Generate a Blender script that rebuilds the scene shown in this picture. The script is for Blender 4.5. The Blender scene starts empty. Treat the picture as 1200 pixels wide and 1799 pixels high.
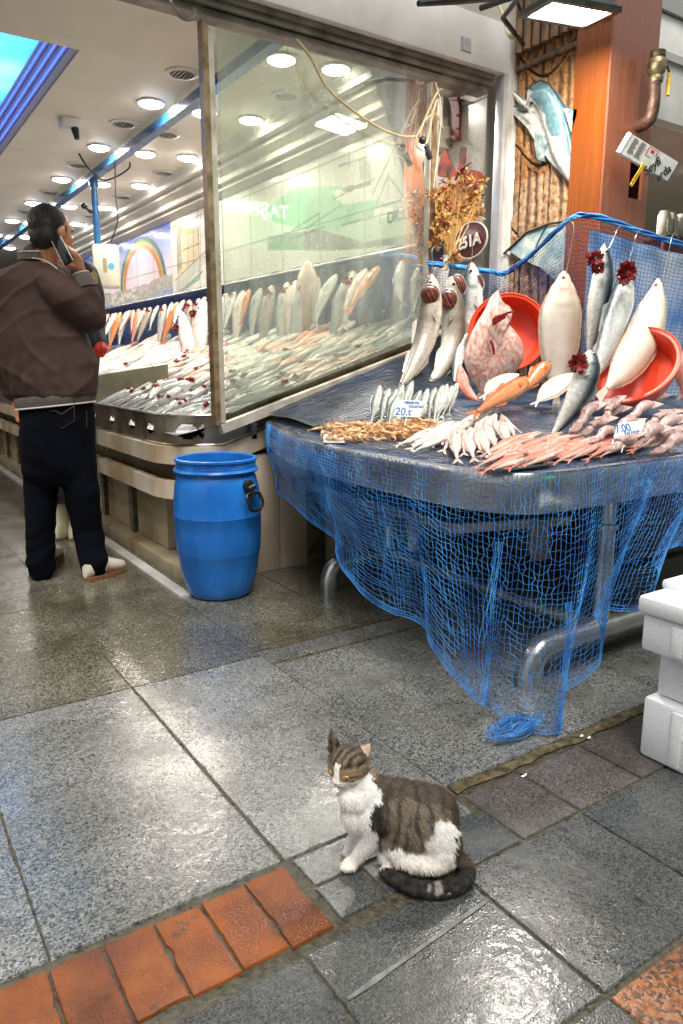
import bpy, bmesh, math, random
from mathutils import Vector, Matrix, noise
random.seed(7)
R = math.radians
sc = bpy.context.scene
COL = sc.collection
V = Vector
RU = random.uniform
# ------------------------------------------------------------------ camera geometry (photo 1200 x 1799)
FPX, PIT, YAW, CH = 1275.0, R(11.75), R(33.75), 1.08
HV = V((math.sin(YAW), math.cos(YAW), 0)); RV = V((math.cos(YAW), -math.sin(YAW), 0)); UP = V((0, 0, 1))
CAM = V((0, 0, CH))
def ray(x, y):
    u = (x-600)/FPX; v = (899.5-y)/FPX
    a = math.cos(PIT)+v*math.sin(PIT); z = -math.sin(PIT)+v*math.cos(PIT)
    return HV*a+RV*u+UP*z
def PZ(x, y, z=0.0):
    d = ray(x, y); return CAM+d*((z-CH)/d.z)
def PX(x, y, X):
    d = ray(x, y); return CAM+d*(X/d.x)
def PY(x, y, Y):
    d = ray(x, y); return CAM+d*(Y/d.y)
def PD(x, y, D):
    d = ray(x, y); return CAM+d*(D/d.dot(HV))
# ------------------------------------------------------------------ materials
def nt_new(name):
    m = bpy.data.materials.new(name); m.use_nodes = True
    nt = m.node_tree; b = nt.nodes['Principled BSDF']
    return m, nt, b
def N(nt, t, **k):
    n = nt.nodes.new(t)
    for a, v in k.items(): setattr(n, a, v)
    return n
def ramp(nt, stops):
    r = N(nt, 'ShaderNodeValToRGB'); e = r.color_ramp.elements
    while len(e) < len(stops): e.new(0.5)
    for q, (p, c) in zip(e, stops):
        q.position = p; q.color = (*c, 1) if len(c) == 3 else c
    return r
def lin(h):
    h = h.lstrip('#'); o = []
    for i in (0, 2, 4):
        c = int(h[i:i+2], 16)/255; o.append(c/12.92 if c <= .04045 else ((c+.055)/1.055)**2.4)
    return tuple(o)
MC = {}
def mat(name, c1, c2=None, scale=8, rough=.5, metal=0, bump=0, bscale=40, vcol=False, rvar=0, coat=0, emit=None, es=0, stretch=(1, 1, 1), spec=.5, sss=0, detail=5):
    if name in MC: return MC[name]
    m, nt, b = nt_new(name); L = nt.links
    tc = N(nt, 'ShaderNodeTexCoord'); mp = N(nt, 'ShaderNodeMapping'); mp.inputs['Scale'].default_value = stretch
    L.new(tc.outputs['Object'], mp.inputs['Vector'])
    no = N(nt, 'ShaderNodeTexNoise'); no.inputs['Scale'].default_value = scale; no.inputs['Detail'].default_value = detail
    L.new(mp.outputs[0], no.inputs['Vector'])
    if vcol:
        a = N(nt, 'ShaderNodeVertexColor'); a.layer_name = 'Col'
        mx = N(nt, 'ShaderNodeMix', data_type='RGBA', blend_type='MULTIPLY'); mx.inputs[0].default_value = 1
        rr = ramp(nt, [(.3, (c1 if c1 else (.75, .75, .75))), (.7, (c2 if c2 else (1.1, 1.1, 1.1)))])
        L.new(no.outputs['Fac'], rr.inputs[0]); L.new(a.outputs['Color'], mx.inputs[6]); L.new(rr.outputs[0], mx.inputs[7])
        L.new(mx.outputs[2], b.inputs['Base Color'])
    elif c2:
        rr = ramp(nt, [(.35, c1), (.65, c2)]); L.new(no.outputs['Fac'], rr.inputs[0]); L.new(rr.outputs[0], b.inputs['Base Color'])
    else: b.inputs['Base Color'].default_value = (*c1, 1)
    b.inputs['Roughness'].default_value = rough; b.inputs['Metallic'].default_value = metal
    b.inputs['Specular IOR Level'].default_value = spec
    if rvar:
        mr = N(nt, 'ShaderNodeMapRange'); mr.inputs[3].default_value = max(.02, rough-rvar); mr.inputs[4].default_value = rough+rvar
        mr.inputs[1].default_value = .3; mr.inputs[2].default_value = .7
        L.new(no.outputs['Fac'], mr.inputs[0]); L.new(mr.outputs[0], b.inputs['Roughness'])
    if bump:
        n2 = N(nt, 'ShaderNodeTexNoise'); n2.inputs['Scale'].default_value = bscale; n2.inputs['Detail'].default_value = 4
        L.new(mp.outputs[0], n2.inputs['Vector'])
        bp = N(nt, 'ShaderNodeBump'); bp.inputs['Strength'].default_value = bump; bp.inputs['Distance'].default_value = .01
        L.new(n2.outputs['Fac'], bp.inputs['Height']); L.new(bp.outputs[0], b.inputs['Normal'])
    if coat: b.inputs['Coat Weight'].default_value = coat; b.inputs['Coat Roughness'].default_value = .08
    if sss: b.inputs['Subsurface Weight'].default_value = sss; b.inputs['Subsurface Radius'].default_value = (.01, .004, .002)
    if emit: b.inputs['Emission Color'].default_value = (*emit, 1); b.inputs['Emission Strength'].default_value = es
    MC[name] = m; return m
def island_vary(m, lo, hi):
    """each stone or brick slightly lighter or darker than its neighbour"""
    nt = m.node_tree; b = nt.nodes['Principled BSDF']; src = b.inputs['Base Color'].links[0].from_socket
    g = N(nt, 'ShaderNodeNewGeometry'); r = ramp(nt, [(0, lo), (1, hi)]); nt.links.new(g.outputs['Random Per Island'], r.inputs[0])
    mx = N(nt, 'ShaderNodeMix', data_type='RGBA', blend_type='MULTIPLY'); mx.inputs[0].default_value = 1
    nt.links.new(src, mx.inputs[6]); nt.links.new(r.outputs[0], mx.inputs[7]); nt.links.new(mx.outputs[2], b.inputs['Base Color'])
def scuff(m, col, scale, stretch, lo, hi, amt=.7, detail=8):
    """scratches, drips or stains with shapes of their own"""
    nt = m.node_tree; b = nt.nodes['Principled BSDF']; inp = b.inputs['Base Color']
    tc = N(nt, 'ShaderNodeTexCoord'); mp = N(nt, 'ShaderNodeMapping'); mp.inputs['Scale'].default_value = stretch; no = N(nt, 'ShaderNodeTexNoise'); no.inputs['Scale'].default_value = scale; no.inputs['Detail'].default_value = detail; no.inputs['Roughness'].default_value = .7
    nt.links.new(tc.outputs['Object'], mp.inputs[0]); nt.links.new(mp.outputs[0], no.inputs['Vector'])
    r = ramp(nt, [(lo, (0, 0, 0)), (hi, (amt, amt, amt))]); nt.links.new(no.outputs['Fac'], r.inputs[0])
    mx = N(nt, 'ShaderNodeMix', data_type='RGBA'); nt.links.new(r.outputs[0], mx.inputs[0]); mx.inputs[7].default_value = (*col, 1)
    if inp.links: nt.links.new(inp.links[0].from_socket, mx.inputs[6])
    else: mx.inputs[6].default_value = inp.default_value[:]
    nt.links.new(mx.outputs[2], inp)
# ------------------------------------------------------------------ mesh builder
ORG = {}
class MB:
    def __init__(s): s.v = []; s.f = []; s.c = []; s.mi = []; s.cur = (1, 1, 1); s.m = 0
    def av(s, p, c=None): s.v.append(V(p)); s.c.append(c or s.cur); return len(s.v)-1
    def af(s, *i): s.f.append(tuple(i)); s.mi.append(s.m)
    def quad(s, a, b, c, d):
        i = [s.av(p) for p in (a, b, c, d)]; s.af(*i)
    def box(s, a, b, M=None, bev=0):
        x0, y0, z0 = a; x1, y1, z1 = b
        if x0 > x1: x0, x1 = x1, x0
        if y0 > y1: y0, y1 = y1, y0
        if z0 > z1: z0, z1 = z1, z0
        if bev:
            bm = bmesh.new(); r = bmesh.ops.create_cube(bm, size=1)
            for v in bm.verts: v.co = V(((x0+x1)/2+v.co.x*(x1-x0), (y0+y1)/2+v.co.y*(y1-y0), (z0+z1)/2+v.co.z*(z1-z0)))
            bmesh.ops.bevel(bm, geom=bm.edges[:], offset=bev, segments=2, affect='EDGES', profile=.5)
            s.bm(bm, M); return
        P = [(x0, y0, z0), (x1, y0, z0), (x1, y1, z0), (x0, y1, z0), (x0, y0, z1), (x1, y0, z1), (x1, y1, z1), (x0, y1, z1)]
        i = [s.av(M @ V(p) if M else p) for p in P]
        for q in ((3, 2, 1, 0), (4, 5, 6, 7), (0, 1, 5, 4), (1, 2, 6, 5), (2, 3, 7, 6), (3, 0, 4, 7)): s.af(*[i[k] for k in q])
    def bm(s, bm, M=None):
        bm.verts.index_update(); o = len(s.v)
        for v in bm.verts: s.av(M @ v.co if M else v.co.copy())
        for f in bm.faces: s.af(*[o+v.index for v in f.verts])
        bm.free()
    def loft(s, secs, n=16, cap=True, cols=None, closed=True):
        # secs: (center, axis a, axis b) ellipse sections
        rows = []
        for k, (c, a, b) in enumerate(secs):
            row = []
            for j in range(n):
                t = 2*math.pi*j/n; row.append(s.av(V(c)+V(a)*math.cos(t)+V(b)*math.sin(t), cols(k/(len(secs)-1), t) if cols else None))
            rows.append(row)
        for k in range(len(rows)-1):
            for j in range(n): s.af(rows[k][j], rows[k][(j+1) % n], rows[k+1][(j+1) % n], rows[k+1][j])
        if cap:
            s.af(*rows[0][::-1]); s.af(*rows[-1])
        return rows
    def tube(s, pts, r, n=8, cap=True, cols=None):
        pts = [V(p) for p in pts]; rs = r if isinstance(r, (list, tuple)) else [r]*len(pts)
        up = None; secs = []
        for k, p in enumerate(pts):
            t = (pts[min(k+1, len(pts)-1)]-pts[max(k-1, 0)])
            if t.length < 1e-9: t = V((0, 0, 1))
            t.normalize()
            if up is None: up = V((0, 0, 1)) if abs(t.z) < .9 else V((1, 0, 0))
            a = t.cross(up)
            if a.length < 1e-6: a = t.cross(V((0, 1, 0)))
            a.normalize(); b = a.cross(t).normalized(); up = b
            secs.append((p, a*rs[k], b*rs[k]))
        s.loft(secs, n, cap, cols)
    def lathe(s, prof, n=32, c=(0, 0, 0), M=None, cap=True):
        rows = []
        for (r, z) in prof:
            row = []
            for j in range(n):
                t = 2*math.pi*j/n; p = V((r*math.cos(t), r*math.sin(t), z))
                p = (M @ p) if M else p+V(c); row.append(s.av(p))
            rows.append(row)
        for k in range(len(rows)-1):
            for j in range(n): s.af(rows[k][j], rows[k][(j+1) % n], rows[k+1][(j+1) % n], rows[k+1][j])
        if cap: s.af(*rows[0][::-1]); s.af(*rows[-1])
    def sphere(s, c, r, nu=12, nv=8, M=None):
        r = r if isinstance(r, (tuple, list)) else (r, r, r)
        M = M or Matrix.Identity(3); c = V(c)
        secs = []
        for k in range(nv+1):
            t = math.pi*k/nv; q = max(math.sin(t), .02)
            secs.append((c+M @ V((0, 0, -math.cos(t)*r[2])), M @ V((r[0]*q, 0, 0)), M @ V((0, r[1]*q, 0))))
        s.loft(secs, nu)
    def grid(s, fn, nu, nv, col=None):
        rows = []
        for j in range(nv+1):
            rows.append([s.av(fn(i/nu, j/nv), col(i/nu, j/nv) if col else None) for i in range(nu+1)])
        for j in range(nv):
            for i in range(nu): s.af(rows[j][i], rows[j][i+1], rows[j+1][i+1], rows[j+1][i])
    def prism(s, poly, z0, z1, M=None):
        a = [s.av((M @ V((x, y, z0))) if M else (x, y, z0)) for x, y in poly]; b = [s.av((M @ V((x, y, z1))) if M else (x, y, z1)) for x, y in poly]
        n = len(poly); s.af(*a[::-1]); s.af(*b)
        for i in range(n): s.af(a[i], a[(i+1) % n], b[(i+1) % n], b[i])
    def build(s, name, m, parent=None, org=None, smooth=True, auto=True):
        if parent is not None: o0 = ORG[parent.name]
        else: o0 = V(org) if org is not None else V((0, 0, 0))
        me = bpy.data.meshes.new(name)
        me.from_pydata([tuple(v-o0) for v in s.v], [], s.f)
        ms = m if isinstance(m, (list, tuple)) else [m]
        for q in ms: me.materials.append(q)
        if len(ms) > 1: me.polygons.foreach_set('material_index', s.mi)
        if any(c != (1, 1, 1) for c in s.c[:1]+s.c[-1:]+s.c[len(s.c)//2:len(s.c)//2+1]) or s.cur != (1, 1, 1) or getattr(s, 'hascol', 0):
            ca = me.color_attributes.new('Col', 'FLOAT_COLOR', 'POINT'); fl = []
            for c in s.c: fl += [c[0], c[1], c[2], 1]
            ca.data.foreach_set('color', fl)
        me.polygons.foreach_set('use_smooth', [smooth]*len(me.polygons)); me.update(); me.validate()
        if smooth and auto:
            try: me.set_sharp_from_angle(angle=R(38))
            except Exception: pass
        o = bpy.data.objects.new(name, me); COL.objects.link(o)
        if parent is not None: o.parent = parent
        else: o.location = o0
        ORG[o.name] = o0; return o
def tag(o, label=None, cat=None, group=None, kind=None):
    if label: o['label'] = label
    if cat: o['category'] = cat
    if group: o['group'] = group
    if kind: o['kind'] = kind
    return o
def thing(name, loc, label, cat, group=None):
    o = bpy.data.objects.new(name, None); COL.objects.link(o); o.location = V(loc); o.empty_display_size = .05
    ORG[o.name] = V(loc); return tag(o, label, cat, group)
def ctree(o, parent=None):
    c = o.copy(); COL.objects.link(c); c.parent = parent
    for ch in list(o.children): ctree(ch, c)
    return c
def catmull(pts, n):
    pts = [V(p) for p in pts]; out = []; m = len(pts)-1
    for i in range(n+1):
        t = i/n*m; k = min(int(t), m-1); f = t-k
        p0, p1, p2, p3 = pts[max(k-1, 0)], pts[k], pts[k+1], pts[min(k+2, m)]
        out.append(.5*((2*p1)+(p2-p0)*f+(2*p0-5*p1+4*p2-p3)*f*f+(3*p1-p0-3*p2+p3)*f**3))
    return out
def interp(xs, t):
    n = len(xs)-1; t = max(0, min(1, t))*n; k = min(int(t), n-1); f = t-k; f = f*f*(3-2*f)*.5+f*.5
    a, b = xs[k], xs[k+1]
    return a*(1-f)+b*f
def mixc(a, b, t):
    t = max(0, min(1, t)); return tuple(a[i]*(1-t)+b[i]*t for i in range(3))
def inpoly(x, y, P):
    r = False; j = len(P)-1
    for i in range(len(P)):
        xi, yi = P[i]; xj, yj = P[j]
        if (yi > y) != (yj > y) and x < (xj-xi)*(y-yi)/(yj-yi)+xi: r = not r
        j = i
    return r
def fill_shape(mb, poly3, thick):
    """flat outline with thickness: poly3 list of 3d points, thick vector"""
    a = [mb.av(p) for p in poly3]; b = [mb.av(V(p)+thick) for p in poly3]; n = len(a)
    mb.af(*a[::-1]); mb.af(*b)
    for i in range(n): mb.af(a[i], a[(i+1) % n], b[(i+1) % n], b[i])
def text_obj(name, body, M, size, m, parent=None, ext=.001, org=None, shear=0, sx=1, off=0, align='LEFT'):
    cu = bpy.data.curves.new(name, 'FONT'); cu.body = body; cu.size = size; cu.extrude = ext; cu.shear = shear; cu.offset = off; cu.align_x = align
    t = bpy.data.objects.new(name, cu); COL.objects.link(t)
    dg = bpy.context.evaluated_depsgraph_get(); me = bpy.data.meshes.new_from_object(t.evaluated_get(dg))
    COL.objects.unlink(t); bpy.data.objects.remove(t)
    o0 = ORG[parent.name] if parent is not None else V(org or (0, 0, 0))
    S = Matrix.Diagonal((sx, 1, 1, 1))
    me.transform(Matrix.Translation(-o0) @ M @ S); me.materials.clear(); me.materials.append(m)
    o = bpy.data.objects.new(name, me); COL.objects.link(o)
    if parent is not None: o.parent = parent
    else: o.location = o0
    ORG[o.name] = o0; return o
def frame(o, x, y, z=None):
    x = V(x).normalized(); y = V(y); y = (y-x*y.dot(x)).normalized(); z = x.cross(y)
    return Matrix(((x.x, y.x, z.x, o[0]), (x.y, y.y, z.y, o[1]), (x.z, y.z, z.z, o[2]), (0, 0, 0, 1)))
def blobs(name, mb, m, voxel, smooth=4, parent=None, org=None, disp=None, colfn=None, iters=.5):
    """union of overlapping closed shapes, fused to one continuous skin"""
    me = bpy.data.meshes.new('tmp'); me.from_pydata([tuple(v) for v in mb.v], [], mb.f)
    t = bpy.data.objects.new('tmp', me); COL.objects.link(t)
    rm = t.modifiers.new('r', 'REMESH'); rm.mode = 'VOXEL'; rm.voxel_size = voxel; rm.use_smooth_shade = True
    if smooth:
        sm = t.modifiers.new('s', 'SMOOTH'); sm.iterations = smooth; sm.factor = iters
    dg = bpy.context.evaluated_depsgraph_get(); nm = bpy.data.meshes.new_from_object(t.evaluated_get(dg))
    COL.objects.unlink(t); bpy.data.objects.remove(t)
    if disp:
        nr = [v.normal.copy() for v in nm.vertices]
        for v, q in zip(nm.vertices, nr): v.co += q*disp(v.co, q)
    if colfn:
        ca = nm.color_attributes.new('Col', 'FLOAT_COLOR', 'POINT')
        nr = [v.normal.copy() for v in nm.vertices]
        for v, q in zip(nm.vertices, nr): ca.data[v.index].color = (*colfn(v.co, q), 1)
    o0 = ORG[parent.name] if parent is not None else V(org or (0, 0, 0))
    nm.transform(Matrix.Translation(-o0)); nm.name = name
    nm.materials.clear(); nm.materials.append(m)
    for p in nm.polygons: p.use_smooth = True
    o = bpy.data.objects.new(name, nm); COL.objects.link(o)
    if parent is not None: o.parent = parent
    else: o.location = o0
    ORG[o.name] = o0; return o
def fbm(p, s): return noise.fractal(V(p)*s, 1, 2, 3)
def n1(p, s): return noise.noise(V(p)*s)
# ------------------------------------------------------------------ camera, world, light
cd = bpy.data.cameras.new('camera'); cam = bpy.data.objects.new('camera', cd); COL.objects.link(cam); sc.camera = cam
cam.location = CAM; cam.rotation_euler = (R(90)-PIT, 0, -YAW); cd.sensor_fit = 'HORIZONTAL'; cd.sensor_width = 36; cd.lens = 36*FPX/1200; cd.clip_end = 500; cd.clip_start = .02
w = bpy.data.worlds.new('World'); sc.world = w; w.use_nodes = True
wn = w.node_tree; bg = wn.nodes['Background']
sky = wn.nodes.new('ShaderNodeTexSky'); sky.sky_type = 'NISHITA'; sky.sun_disc = False; sky.sun_elevation = R(64); sky.sun_rotation = R(205); sky.air_density = 1.6; sky.dust_density = 4
hs_ = wn.nodes.new('ShaderNodeHueSaturation'); hs_.inputs['Saturation'].default_value = .12
wn.links.new(sky.outputs[0], hs_.inputs['Color']); wn.links.new(hs_.outputs[0], bg.inputs['Color']); bg.inputs['Strength'].default_value = .1
sl = bpy.data.lights.new('sun', 'SUN'); so = bpy.data.objects.new('sun', sl); COL.objects.link(so)
sl.energy = 1.5; sl.angle = R(25); sl.color = (1, .96, .9)
sd = V((math.sin(R(205))*math.cos(R(64)), math.cos(R(205))*math.cos(R(64)), math.sin(R(64))))   # towards the sun
so.rotation_euler = (sd).to_track_quat('Z', 'Y').to_euler(); so.location = sd*20
sc.view_settings.view_transform = 'Standard'; sc.view_settings.look = 'None'; sc.view_settings.exposure = EXPO = .8
# ================================================================== SETTING
# --- granite
def granite(name, stops, rough=(.09, .34), gs=250, wet=.5, tint=None):
    m, nt, b = nt_new(name); L = nt.links
    tc = N(nt, 'ShaderNodeTexCoord')
    vo = N(nt, 'ShaderNodeTexVoronoi'); vo.inputs['Scale'].default_value = gs; vo.inputs['Randomness'].default_value = 1
    wr = N(nt, 'ShaderNodeTexNoise'); wr.inputs['Scale'].default_value = 90; wr.inputs['Detail'].default_value = 3
    L.new(tc.outputs['Object'], wr.inputs['Vector'])
    vm = N(nt, 'ShaderNodeVectorMath', operation='MULTIPLY_ADD'); vm.inputs[1].default_value = (.014, .014, .014)
    L.new(wr.outputs['Color'], vm.inputs[0]); L.new(tc.outputs['Object'], vm.inputs[2]); L.new(vm.outputs[0], vo.inputs['Vector'])
    sp = N(nt, 'ShaderNodeSeparateColor'); L.new(vo.outputs['Color'], sp.inputs[0])
    rr = ramp(nt, stops); L.new(sp.outputs[0], rr.inputs[0])
    big = N(nt, 'ShaderNodeTexNoise'); big.inputs['Scale'].default_value = 2.3; big.inputs['Detail'].default_value = 6; big.inputs['Roughness'].default_value = .65
    L.new(tc.outputs['Object'], big.inputs['Vector'])
    r2 = ramp(nt, [(.3, tint or (.55, .54, .5)), (.68, (1.08, 1.08, 1.08))]); L.new(big.outputs['Fac'], r2.inputs[0])
    mx = N(nt, 'ShaderNodeMix', data_type='RGBA', blend_type='MULTIPLY'); mx.inputs[0].default_value = 1
    L.new(rr.outputs[0], mx.inputs[6]); L.new(r2.outputs[0], mx.inputs[7]); L.new(mx.outputs[2], b.inputs['Base Color'])
    bg2 = N(nt, 'ShaderNodeTexNoise'); bg2.inputs['Scale'].default_value = 5; bg2.inputs['Detail'].default_value = 5
    L.new(tc.outputs['Object'], bg2.inputs['Vector'])
    mr = N(nt, 'ShaderNodeMapRange'); mr.inputs[1].default_value = .35; mr.inputs[2].default_value = .65; mr.inputs[3].default_value = rough[0]; mr.inputs[4].default_value = rough[1]
    L.new(bg2.outputs['Fac'], mr.inputs[0]); L.new(mr.outputs[0], b.inputs['Roughness'])
    rp = N(nt, 'ShaderNodeTexNoise'); rp.inputs['Scale'].default_value = 14; rp.inputs['Detail'].default_value = 2; L.new(tc.outputs['Object'], rp.inputs['Vector'])
    fi = N(nt, 'ShaderNodeTexNoise'); fi.inputs['Scale'].default_value = 230; fi.inputs['Detail'].default_value = 2; L.new(tc.outputs['Object'], fi.inputs['Vector'])
    b1 = N(nt, 'ShaderNodeBump'); b1.inputs['Strength'].default_value = .35; b1.inputs['Distance'].default_value = .006; L.new(rp.outputs['Fac'], b1.inputs['Height'])
    b2 = N(nt, 'ShaderNodeBump'); b2.inputs['Strength'].default_value = wet; b2.inputs['Distance'].default_value = .0014; L.new(fi.outputs['Fac'], b2.inputs['Height'])
    L.new(b1.outputs[0], b2.inputs['Normal']); L.new(b2.outputs[0], b.inputs['Normal'])
    b.inputs['Specular IOR Level'].default_value = .5
    pu = N(nt, 'ShaderNodeTexNoise'); pu.inputs['Scale'].default_value = 3.1; pu.inputs['Detail'].default_value = 7; pu.inputs['Roughness'].default_value = .62; L.new(tc.outputs['Object'], pu.inputs['Vector'])
    pr2 = ramp(nt, [(.40, (.02, .02, .02)), (.62, (.85, .85, .85))]); L.new(pu.outputs['Fac'], pr2.inputs[0]); L.new(pr2.outputs[0], b.inputs['Coat Weight'])
    b.inputs['Coat Roughness'].default_value = .03
    rip = N(nt, 'ShaderNodeTexNoise'); rip.inputs['Scale'].default_value = 26; rip.inputs['Detail'].default_value = 3; L.new(tc.outputs['Object'], rip.inputs['Vector'])
    b3 = N(nt, 'ShaderNodeBump'); b3.inputs['Strength'].default_value = .55; b3.inputs['Distance'].default_value = .004; L.new(rip.outputs['Fac'], b3.inputs['Height'])
    b4 = N(nt, 'ShaderNodeBump'); b4.inputs['Strength'].default_value = .3; b4.inputs['Distance'].default_value = .0008; L.new(fi.outputs['Fac'], b4.inputs['Height']); L.new(b3.outputs[0], b4.inputs['Normal'])
    L.new(b4.outputs[0], b.inputs['Coat Normal'])
    return m
G_light = granite('light_granite', [(0, (.035, .037, .038)), (.2, (.085, .088, .088)), (.45, (.175, .18, .176)), (.8, (.25, .255, .246)), (1, (.36, .365, .352))], (.12, .38))
G_mid = granite('brown_wet_granite', [(0, (.032, .031, .024)), (.3, (.08, .077, .060)), (.6, (.155, .15, .12)), (1, (.27, .265, .22))], (.05, .22), tint=(.5, .46, .36))
G_dark = granite('dark_granite', [(0, (.024, .026, .026)), (.3, (.062, .066, .066)), (.6, (.098, .102, .101)), (1, (.16, .164, .162))], (.08, .34), gs=330, tint=(.62, .63, .62))
G_warm = granite('brown_granite', [(0, (.03, .027, .024)), (.3, (.075, .067, .06)), (.6, (.11, .098, .09)), (1, (.18, .165, .15))], (.2, .5), gs=330, tint=(.6, .58, .55))
G_red = granite('red_granite', [(0, (.04, .035, .03)), (.35, (.16, .065, .03)), (.65, (.32, .11, .03)), (1, (.30, .17, .11))], (.12, .4), gs=150)
M_mortar = mat('mortar', (.035, .032, .022), (.09, .08, .05), 60, .35, bump=.6, bscale=120, rvar=.15)
M_brick = mat('orange_brick', (.12, .033, .006), (.31, .092, .012), 6, .16, bump=.35, bscale=160, rvar=.12, detail=9)
M_kerb = mat('mud_mortar', (.045, .035, .018), (.16, .125, .065), 30, .18, bump=.5, bscale=80, rvar=.12)
for g_ in (G_light, G_mid, G_warm): island_vary(g_, (.80, .80, .80), (1.12, 1.11, 1.08))
island_vary(G_dark, (.66, .67, .68), (1.02, 1.0, .97))
island_vary(M_brick, (.72, .62, .6), (1.2, 1.1, 1.0))
scuff(M_brick, (.03, .022, .015), 9, (1, 1, 1), .56, .66, .8)
scuff(M_brick, (.30, .24, .18), 26, (1, 1, 1), .66, .72, .5)
for g_ in (G_light, G_dark, G_warm, G_mid): scuff(g_, (.035, .032, .026), 2.4, (1, 1, 1), .60, .74, .6)
scuff(G_dark, (.02, .02, .02), 17, (1, 1, 1), .68, .71, .7, 1)
mb = MB(); mb.quad((-90, -60, -.0045), (120, -60, -.0045), (120, 120, -.0045), (-90, 120, -.0045))
mb.build('ground', M_mortar, smooth=False); bpy.data.objects['ground']['kind'] = 'structure'
def slab(mb, x0, y0, x1, y1, g=.0035, z=0.0, j=.002):
    g = g*.55+RU(-.0003, .0006)
    bm = bmesh.new(); bmesh.ops.create_cube(bm, size=1)
    dz = RU(-.0006, .0006)
    for v in bm.verts:
        v.co = V(((x0+x1)/2+v.co.x*(x1-x0-2*g), (y0+y1)/2+v.co.y*(y1-y0-2*g), z-.01+v.co.z*.02+dz*(v.co.x*2)))
    ed = [e for e in bm.edges if e.verts[0].co.z > z-.006 and e.verts[1].co.z > z-.006]
    bmesh.ops.bevel(bm, geom=ed, offset=.0018, segments=2, affect='EDGES')
    mb.bm(bm)
def ragged(mb, x0, y0, x1, y1, amp=.005, z=.0, step=.012):
    """slab with chipped outline"""
    pts = []
    def side(a, b):
        n = max(2, int((V(b)-V(a)).length/step))
        for i in range(n): pts.append(V(a).lerp(V(b), i/n))
    side((x0, y0), (x1, y0)); side((x1, y0), (x1, y1)); side((x1, y1), (x0, y1)); side((x0, y1), (x0, y0))
    c = V(((x0+x1)/2, (y0+y1)/2)); sd_ = RU(0, 99); out = []
    for p in pts:
        d = (c-p).normalized(); q = noise.noise(V((p.x*18, p.y*18, sd_)))
        out.append(p+d*(amp*.4*(1+noise.noise(V((p.x*90, p.y*90, sd_))))+amp*3.2*max(0, q-.22)))
    top = [mb.av((p.x, p.y, z)) for p in out]; rim = [mb.av(((p-c)*1.0+c+(p-c).normalized()*.002).to_3d()+V((0, 0, z-.004))) for p in out]
    n = len(out); mb.af(*top)
    for i in range(n): mb.af(rim[i], rim[(i+1) % n], top[(i+1) % n], top[i])
    b2 = [mb.av((mb.v[k].x, mb.v[k].y, z-.011)) for k in rim]
    for i in range(n): mb.af(b2[i], b2[(i+1) % n], rim[(i+1) % n], rim[i])
pl, pm, pd, pw, pr = MB(), MB(), MB(), MB(), MB()
YR = [1.245, 2.288, 3.32, 4.35, 5.4, 6.45, 7.5, 8.6, 9.7, 10.8, 12, 13.2]
xs = [-7+.49*i for i in range(0, 60)]
off = .677-round((.677+7)/.49)*.49+7
xs = [x+off for x in xs]
for r in range(len(YR)-1):
    for i in range(len(xs)-1):
        a, b = xs[i], xs[i+1]
        if b < -3.5 or a > 9: continue
        y0, y1 = YR[r], YR[r+1]
        if a > 1.1 and a < 9 and r == 0:
            ragged(pl, a+.002, y0+(.02 if a > 1.1 else 0), b-.002, 2.19, .002); 
            if a < 1.9: ragged(pl, a+.001, 2.205, b-.001, 2.325, .001)
            ragged(pm, a+.002, 2.34 if a < 1.9 else 2.2, b-.002, y1+.08, .001)
            continue
        if a > 1.1 and r == 1: y0 += .085
        (slab if r else (lambda m_, A, B, C, D: ragged(m_, A+(.005 if abs(A-.677) < .01 else .002), B+.002, C-(.005 if abs(C-.677) < .01 else .002), D-.002, .0035)))(pl if r == 0 else pm, a, y0, b, y1)
xs0 = [xs[i] for i in range(len(xs)) if xs[i] < .2]
# brick course, then the grey paving of the street
br = MB()
bx = [-1.45+.1*i for i in range(22)]
x = .672
while x > -2.6:
    ragged(br, x-.098, 1.025+RU(-.004, .004), x-.004, 1.228+RU(-.006, .002), .0055, z=.001); x -= .0985
br_o = br.build('brick_course', M_brick, smooth=False); tag(br_o, kind='structure')
ragged(pl, .695, 1.142, .905, 1.236, .003); ragged(pl, .915, 1.142, 1.15, 1.236, .002)
for a, b in ((.69, .80), (.808, .975)): slab(pd, a, 1.03, b, 1.135)
slab(pd, .983, 1.0, 1.17, 1.135); slab(pw, 1.175, 1.0, 1.37, 1.205); slab(pw, 1.375, 1.0, 1.62, 1.205); slab(pw, 1.625, 1.0, 1.95, 1.205)
for i in range(12): slab(pw, 1.955+.3*i, 1.0, 2.25+.3*i, 1.205)
for k in range(-3, 8):
    xa = .975+k*.393
    slab(pd, xa, .633, xa+.39, .995)
    if k != -1: pass
for k in range(-8, 14):
    for (y0, y1) in ((.255, .625), (-.12, .25), (-.5, -.125), (-.9, -.505), (-1.3, -.905), (-1.7, -1.305), (-2.1, -1.705), (-2.5, -2.105)):
        xa = .975+k*.393
        slab(pr if (y0 > .2 and xa > .9) else pd, xa, y0, xa+.39, y1)
for nm_, m_, mt_ in (('pavement', pl, G_light), ('arcade_floor', pm, G_mid), ('street_paving', pd, G_dark), ('threshold_paving', pw, G_warm), ('red_paving', pr, G_red)):
    tag(m_.build(nm_, mt_, smooth=False), kind='structure')
mb = MB()
def muddy(mb, pts, wd, z):
    L_ = [mb.av((p.x, p.y-wd*(1+.7*n1(p, 16)), z)) for p in pts]; R_ = [mb.av((p.x, p.y+wd*(1+.7*n1(p+V((5, 5, 0)), 16)), z)) for p in pts]
    for i in range(len(pts)-1): mb.af(L_[i], L_[i+1], R_[i+1], R_[i])
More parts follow.
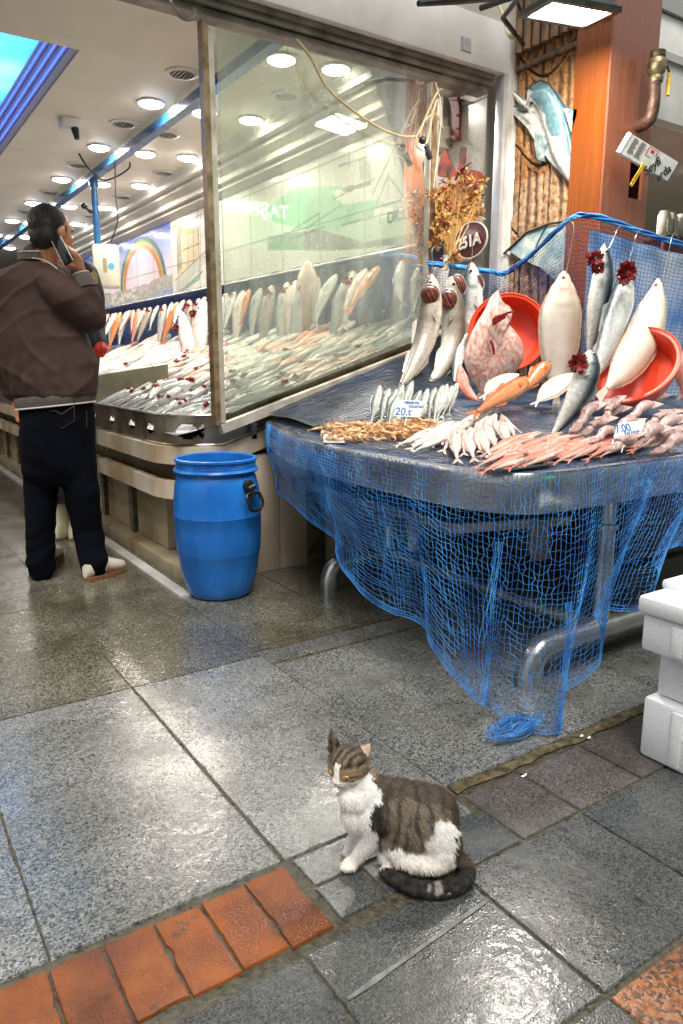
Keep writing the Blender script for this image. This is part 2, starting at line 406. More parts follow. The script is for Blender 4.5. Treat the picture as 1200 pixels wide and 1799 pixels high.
muddy(mb, [V((1.17+.03*i, 1.236+.01*n1(V((i*.3, 0, 0)), 1), 0)) for i in range(90)], .0165, .0012)
muddy(mb, [V((1.22+.03*i, 2.197, 0)) for i in range(23)], .007, .0012); muddy(mb, [V((1.22+.03*i, 2.333, 0)) for i in range(23)], .007, .0012)
tag(mb.build('mortar_joint', M_kerb, smooth=False), kind='structure')
mb = MB()
pts = [PZ(612+(858-612)*i/14, 1757-(1757-1582)*i/14) for i in range(15)]
muddy(mb, pts, .0045, .0022)
tag(mb.build('chalk_line', mat('lime_scratch', (.10, .105, .095), (.21, .215, .19), 40, .5), smooth=False), kind='structure')

# --- ceiling with light well
M_ceil = mat('ceiling_paint', (.74, .70, .58), (.80, .76, .64), 3, .6)
M_cove = mat('cove_paint', (.30, .36, .62), None, 3, .5)
CZ = 2.9
WX0, WX1, WY0, WY1 = .2, 1.37, 4.87, 7.6
mb = MB()
mb.box((-4.5, 3.32, CZ), (WX0, 16, CZ+.05)); mb.box((WX1, 3.32, CZ), (3.3, 16, CZ+.05)); mb.box((WX0, 3.32, CZ), (WX1, WY0, CZ+.05)); mb.box((WX0, WY1, CZ), (WX1, 16, CZ+.05))
tag(mb.build('ceiling', M_ceil, smooth=False), kind='structure')
def strip_emit(name, c, s, pat=False):
    m, nt, b = nt_new(name); b.inputs['Base Color'].default_value = (.2, .3, .5, 1)
    if pat:
        tc = N(nt, 'ShaderNodeTexCoord'); no = N(nt, 'ShaderNodeTexNoise'); no.inputs['Scale'].default_value = .9; no.inputs['Detail'].default_value = 4
        nt.links.new(tc.outputs['Object'], no.inputs['Vector']); rr = ramp(nt, [(.35, (.01, .22, .9)), (.55, (.05, .45, 1)), (.75, (.4, .75, 1))])
        nt.links.new(no.outputs['Fac'], rr.inputs[0]); nt.links.new(rr.outputs[0], b.inputs['Emission Color'])
    else: b.inputs['Emission Color'].default_value = (*c, 1)
    b.inputs['Emission Strength'].default_value = s; return m
sk = thing('light_well', ((WX0+WX1)/2, (WY0+WY1)/2, CZ), 'large rectangular blue backlit light well with stepped glowing edges in the ceiling', 'ceiling light')
lp = MB(); mb = MB()
for i in range(4):
    x0 = WX1-.2+.05*i; z = CZ+.034-.008*i
    mb.box((x0, WY0, z), (x0+.05, WY1, z+.01)); mb.box((WX0+.15-.05*i, WY0, z), (WX0+.2-.05*i, WY1, z+.01))
    if i < 3: lp.box((x0+.018, WY0+.01, z-.005), (x0+.032, WY1-.05, z-.001))
mb.box((WX0, WY0-.01, CZ+.0505), (WX1, WY0, CZ+.06)); mb.box((WX0-.005, WY0, CZ), (WX0, WY1, CZ+.05))
mb.build('stepped_cove', M_cove, sk, smooth=False)
lp.build('cove_lamp', strip_emit('blue_tube', (.03, .10, .9), 1.5), sk, smooth=False)
mb = MB(); mb.box((WX0+.2, WY0, CZ+.046), (WX1-.2, WY1, CZ+.06)); mb.build('lit_panel', strip_emit('sky_panel', (0, 0, 1), 1.25, True), sk, smooth=False)

# --- cornice (stepped), back wall beyond, side wall
XW = 3.22
M_tile = mat('white_wall_tile', (.62, .61, .55), (.72, .71, .65), 2, .18, coat=.3)
mb = MB(); ys = (3.33, 15.9)
prof = [(3.219, 2.62), (3.13, 2.66), (3.13, 2.70), (3.08, 2.70), (3.08, 2.745), (3.0, 2.78), (3.0, 2.82), (2.93, 2.82), (2.93, 2.86), (2.88, 2.8995), (3.219, 2.8995)]
prof = [(x, z) for x, z in prof]
a = [mb.av((x, ys[0], z)) for x, z in prof]; b = [mb.av((x, ys[1], z)) for x, z in prof]
for i in range(len(prof)): mb.af(a[i], a[(i+1) % len(prof)], b[(i+1) % len(prof)], b[i])
mb.af(*a); mb.af(*b[::-1])
tag(mb.build('cornice', mat('cornice_paint', (.6, .58, .5), (.66, .64, .56), 3, .45), smooth=False), 'stepped cream cornice along the top of the mural wall', 'cornice')
# --- mural wall, painted tile
def wall_pt(px, py): p = PX(px, py, XW); return (p.y, p.z)
def wp(*l): return [wall_pt(*q) for q in l]
tower = [(wp((311, 415), (313, 395), (322, 400), (350, 398), (351, 478), (312, 482)), (.55, .38, .14)),
         (wp((311, 415), (318, 396), (320, 470), (311, 480)), (.16, .15, .1)), (wp((318, 420), (344, 407), (350, 430), (350, 470), (320, 478)), (.66, .5, .26))]
slope_ = [(wp((308, 492), (362, 440), (366, 455), (310, 520)), (.5, .5, .44)), (wp((312, 518), (345, 487), (357, 472), (350, 492), (322, 512)), (.1, .3, .25))]
ship = [(wp((585, 400), (600, 360), (655, 352), (700, 362), (752, 372), (748, 415), (650, 425), (600, 425)), (.42, .66, .48)),
        (wp((585, 362), (655, 352), (657, 382), (600, 396)), (.1, .5, .25)), (wp((470, 365), (515, 330), (600, 326), (598, 408), (530, 402), (480, 390)), (.16, .58, .33)),
        (wp((588, 335), (655, 315), (657, 336), (590, 352)), (.78, .78, .7)), (wp((600, 330), (652, 318), (652, 326), (602, 338)), (.12, .14, .14)), (wp((592, 292), (630, 280), (640, 283), (640, 312), (596, 325)), (.75, .74, .66)),
        (wp((630, 280), (652, 282), (652, 315), (632, 316)), (.35, .36, .33)), (wp((655, 368), (690, 362), (690, 380), (660, 384)), (.9, .9, .85)),
        (wp((470, 416), (560, 402), (640, 426), (752, 405), (752, 425), (600, 440), (470, 440)), (.12, .15, .15))]
LN = [((596, 292), (655, 272)), ((636, 235), (636, 282)), ((613, 235), (613, 292)), ((585, 350), (658, 314)), ((682, 308), (660, 362)), ((682, 308), (712, 350)), ((682, 308), (682, 345)), ((525, 330), (525, 400)), ((513, 405), (560, 375)), ((540, 400), (600, 360)),
      ((700, 246), (655, 340)), ((530, 335), (532, 300)), ((308, 492), (362, 440)), ((308, 520), (356, 476)), ((319, 395), (319, 380)), ((352, 478), (352, 375)), ((320, 440), (350, 428)), ((668, 374), (668, 392)), ((600, 396), (700, 370)), ((510, 420), (570, 398)), ((330, 470), (330, 405)), ((340, 470), (340, 405)), ((560, 400), (560, 374))]
LN = [(wall_pt(*a), wall_pt(*b)) for a, b in LN]
def segd(p, a, b):
    ax, ay = a; bx_, by = b; dx, dy = bx_-ax, by-ay; t = max(0, min(1, ((p[0]-ax)*dx+(p[1]-ay)*dy)/(dx*dx+dy*dy+1e-12)))
    return math.hypot(p[0]-ax-dx*t, p[1]-ay-dy*t)
def tilecol(y, z):
    c = (.68, .675, .61); n = .06*noise.noise(V((y*2.5, z*2.5, 0)))
    for polys, _ in ():
        pass
    for P, cc in tower+slope_+ship:
        if inpoly(y, z, P): c = mixc(cc, (.6, .6, .5), .36+.45*max(0, noise.noise(V((y*22, z*22, 3)))))
    for a, b in LN:
        if segd((y, z), a, b) < .007: c = mixc((.1, .12, .12), c, .35)
    if noise.noise(V((y*3, z*7, 8))) > .38 and y > 5.6: c = mixc(c, (.3, .42, .45), .5*abs(noise.noise(V((y*30, z*30, 1)))))
    return tuple(max(0, q+n) for q in c)
rb = [wall_pt(213, 500), wall_pt(290, 472), wall_pt(248, 418)]
yc = (rb[0][0]+rb[1][0])/2-.0; ra = abs(rb[0][0]-rb[1][0])/2; zb = 1.98; rh = rb[2][1]-zb
skyl = [wall_pt(297, 475), wall_pt(213, 500), wall_pt(178, 520)]
def rainbowcol(y, z):
    d = math.hypot((y-yc)/ra, (z-zb)/rh) if z > zb-.2 else 9
    hz = 2.06+.05*math.sin(y*1.1)+.03*noise.noise(V((y*4, 0, 0)))
    top = mixc((.02, .1, .8), (.36, .48, .85), (2.62-z)/.16) if z > 2.46 else mixc((.36, .48, .85), (.72, .66, .74), (2.46-z)/.3)
    c = top
    if .74 < d < 1.06 and z > hz-.1:
        t = (d-.74)/.32; B = [(.85, .78, .75), (.75, .3, .12), (.6, .2, .12), (.65, .45, .12), (.15, .35, .2), (.08, .12, .25), (.3, .35, .55)]
        k = t*(len(B)-1); i = int(min(k, len(B)-2)); c = mixc(B[i], B[i+1], k-i)
    if z < hz:
        g = noise.noise(V((y*9, z*14, 0))); w_ = .5+.5*noise.noise(V((y*25, z*30, 4)))
        c = mixc((.3, .31, .33), (.6, .56, .5), w_+g*.5)
        if noise.noise(V((int(y*9)*7.7, int(z*28)*3.1, 0))) > .15 and y > 9.6: c = mixc(c, (.75, .72, .66), .7)
    if z < hz-.17-.04*noise.noise(V((y*2, 0, 5))): c = mixc((.18, .28, .55), (.5, .6, .75), .5+.6*noise.noise(V((y*5, z*22, 9))))
    return c
M_mural = mat('printed_tile', None, None, 60, .2, vcol=True, coat=.25)
def tiles(nm, y0, y1, z0, z1, fn, ny, nz, label, ty, tz):
    root = thing(nm, (XW, (y0+y1)/2, z0), label, 'mural')
    mb = MB(); mb.hascol = 1
    mb.grid(lambda u, v: V((XW, y0+(y1-y0)*u, z0+(z1-z0)*v)), ny, nz, lambda u, v: fn(y0+(y1-y0)*u, z0+(z1-z0)*v))
    mb.build('tile_face', M_mural, root, smooth=False)
    g = MB(); y = y0+ty
    while y < y1-.02: g.box((XW-.0025, y-.003, z0), (XW-.0005, y+.003, z1)); y += ty
    z = z0+tz
    while z < z1-.02: g.box((XW-.0028, y0, z-.003), (XW-.0005, y1, z+.003)); z += tz
    g.build('grout_line', mat('grout', (.3, .3, .27), None, 5, .8), root, smooth=False)
tiles('tile_mural', 3.32, 8.3, 1.3, 2.64, tilecol, 620, 150, 'white tiled wall painted with a green ship and a stone tower', .6, .42)
tiles('rainbow_mural', 8.305, 15.8, 1.3, 2.64, rainbowcol, 520, 110, 'tiled wall picture of a rainbow over a city and blue sea', .6, .42)
mb = MB(); mb.box((XW+.004, 3.32, 0), (XW+.12, 16, 2.95)); tag(mb.build('side_wall', M_tile, smooth=False), 'tiled wall behind the fish counter carrying the murals', 'wall')
text_obj('ship_name', 'DICLE', frame(PX(680, 392, XW-.004), (0, -1, 0), (0, 0, 1)), .1, mat('ink', (.05, .12, .08)), bpy.data.objects['tile_mural'])
# far end and left arcade wall
mb = MB(); mb.box((-4.5, 16, 0), (3.4, 16.2, 2.95)); tag(mb.build('far_wall', mat('far_paint', (.35, .33, .28), (.5, .47, .4), 2, .6), smooth=False), 'pale wall closing the far end of the fish arcade', 'wall')
mb = MB(); mb.box((-4.6, 3.2, 0), (-4.5, 16, 2.95)); tag(mb.build('arcade_wall', mat('left_paint', (.4, .36, .28), (.5, .47, .4), 2, .5), smooth=False), 'pale wall on the far left side of the arcade', 'wall')

# --- downlights and vents
M_rim = mat('lamp_ring_paint', (.6, .6, .56), None, 5, .35); M_bulb = mat('downlight_glow', (.9, .9, .9), None, emit=(1, .93, .92), es=26)
def disc(mb, c, r, z0, z1, n=24): mb.lathe([(r, z0), (r, z1)], n, (c[0], c[1], 0))
def downlight(c, lit=True):
    if lit:
        t = thing('downlight', (c[0], c[1], CZ), 'round lit downlight glowing white in the arcade ceiling', 'ceiling light', 'lit round downlights in the ceiling')
        mb = MB(); mb.lathe([(.086, CZ-.001), (.10, CZ-.001), (.10, CZ-.010), (.086, CZ-.014), (.086, CZ-.001)], 24, (c[0], c[1], 0), cap=False); mb.build('ring', M_rim, t)
        mb = MB(); mb.lathe([(.01, CZ-.034), (.055, CZ-.03), (.083, CZ-.018), (.083, CZ-.012)], 24, (c[0], c[1], 0)); mb.build('diffuser', M_bulb, t)
    else:
        t = thing('ceiling_vent', (c[0], c[1], CZ), 'unlit round recessed fitting with dark louvres in the arcade ceiling', 'ceiling fitting', 'unlit round fittings in the ceiling')
        mb = MB(); mb.lathe([(.078, CZ-.001), (.11, CZ-.001), (.11, CZ-.008), (.078, CZ-.014), (.078, CZ-.001)], 24, (c[0], c[1], 0), cap=False); mb.build('ring', M_rim, t)
        mb = MB(); disc(mb, c, .078, CZ-.004, CZ-.002); mb.build('recess', mat('dark_recess', (.05, .045, .035), None, 5, .3, metal=.5), t)
        mb = MB()
        for k in (-2, -1, 0, 1, 2):
            h_ = math.sqrt(.078**2-(k*.026)**2); mb.box((c[0]+k*.026-.006, c[1]-h_, CZ-.012), (c[0]+k*.026+.004, c[1]+h_, CZ-.0045))
        mb.build('louvre', mat('louvre_metal', (.4, .38, .33), None, 5, .3, metal=.8), t)
    return t
dl = None; LP = []
for x_, ys_ in ((2.03, [5.5, 6.82, 8.17, 9.54, 10.85, 12.2, 13.5]), (2.43, [4.3, 5.48, 6.79, 8.15, 9.5, 10.8, 12.1, 13.4]), (2.79, [4.24, 5.43, 6.7, 8.0, 9.33, 10.62, 11.9, 13.2]), (-.35, [4.3, 5.5, 6.8, 8.15]), (-1.4, [4.3, 6.1, 8.15])):  # rows at negative x are unseen fittings, added to brighten the ceiling
    for y_ in ys_:
        if dl is None: dl = downlight((x_, y_)); d0 = V((x_, y_, CZ))
        else:
            c = ctree(dl); c.location = (x_, y_, CZ)
        LP.append((x_, y_))
ve = None
for x_, y_ in [(2.01, 4.86), (2.01, 6.08), (2.04, 7.53), (2.07, 8.88), (2.08, 10.15), (2.81, 7.36), (2.81, 8.66), (2.83, 10.0), (2.77, 4.84), (2.39, 6.15)]:
    if ve is None: ve = downlight((x_, y_), False)
    else: c = ctree(ve); c.location = (x_, y_, CZ)
for i, (x_, y_) in enumerate(LP):
    if y_ > 11.5: continue
    l = bpy.data.lights.new('lamp_light', 'AREA'); l.shape = 'DISK'; l.size = .13; l.energy = 5.0; l.color = (1, .88, .72); l.spread = R(160)
    o = bpy.data.objects.new('lamp_light', l); COL.objects.link(o); o.location = (x_, y_, CZ-.055)
# small ceiling socket with cable
sp_ = V((1.64, 6.22, CZ)); t = thing('ceiling_socket', sp_, 'white square ceiling socket with a black plug and cable', 'socket')
mb = MB(); mb.box(sp_+V((-.07, -.07, -.07)), sp_+V((.07, .07, 0)), bev=.012); mb.build('housing', mat('white_plastic', (.75, .74, .7), None, 5, .35), t)
M_blk = mat('black_rubber', (.01, .01, .01), None, 5, .4)
mb = MB(); mb.tube([sp_+V((.02, -.05, -.07)), sp_+V((.03, -.06, -.15))], [.03, .018], 10); mb.build('plug', M_blk, t)
# rail and posts
M_railb = mat('blue_paint_metal', (.01, .1, .28), (.015, .15, .38), 6, .25, coat=.4); M_steel = mat('worn_steel', (.3, .29, .26), (.45, .44, .4), 12, .32, metal=.85, bump=.15, bscale=60, rvar=.1)
t = thing('ceiling_rail', (2.18, 9, 2.8), 'long blue and silver rail hanging under the arcade ceiling', 'rail')
mb = MB(); mb.box((2.14, 3.32, 2.79), (2.215, 15.9, 2.85)); mb.build('rail_beam', M_railb, t, smooth=False)
mb = MB(); mb.box((2.155, 3.32, 2.851), (2.2, 15.9, 2.872)); mb.build('silver_trim', mat('bright_trim', (.7, .7, .7), None, 5, .2, metal=.9), t, smooth=False)
for k in range(9): mb = MB(); mb.tube([(2.178, 4+1.4*k, 2.872), (2.178, 4+1.4*k, 2.9)], .006, 6); mb.build('hanger', M_steel, t)
def post(y, zb_, label):
    t = thing('hanging_post', (2.19, y, 2.79), label, 'post')
    mb = MB(); mb.tube([(2.19, y, 2.788), (2.19, y, zb_)], .032, 14); mb.build('tube', M_railb, t)
    mb = MB(); mb.tube([(2.19, y, 2.79), (2.19, y, 2.74)], .045, 14); mb.build('collar', M_railb, t); mb = MB(); mb.tube([(2.19, y, zb_+.06), (2.19, y, zb_)], .04, 14); mb.build('collar', M_railb, t)
    mb = MB(); mb.tube([(2.19, y, 2.5), (2.12, y-.03, 2.5), (2.08, y-.05, 2.53)], .012, 8); mb.sphere((2.07, y-.05, 2.54), .03); mb.sphere((2.13, y-.03, 2.5), .02); mb.build('clamp', M_blk, t)
post(7.6, 2.1, 'blue round post hanging from the ceiling rail above the cream box'); post(9.95, 2.2, 'blue round post with black clamp beyond the man')
bx_c = PD(187, 469, ray(187, 469).dot(HV)*(PX(187, 469, 2.19)-CAM).dot(HV)/(ray(187, 469).dot(HV)))
bx_c = PX(187, 469, 2.19)
t = thing('weighing_box', bx_c-V((0, 0, .2)), 'cream plastic box hanging under the blue post with a small blue mark', 'box')
Mx = frame(bx_c, RV, (-HV.x, -HV.y, 0))
Mx = Matrix.Translation(bx_c) @ Matrix.Rotation(-YAW+R(12), 4, 'Z')
mb = MB(); mb.box((-.118, -.09, -.2), (.118, .09, .2), M=Mx, bev=.03); M_cream = mat('cream_plastic', (.62, .6, .46), (.7, .68, .54), 7, .4); mb.build('case', M_cream, t)
mb = MB(); mb.box((-.02, -.093, -.06), (.015, -.0905, .07), M=Mx); mb.build('slot', mat('slot_shade', (.3, .28, .2)), t, smooth=False)
mb = MB(); mb.lathe([(.03, 0), (.03, .003)], 20, M=Mx @ Matrix.Translation((.055, -.0905, 0)) @ Matrix.Rotation(R(90), 4, 'X')); mb.build('blue_sticker', mat('cyan_ink', (.1, .4, .6)), t)
def cable(name, pts, r, m, label, n=40, cat='cable'):
    mb = MB(); mb.tube(catmull(pts, n), r, 6); return tag(mb.build(name, m, org=V(pts[0])), label, cat)
cable('hanging_cable', [PD(126, 226, 7), PD(135, 262, 7), PD(155, 295, 7.1), PD(180, 316, 7.3), PD(205, 310, 7.3), PD(226, 296, 7.3), PD(228, 285, 7.3)], .008, M_blk, 'black cable looping from the ceiling socket to the blue post')
cable('hanging_cable', [PD(210, 272, 7.2), PD(203, 285, 7.2), PD(203, 340, 7.2), PD(207, 385, 7.2), PD(195, 425, 7.2)], .006, M_blk, 'thin black wire dangling beside the blue post')
cable('hanging_cable', [PD(300, 0, 3.3), PD(312, 25, 3.4), PD(330, 35, 3.4), PD(343, 28, 3.4), PD(340, 14, 3.4)], .007, mat('grey_cable', (.25, .23, .2)), 'short grey cable curling down over the glass panel')

# --- fascia, shutter rail, white post
M_white = mat('dirty_white_metal', (.58, .56, .52), (.74, .72, .69), 4, .4, bump=.1, bscale=20, rvar=.08)
M_frame = mat('aged_brown_frame', (.1, .065, .035), (.2, .14, .09), 20, .4, metal=.4, rvar=.1)
t = thing('fascia', (1, 3.12, 2.6), 'dirty white metal fascia band above the shop opening', 'fascia')
mb = MB(); mb.box((-4, 3.10, 2.6), (3.27, 3.3, 2.84), bev=.004); mb.build('lower_band', M_white, t)
mb = MB(); mb.box((-4, 3.125, 2.843), (3.27, 3.3, 3.05), bev=.004); mb.box((-4, 3.14, 3.053), (3.27, 3.3, 3.3), bev=.004); mb.box((-4, 3.15, 3.303), (3.27, 3.3, 5.2)); mb.build('upper_board', mat('aged_cream_board', (.5, .48, .42), (.62, .6, .53), 4, .5), t)
mb = MB()
mb.box((-4, 3.14, 2.575), (3.1, 3.3, 2.597)); mb.box((-4, 3.16, 2.55), (3.1, 3.29, 2.573)); mb.box((-4, 3.19, 2.52), (3.1, 3.27, 2.548)); mb.build('shutter_rail', mat('dark_rail', (.12, .1, .08), (.28, .24, .2), 9, .4, metal=.3), t, smooth=False)
mb = MB(); a = PY(810, 75, 3.098); mb.box((a.x, 3.096, a.z-.03), (a.x+.07, 3.0995, a.z+.03)); mb.build('grey_sticker', mat('grey_ink', (.25, .24, .25), (.4, .38, .4), 60), t, smooth=False)
t = thing('door_post', (3.2, 3.15, 0), 'peeling white metal post at the right end of the shop opening', 'post')
mb = MB(); mb.box((3.165, 3.06, .6), (3.235, 3.16, 3.0), bev=.004); mb.build('post_face', mat('peeling_white', (.25, .2, .15), (.72, .7, .66), 9, .5, bump=.3, bscale=30, detail=10, stretch=(1, 1, .35)), t)
mb = MB(); mb.box((3.13, 3.1, .9), (3.162, 3.16, 2.6), bev=.003); mb.build('guide_track', mat('grey_track', (.4, .4, .4), (.6, .6, .6), 5, .3, metal=.6), t)
# ================================================================== COUNTER (left)
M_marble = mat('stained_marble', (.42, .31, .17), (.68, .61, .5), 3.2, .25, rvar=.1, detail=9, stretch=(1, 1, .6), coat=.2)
M_marbled = mat('dark_marble_panel', (.22, .17, .09), (.42, .36, .25), 2.6, .3, rvar=.1, detail=9)
M_darkst = mat('dark_green_stone', (.05, .05, .03), (.13, .12, .07), 14, .3, rvar=.1)
M_tray = mat('stained_stainless', (.16, .13, .09), (.36, .31, .24), 5, .3, metal=.7, bump=.2, bscale=25, rvar=.1, detail=9)
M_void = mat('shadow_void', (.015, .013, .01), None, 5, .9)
def outline(off, zfn=None, yend=13.0, xend=3.2, rad=.28, n=12):
    """plan line of the counter: along the aisle, round the corner, across the end. off>0 is outwards"""
    xl, yl = 1.25-off, 3.28-off; r = rad+off; pts = []
    cx, cy = 1.25+rad, 3.28+rad
    y = yend
    while y > cy+.01: pts.append((xl, y)); y -= .35
    for i in range(n+1):
        t = math.pi+math.pi/2*i/n; pts.append((cx+r*math.cos(t), cy+r*math.sin(t)))
    x = cx+.08
    while x < xend: pts.append((x, yl)); x += .08
    pts.append((xend, yl)); return pts
def zrise(x): return .0 if x < 1.5 else (x-1.5)*.335
def band(mb, o0, o1, z0, z1, xend=3.2, rise=True, rad=.28):
    A, B = outline(o0, xend=xend, rad=rad), outline(o1, xend=xend, rad=rad); zz = (lambda p: zrise(p[0])) if rise else (lambda p: 0)
    rows = []
    for a, b in zip(A, B):
        rows.append([mb.av((a[0], a[1], z0+zz(a))), mb.av((a[0], a[1], z1+zz(a))), mb.av((b[0], b[1], z1+zz(b))), mb.av((b[0], b[1], z0+zz(b)))])
    for i in range(len(rows)-1):
        for k in range(4): mb.af(rows[i][k], rows[i][(k+1) % 4], rows[i+1][(k+1) % 4], rows[i+1][k])
    mb.af(*rows[0]); mb.af(*rows[-1][::-1])
ct = thing('fish_counter', (1.25, 3.28, 0), 'long stained marble fish counter along the arcade with rounded corner and steel tray', 'counter')
mb = MB(); band(mb, .035, -.3, .585, .672, xend=1.71); mb.build('marble_slab', M_marble, ct)
mb = MB(); band(mb, .03, -.012, .41, .50, xend=1.42, rise=False); mb.build('marble_ledge', M_marble, ct)
mb = MB(); y = 3.75
mb2 = MB()
while y < 13:
    mb.box((1.36, y, .065), (1.40, y+.5, .41)); m3 = MB(); m3.box((1.335, y+.515, .065), (1.375, y+.585, .41)); m3.build('stone_pillar', M_darkst, ct, smooth=False); y += .6
A = outline(-.09, xend=1.6, rad=.22)
Ac = [p for p in A if p[1] < 3.72]
for i in range(len(Ac)-1): mb.quad((Ac[i][0], Ac[i][1], .0), (Ac[i+1][0], Ac[i+1][1], .0), (Ac[i+1][0], Ac[i+1][1], .6), (Ac[i][0], Ac[i][1], .6))
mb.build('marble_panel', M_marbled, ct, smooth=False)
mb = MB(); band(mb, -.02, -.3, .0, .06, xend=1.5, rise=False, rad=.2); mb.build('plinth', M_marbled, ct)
mb = MB(); mb.box((1.45, 3.6, .05), (3.2, 13, .62)); mb.box((1.6, 3.34, .6), (3.2, 3.6, .66)); mb.build('core', M_marbled, ct, smooth=False)  # dark marble tone put in for the shadowed gap below the slab
mb = MB(); mb.box((1.165, 3.09, .0), (1.222, 13, .012)); tag(mb.build('marble_strip', mat('pale_marble_strip', (.4, .38, .36), (.55, .53, .5), 5, .2), smooth=False), kind='structure')
M_mwall = mat('pink_marble_slab', (.52, .40, .29), (.66, .56, .44), 2.2, .3, rvar=.08, detail=9, coat=.2)
t = thing('end_wall', (2.3, 3.3, 0), 'pinkish marble end wall of the counter with a dark stone post', 'wall')
for (a, b) in ((1.44, 1.79), (1.794, 1.955), (2.065, 2.5), (2.504, 3.2)):
    mb = MB(); mb.box((a, 3.262, .001), (b, 3.30, .62), bev=.002); mb.build('marble_sheet', M_mwall, t)
mb = MB(); mb.box((1.957, 3.245, .0), (2.063, 3.32, .66), bev=.004); mb.build('stone_post', M_darkst, t)
# tray wall with fish-shaped cut-outs: strips of metal around the openings are made by painting holes with real geometry
tr = thing('tray', (1.25, 3.28, .68), 'stained steel fish tray with rolled rim and fish-shaped cut-outs on the marble counter', 'tray')
O = outline(0.0); 
cum = [0]
for i in range(1, len(O)): cum.append(cum[-1]+math.hypot(O[i][0]-O[i-1][0], O[i][1]-O[i-1][1]))
def on_out(s, o=0.0):
    s = max(0, min(cum[-1]-1e-6, s)); k = 0
    lo, hi = 0, len(cum)-1
    while hi-lo > 1:
        m_ = (lo+hi)//2
        if cum[m_] <= s: lo = m_
        else: hi = m_
    f = (s-cum[lo])/(cum[lo+1]-cum[lo]); a, b = V(O[lo]), V(O[lo+1]); p = a.lerp(b, f); d = (b-a).normalized(); nrm = V((d.y, -d.x))
    return V((p.x+nrm.x*-o*-1 if False else p.x+(-nrm.x)*(-o)*1, p.y+nrm.y*o, 0)), d, nrm
TH = .145
def tray_pt(s, z, o=0.0):
    p, d, nrm = on_out(s); q = V((p.x, p.y, 0))
    out = V((d.y, -d.x, 0))*1.0   # outward normal check
    c = V((2.3, 6, 0))
    if (q-c).dot(out) < 0: out = -out
    return V((q.x, q.y, .675+zrise(q.x)+z))+out*o
s_corner = None
sc0 = next(i for i, p in enumerate(O) if p[1] < 3.57)
sC = cum[sc0]   # start of the rounding
hol = []
fishpoly = [(-.055, 0), (-.04, .016), (-.02, .028), (.0, .026), (.02, .02), (.032, .01), (.05, .03), (.055, .012), (.046, .0), (.055, -.014), (.048, -.028), (.03, -.012), (.01, -.026), (-.01, -.03), (-.035, -.02)]
for s, w_ in ((sC-1.5, .8), (sC-1.1, .8), (sC-.72, .8), (sC-.36, .85), (sC-.06, .95), (sC+.24, 1.35), (sC+.72, 1.3)): hol.append((s, .068, w_))
for k in range(24): hol.append((sC-1.9-.38*k, .068, .8))
mb = MB(); ds = .006; nz = 14
smax = cum[-1]
def inhole(s, z):
    for (hs0, hz, w_) in hol:
        if abs(s-hs0) < .08*w_ and inpoly((s-hs0)/w_, (z-hz)/w_, fishpoly): return True
    return False
s = sC-2.6; cols_ = []
S = []; s = 0.0
while s < smax:
    S.append(s); s += (.2 if s < sC-2.7 else .006)
prev = None
for s in S:
    col_ = [mb.av(tray_pt(s, TH*k/nz)) for k in range(nz+1)]
    if prev:
        for k in range(nz):
            if (s-ps) < .1 and inhole((s+ps)/2, TH*(k+.5)/nz): continue
            mb.af(prev[k], col_[k], col_[k+1], prev[k+1])
    prev, ps = col_, s
mb.build('tray_wall', M_tray, tr)
mb = MB(); mb.tube([tray_pt(s_, TH+.003, .002) for s_ in [x_*.12 for x_ in range(int(smax/.12)+1)]], .007, 6); mb.build('rolled_rim', M_steel, tr)
mb = MB(); mb.tube([tray_pt(s_, .004, .004) for s_ in [x_*.12 for x_ in range(int(smax/.12)+1)]], .006, 5); mb.build('lower_bead', M_tray, tr)
def bed(x): return .735+max(0, x-1.3)*.275+(max(0, x-2.6)**2)*.15
mb = MB(); mb.grid(lambda u, v: V((1.262+(3.2-1.262)*u, 3.30+9.7*v, bed(1.262+(3.2-1.262)*u))), 24, 40)
M_bed = mat('wet_steel_bed', (.3, .32, .36), (.6, .63, .68), 12, .22, metal=.5, bump=.4, bscale=50)
mb.build('tray_bed', M_bed, tr)
mb = MB()
a_ = PY(447, 737, 3.24); mb.box((a_.x-.012, 3.245, .70), (a_.x+.014, 3.262, .80)); mb.build('support_lug', M_steel, tr, smooth=False)
t = thing('tray_divider', (1.9, 5.6, .8), 'low dull olive steel divider standing across the tray behind the man', 'divider')
mb = MB(); p0, p1, p2, p3 = V((1.3, 5.2, .72)), V((1.95, 5.2, .86)), V((1.95, 5.2, 1.06)), V((1.3, 5.2, .96)); fill_shape(mb, [p0, p1, p2, p3], V((0, .012, 0))); mb.build('sheet', mat('olive_steel', (.2, .19, .13), (.32, .3, .22), 6, .4, metal=.3), t, smooth=False)
mb = MB(); mb.tube([p3+V((0, .006, 0)), p2+V((0, .006, 0))], .008, 6); mb.build('rim', M_steel, t)
# navy cloth back board with rope edge
M_navy = mat('navy_cloth', (.006, .025, .09), (.012, .05, .17), 7, .5, bump=.5, bscale=18)
t = thing('backboard', (3.15, 8, 1.2), 'navy cloth backing behind the row of hanging fish', 'backing cloth')
mb = MB(); mb.grid(lambda u, v: V((3.17+.012*noise.noise(V((u*60, v*4, 0))), 3.60+12*u, 1.18+.62*v+.012*noise.noise(V((u*50, 0, 3)))*v)), 160, 8); mb.build('cloth', M_navy, t)
mb = MB(); mb.tube([V((3.13+.01*n1(V((i*.7, 0, 0)), 1), 3.60+.1*i, 1.80+.012*noise.noise(V((i*.35, 0, 9))))) for i in range(120)], [.022+.008*math.sin(i*1.9) for i in range(120)], 7); mb.build('rolled_edge', M_navy, t)
t = thing('fish_rail', (3.05, 8, 1.78), 'thin steel rail the counter fish hang from', 'rail')
mb = MB(); mb.tube([(3.06, 3.55, 1.79), (3.06, 15.5, 1.79)], .009, 6); mb.build('rod', M_steel, t)
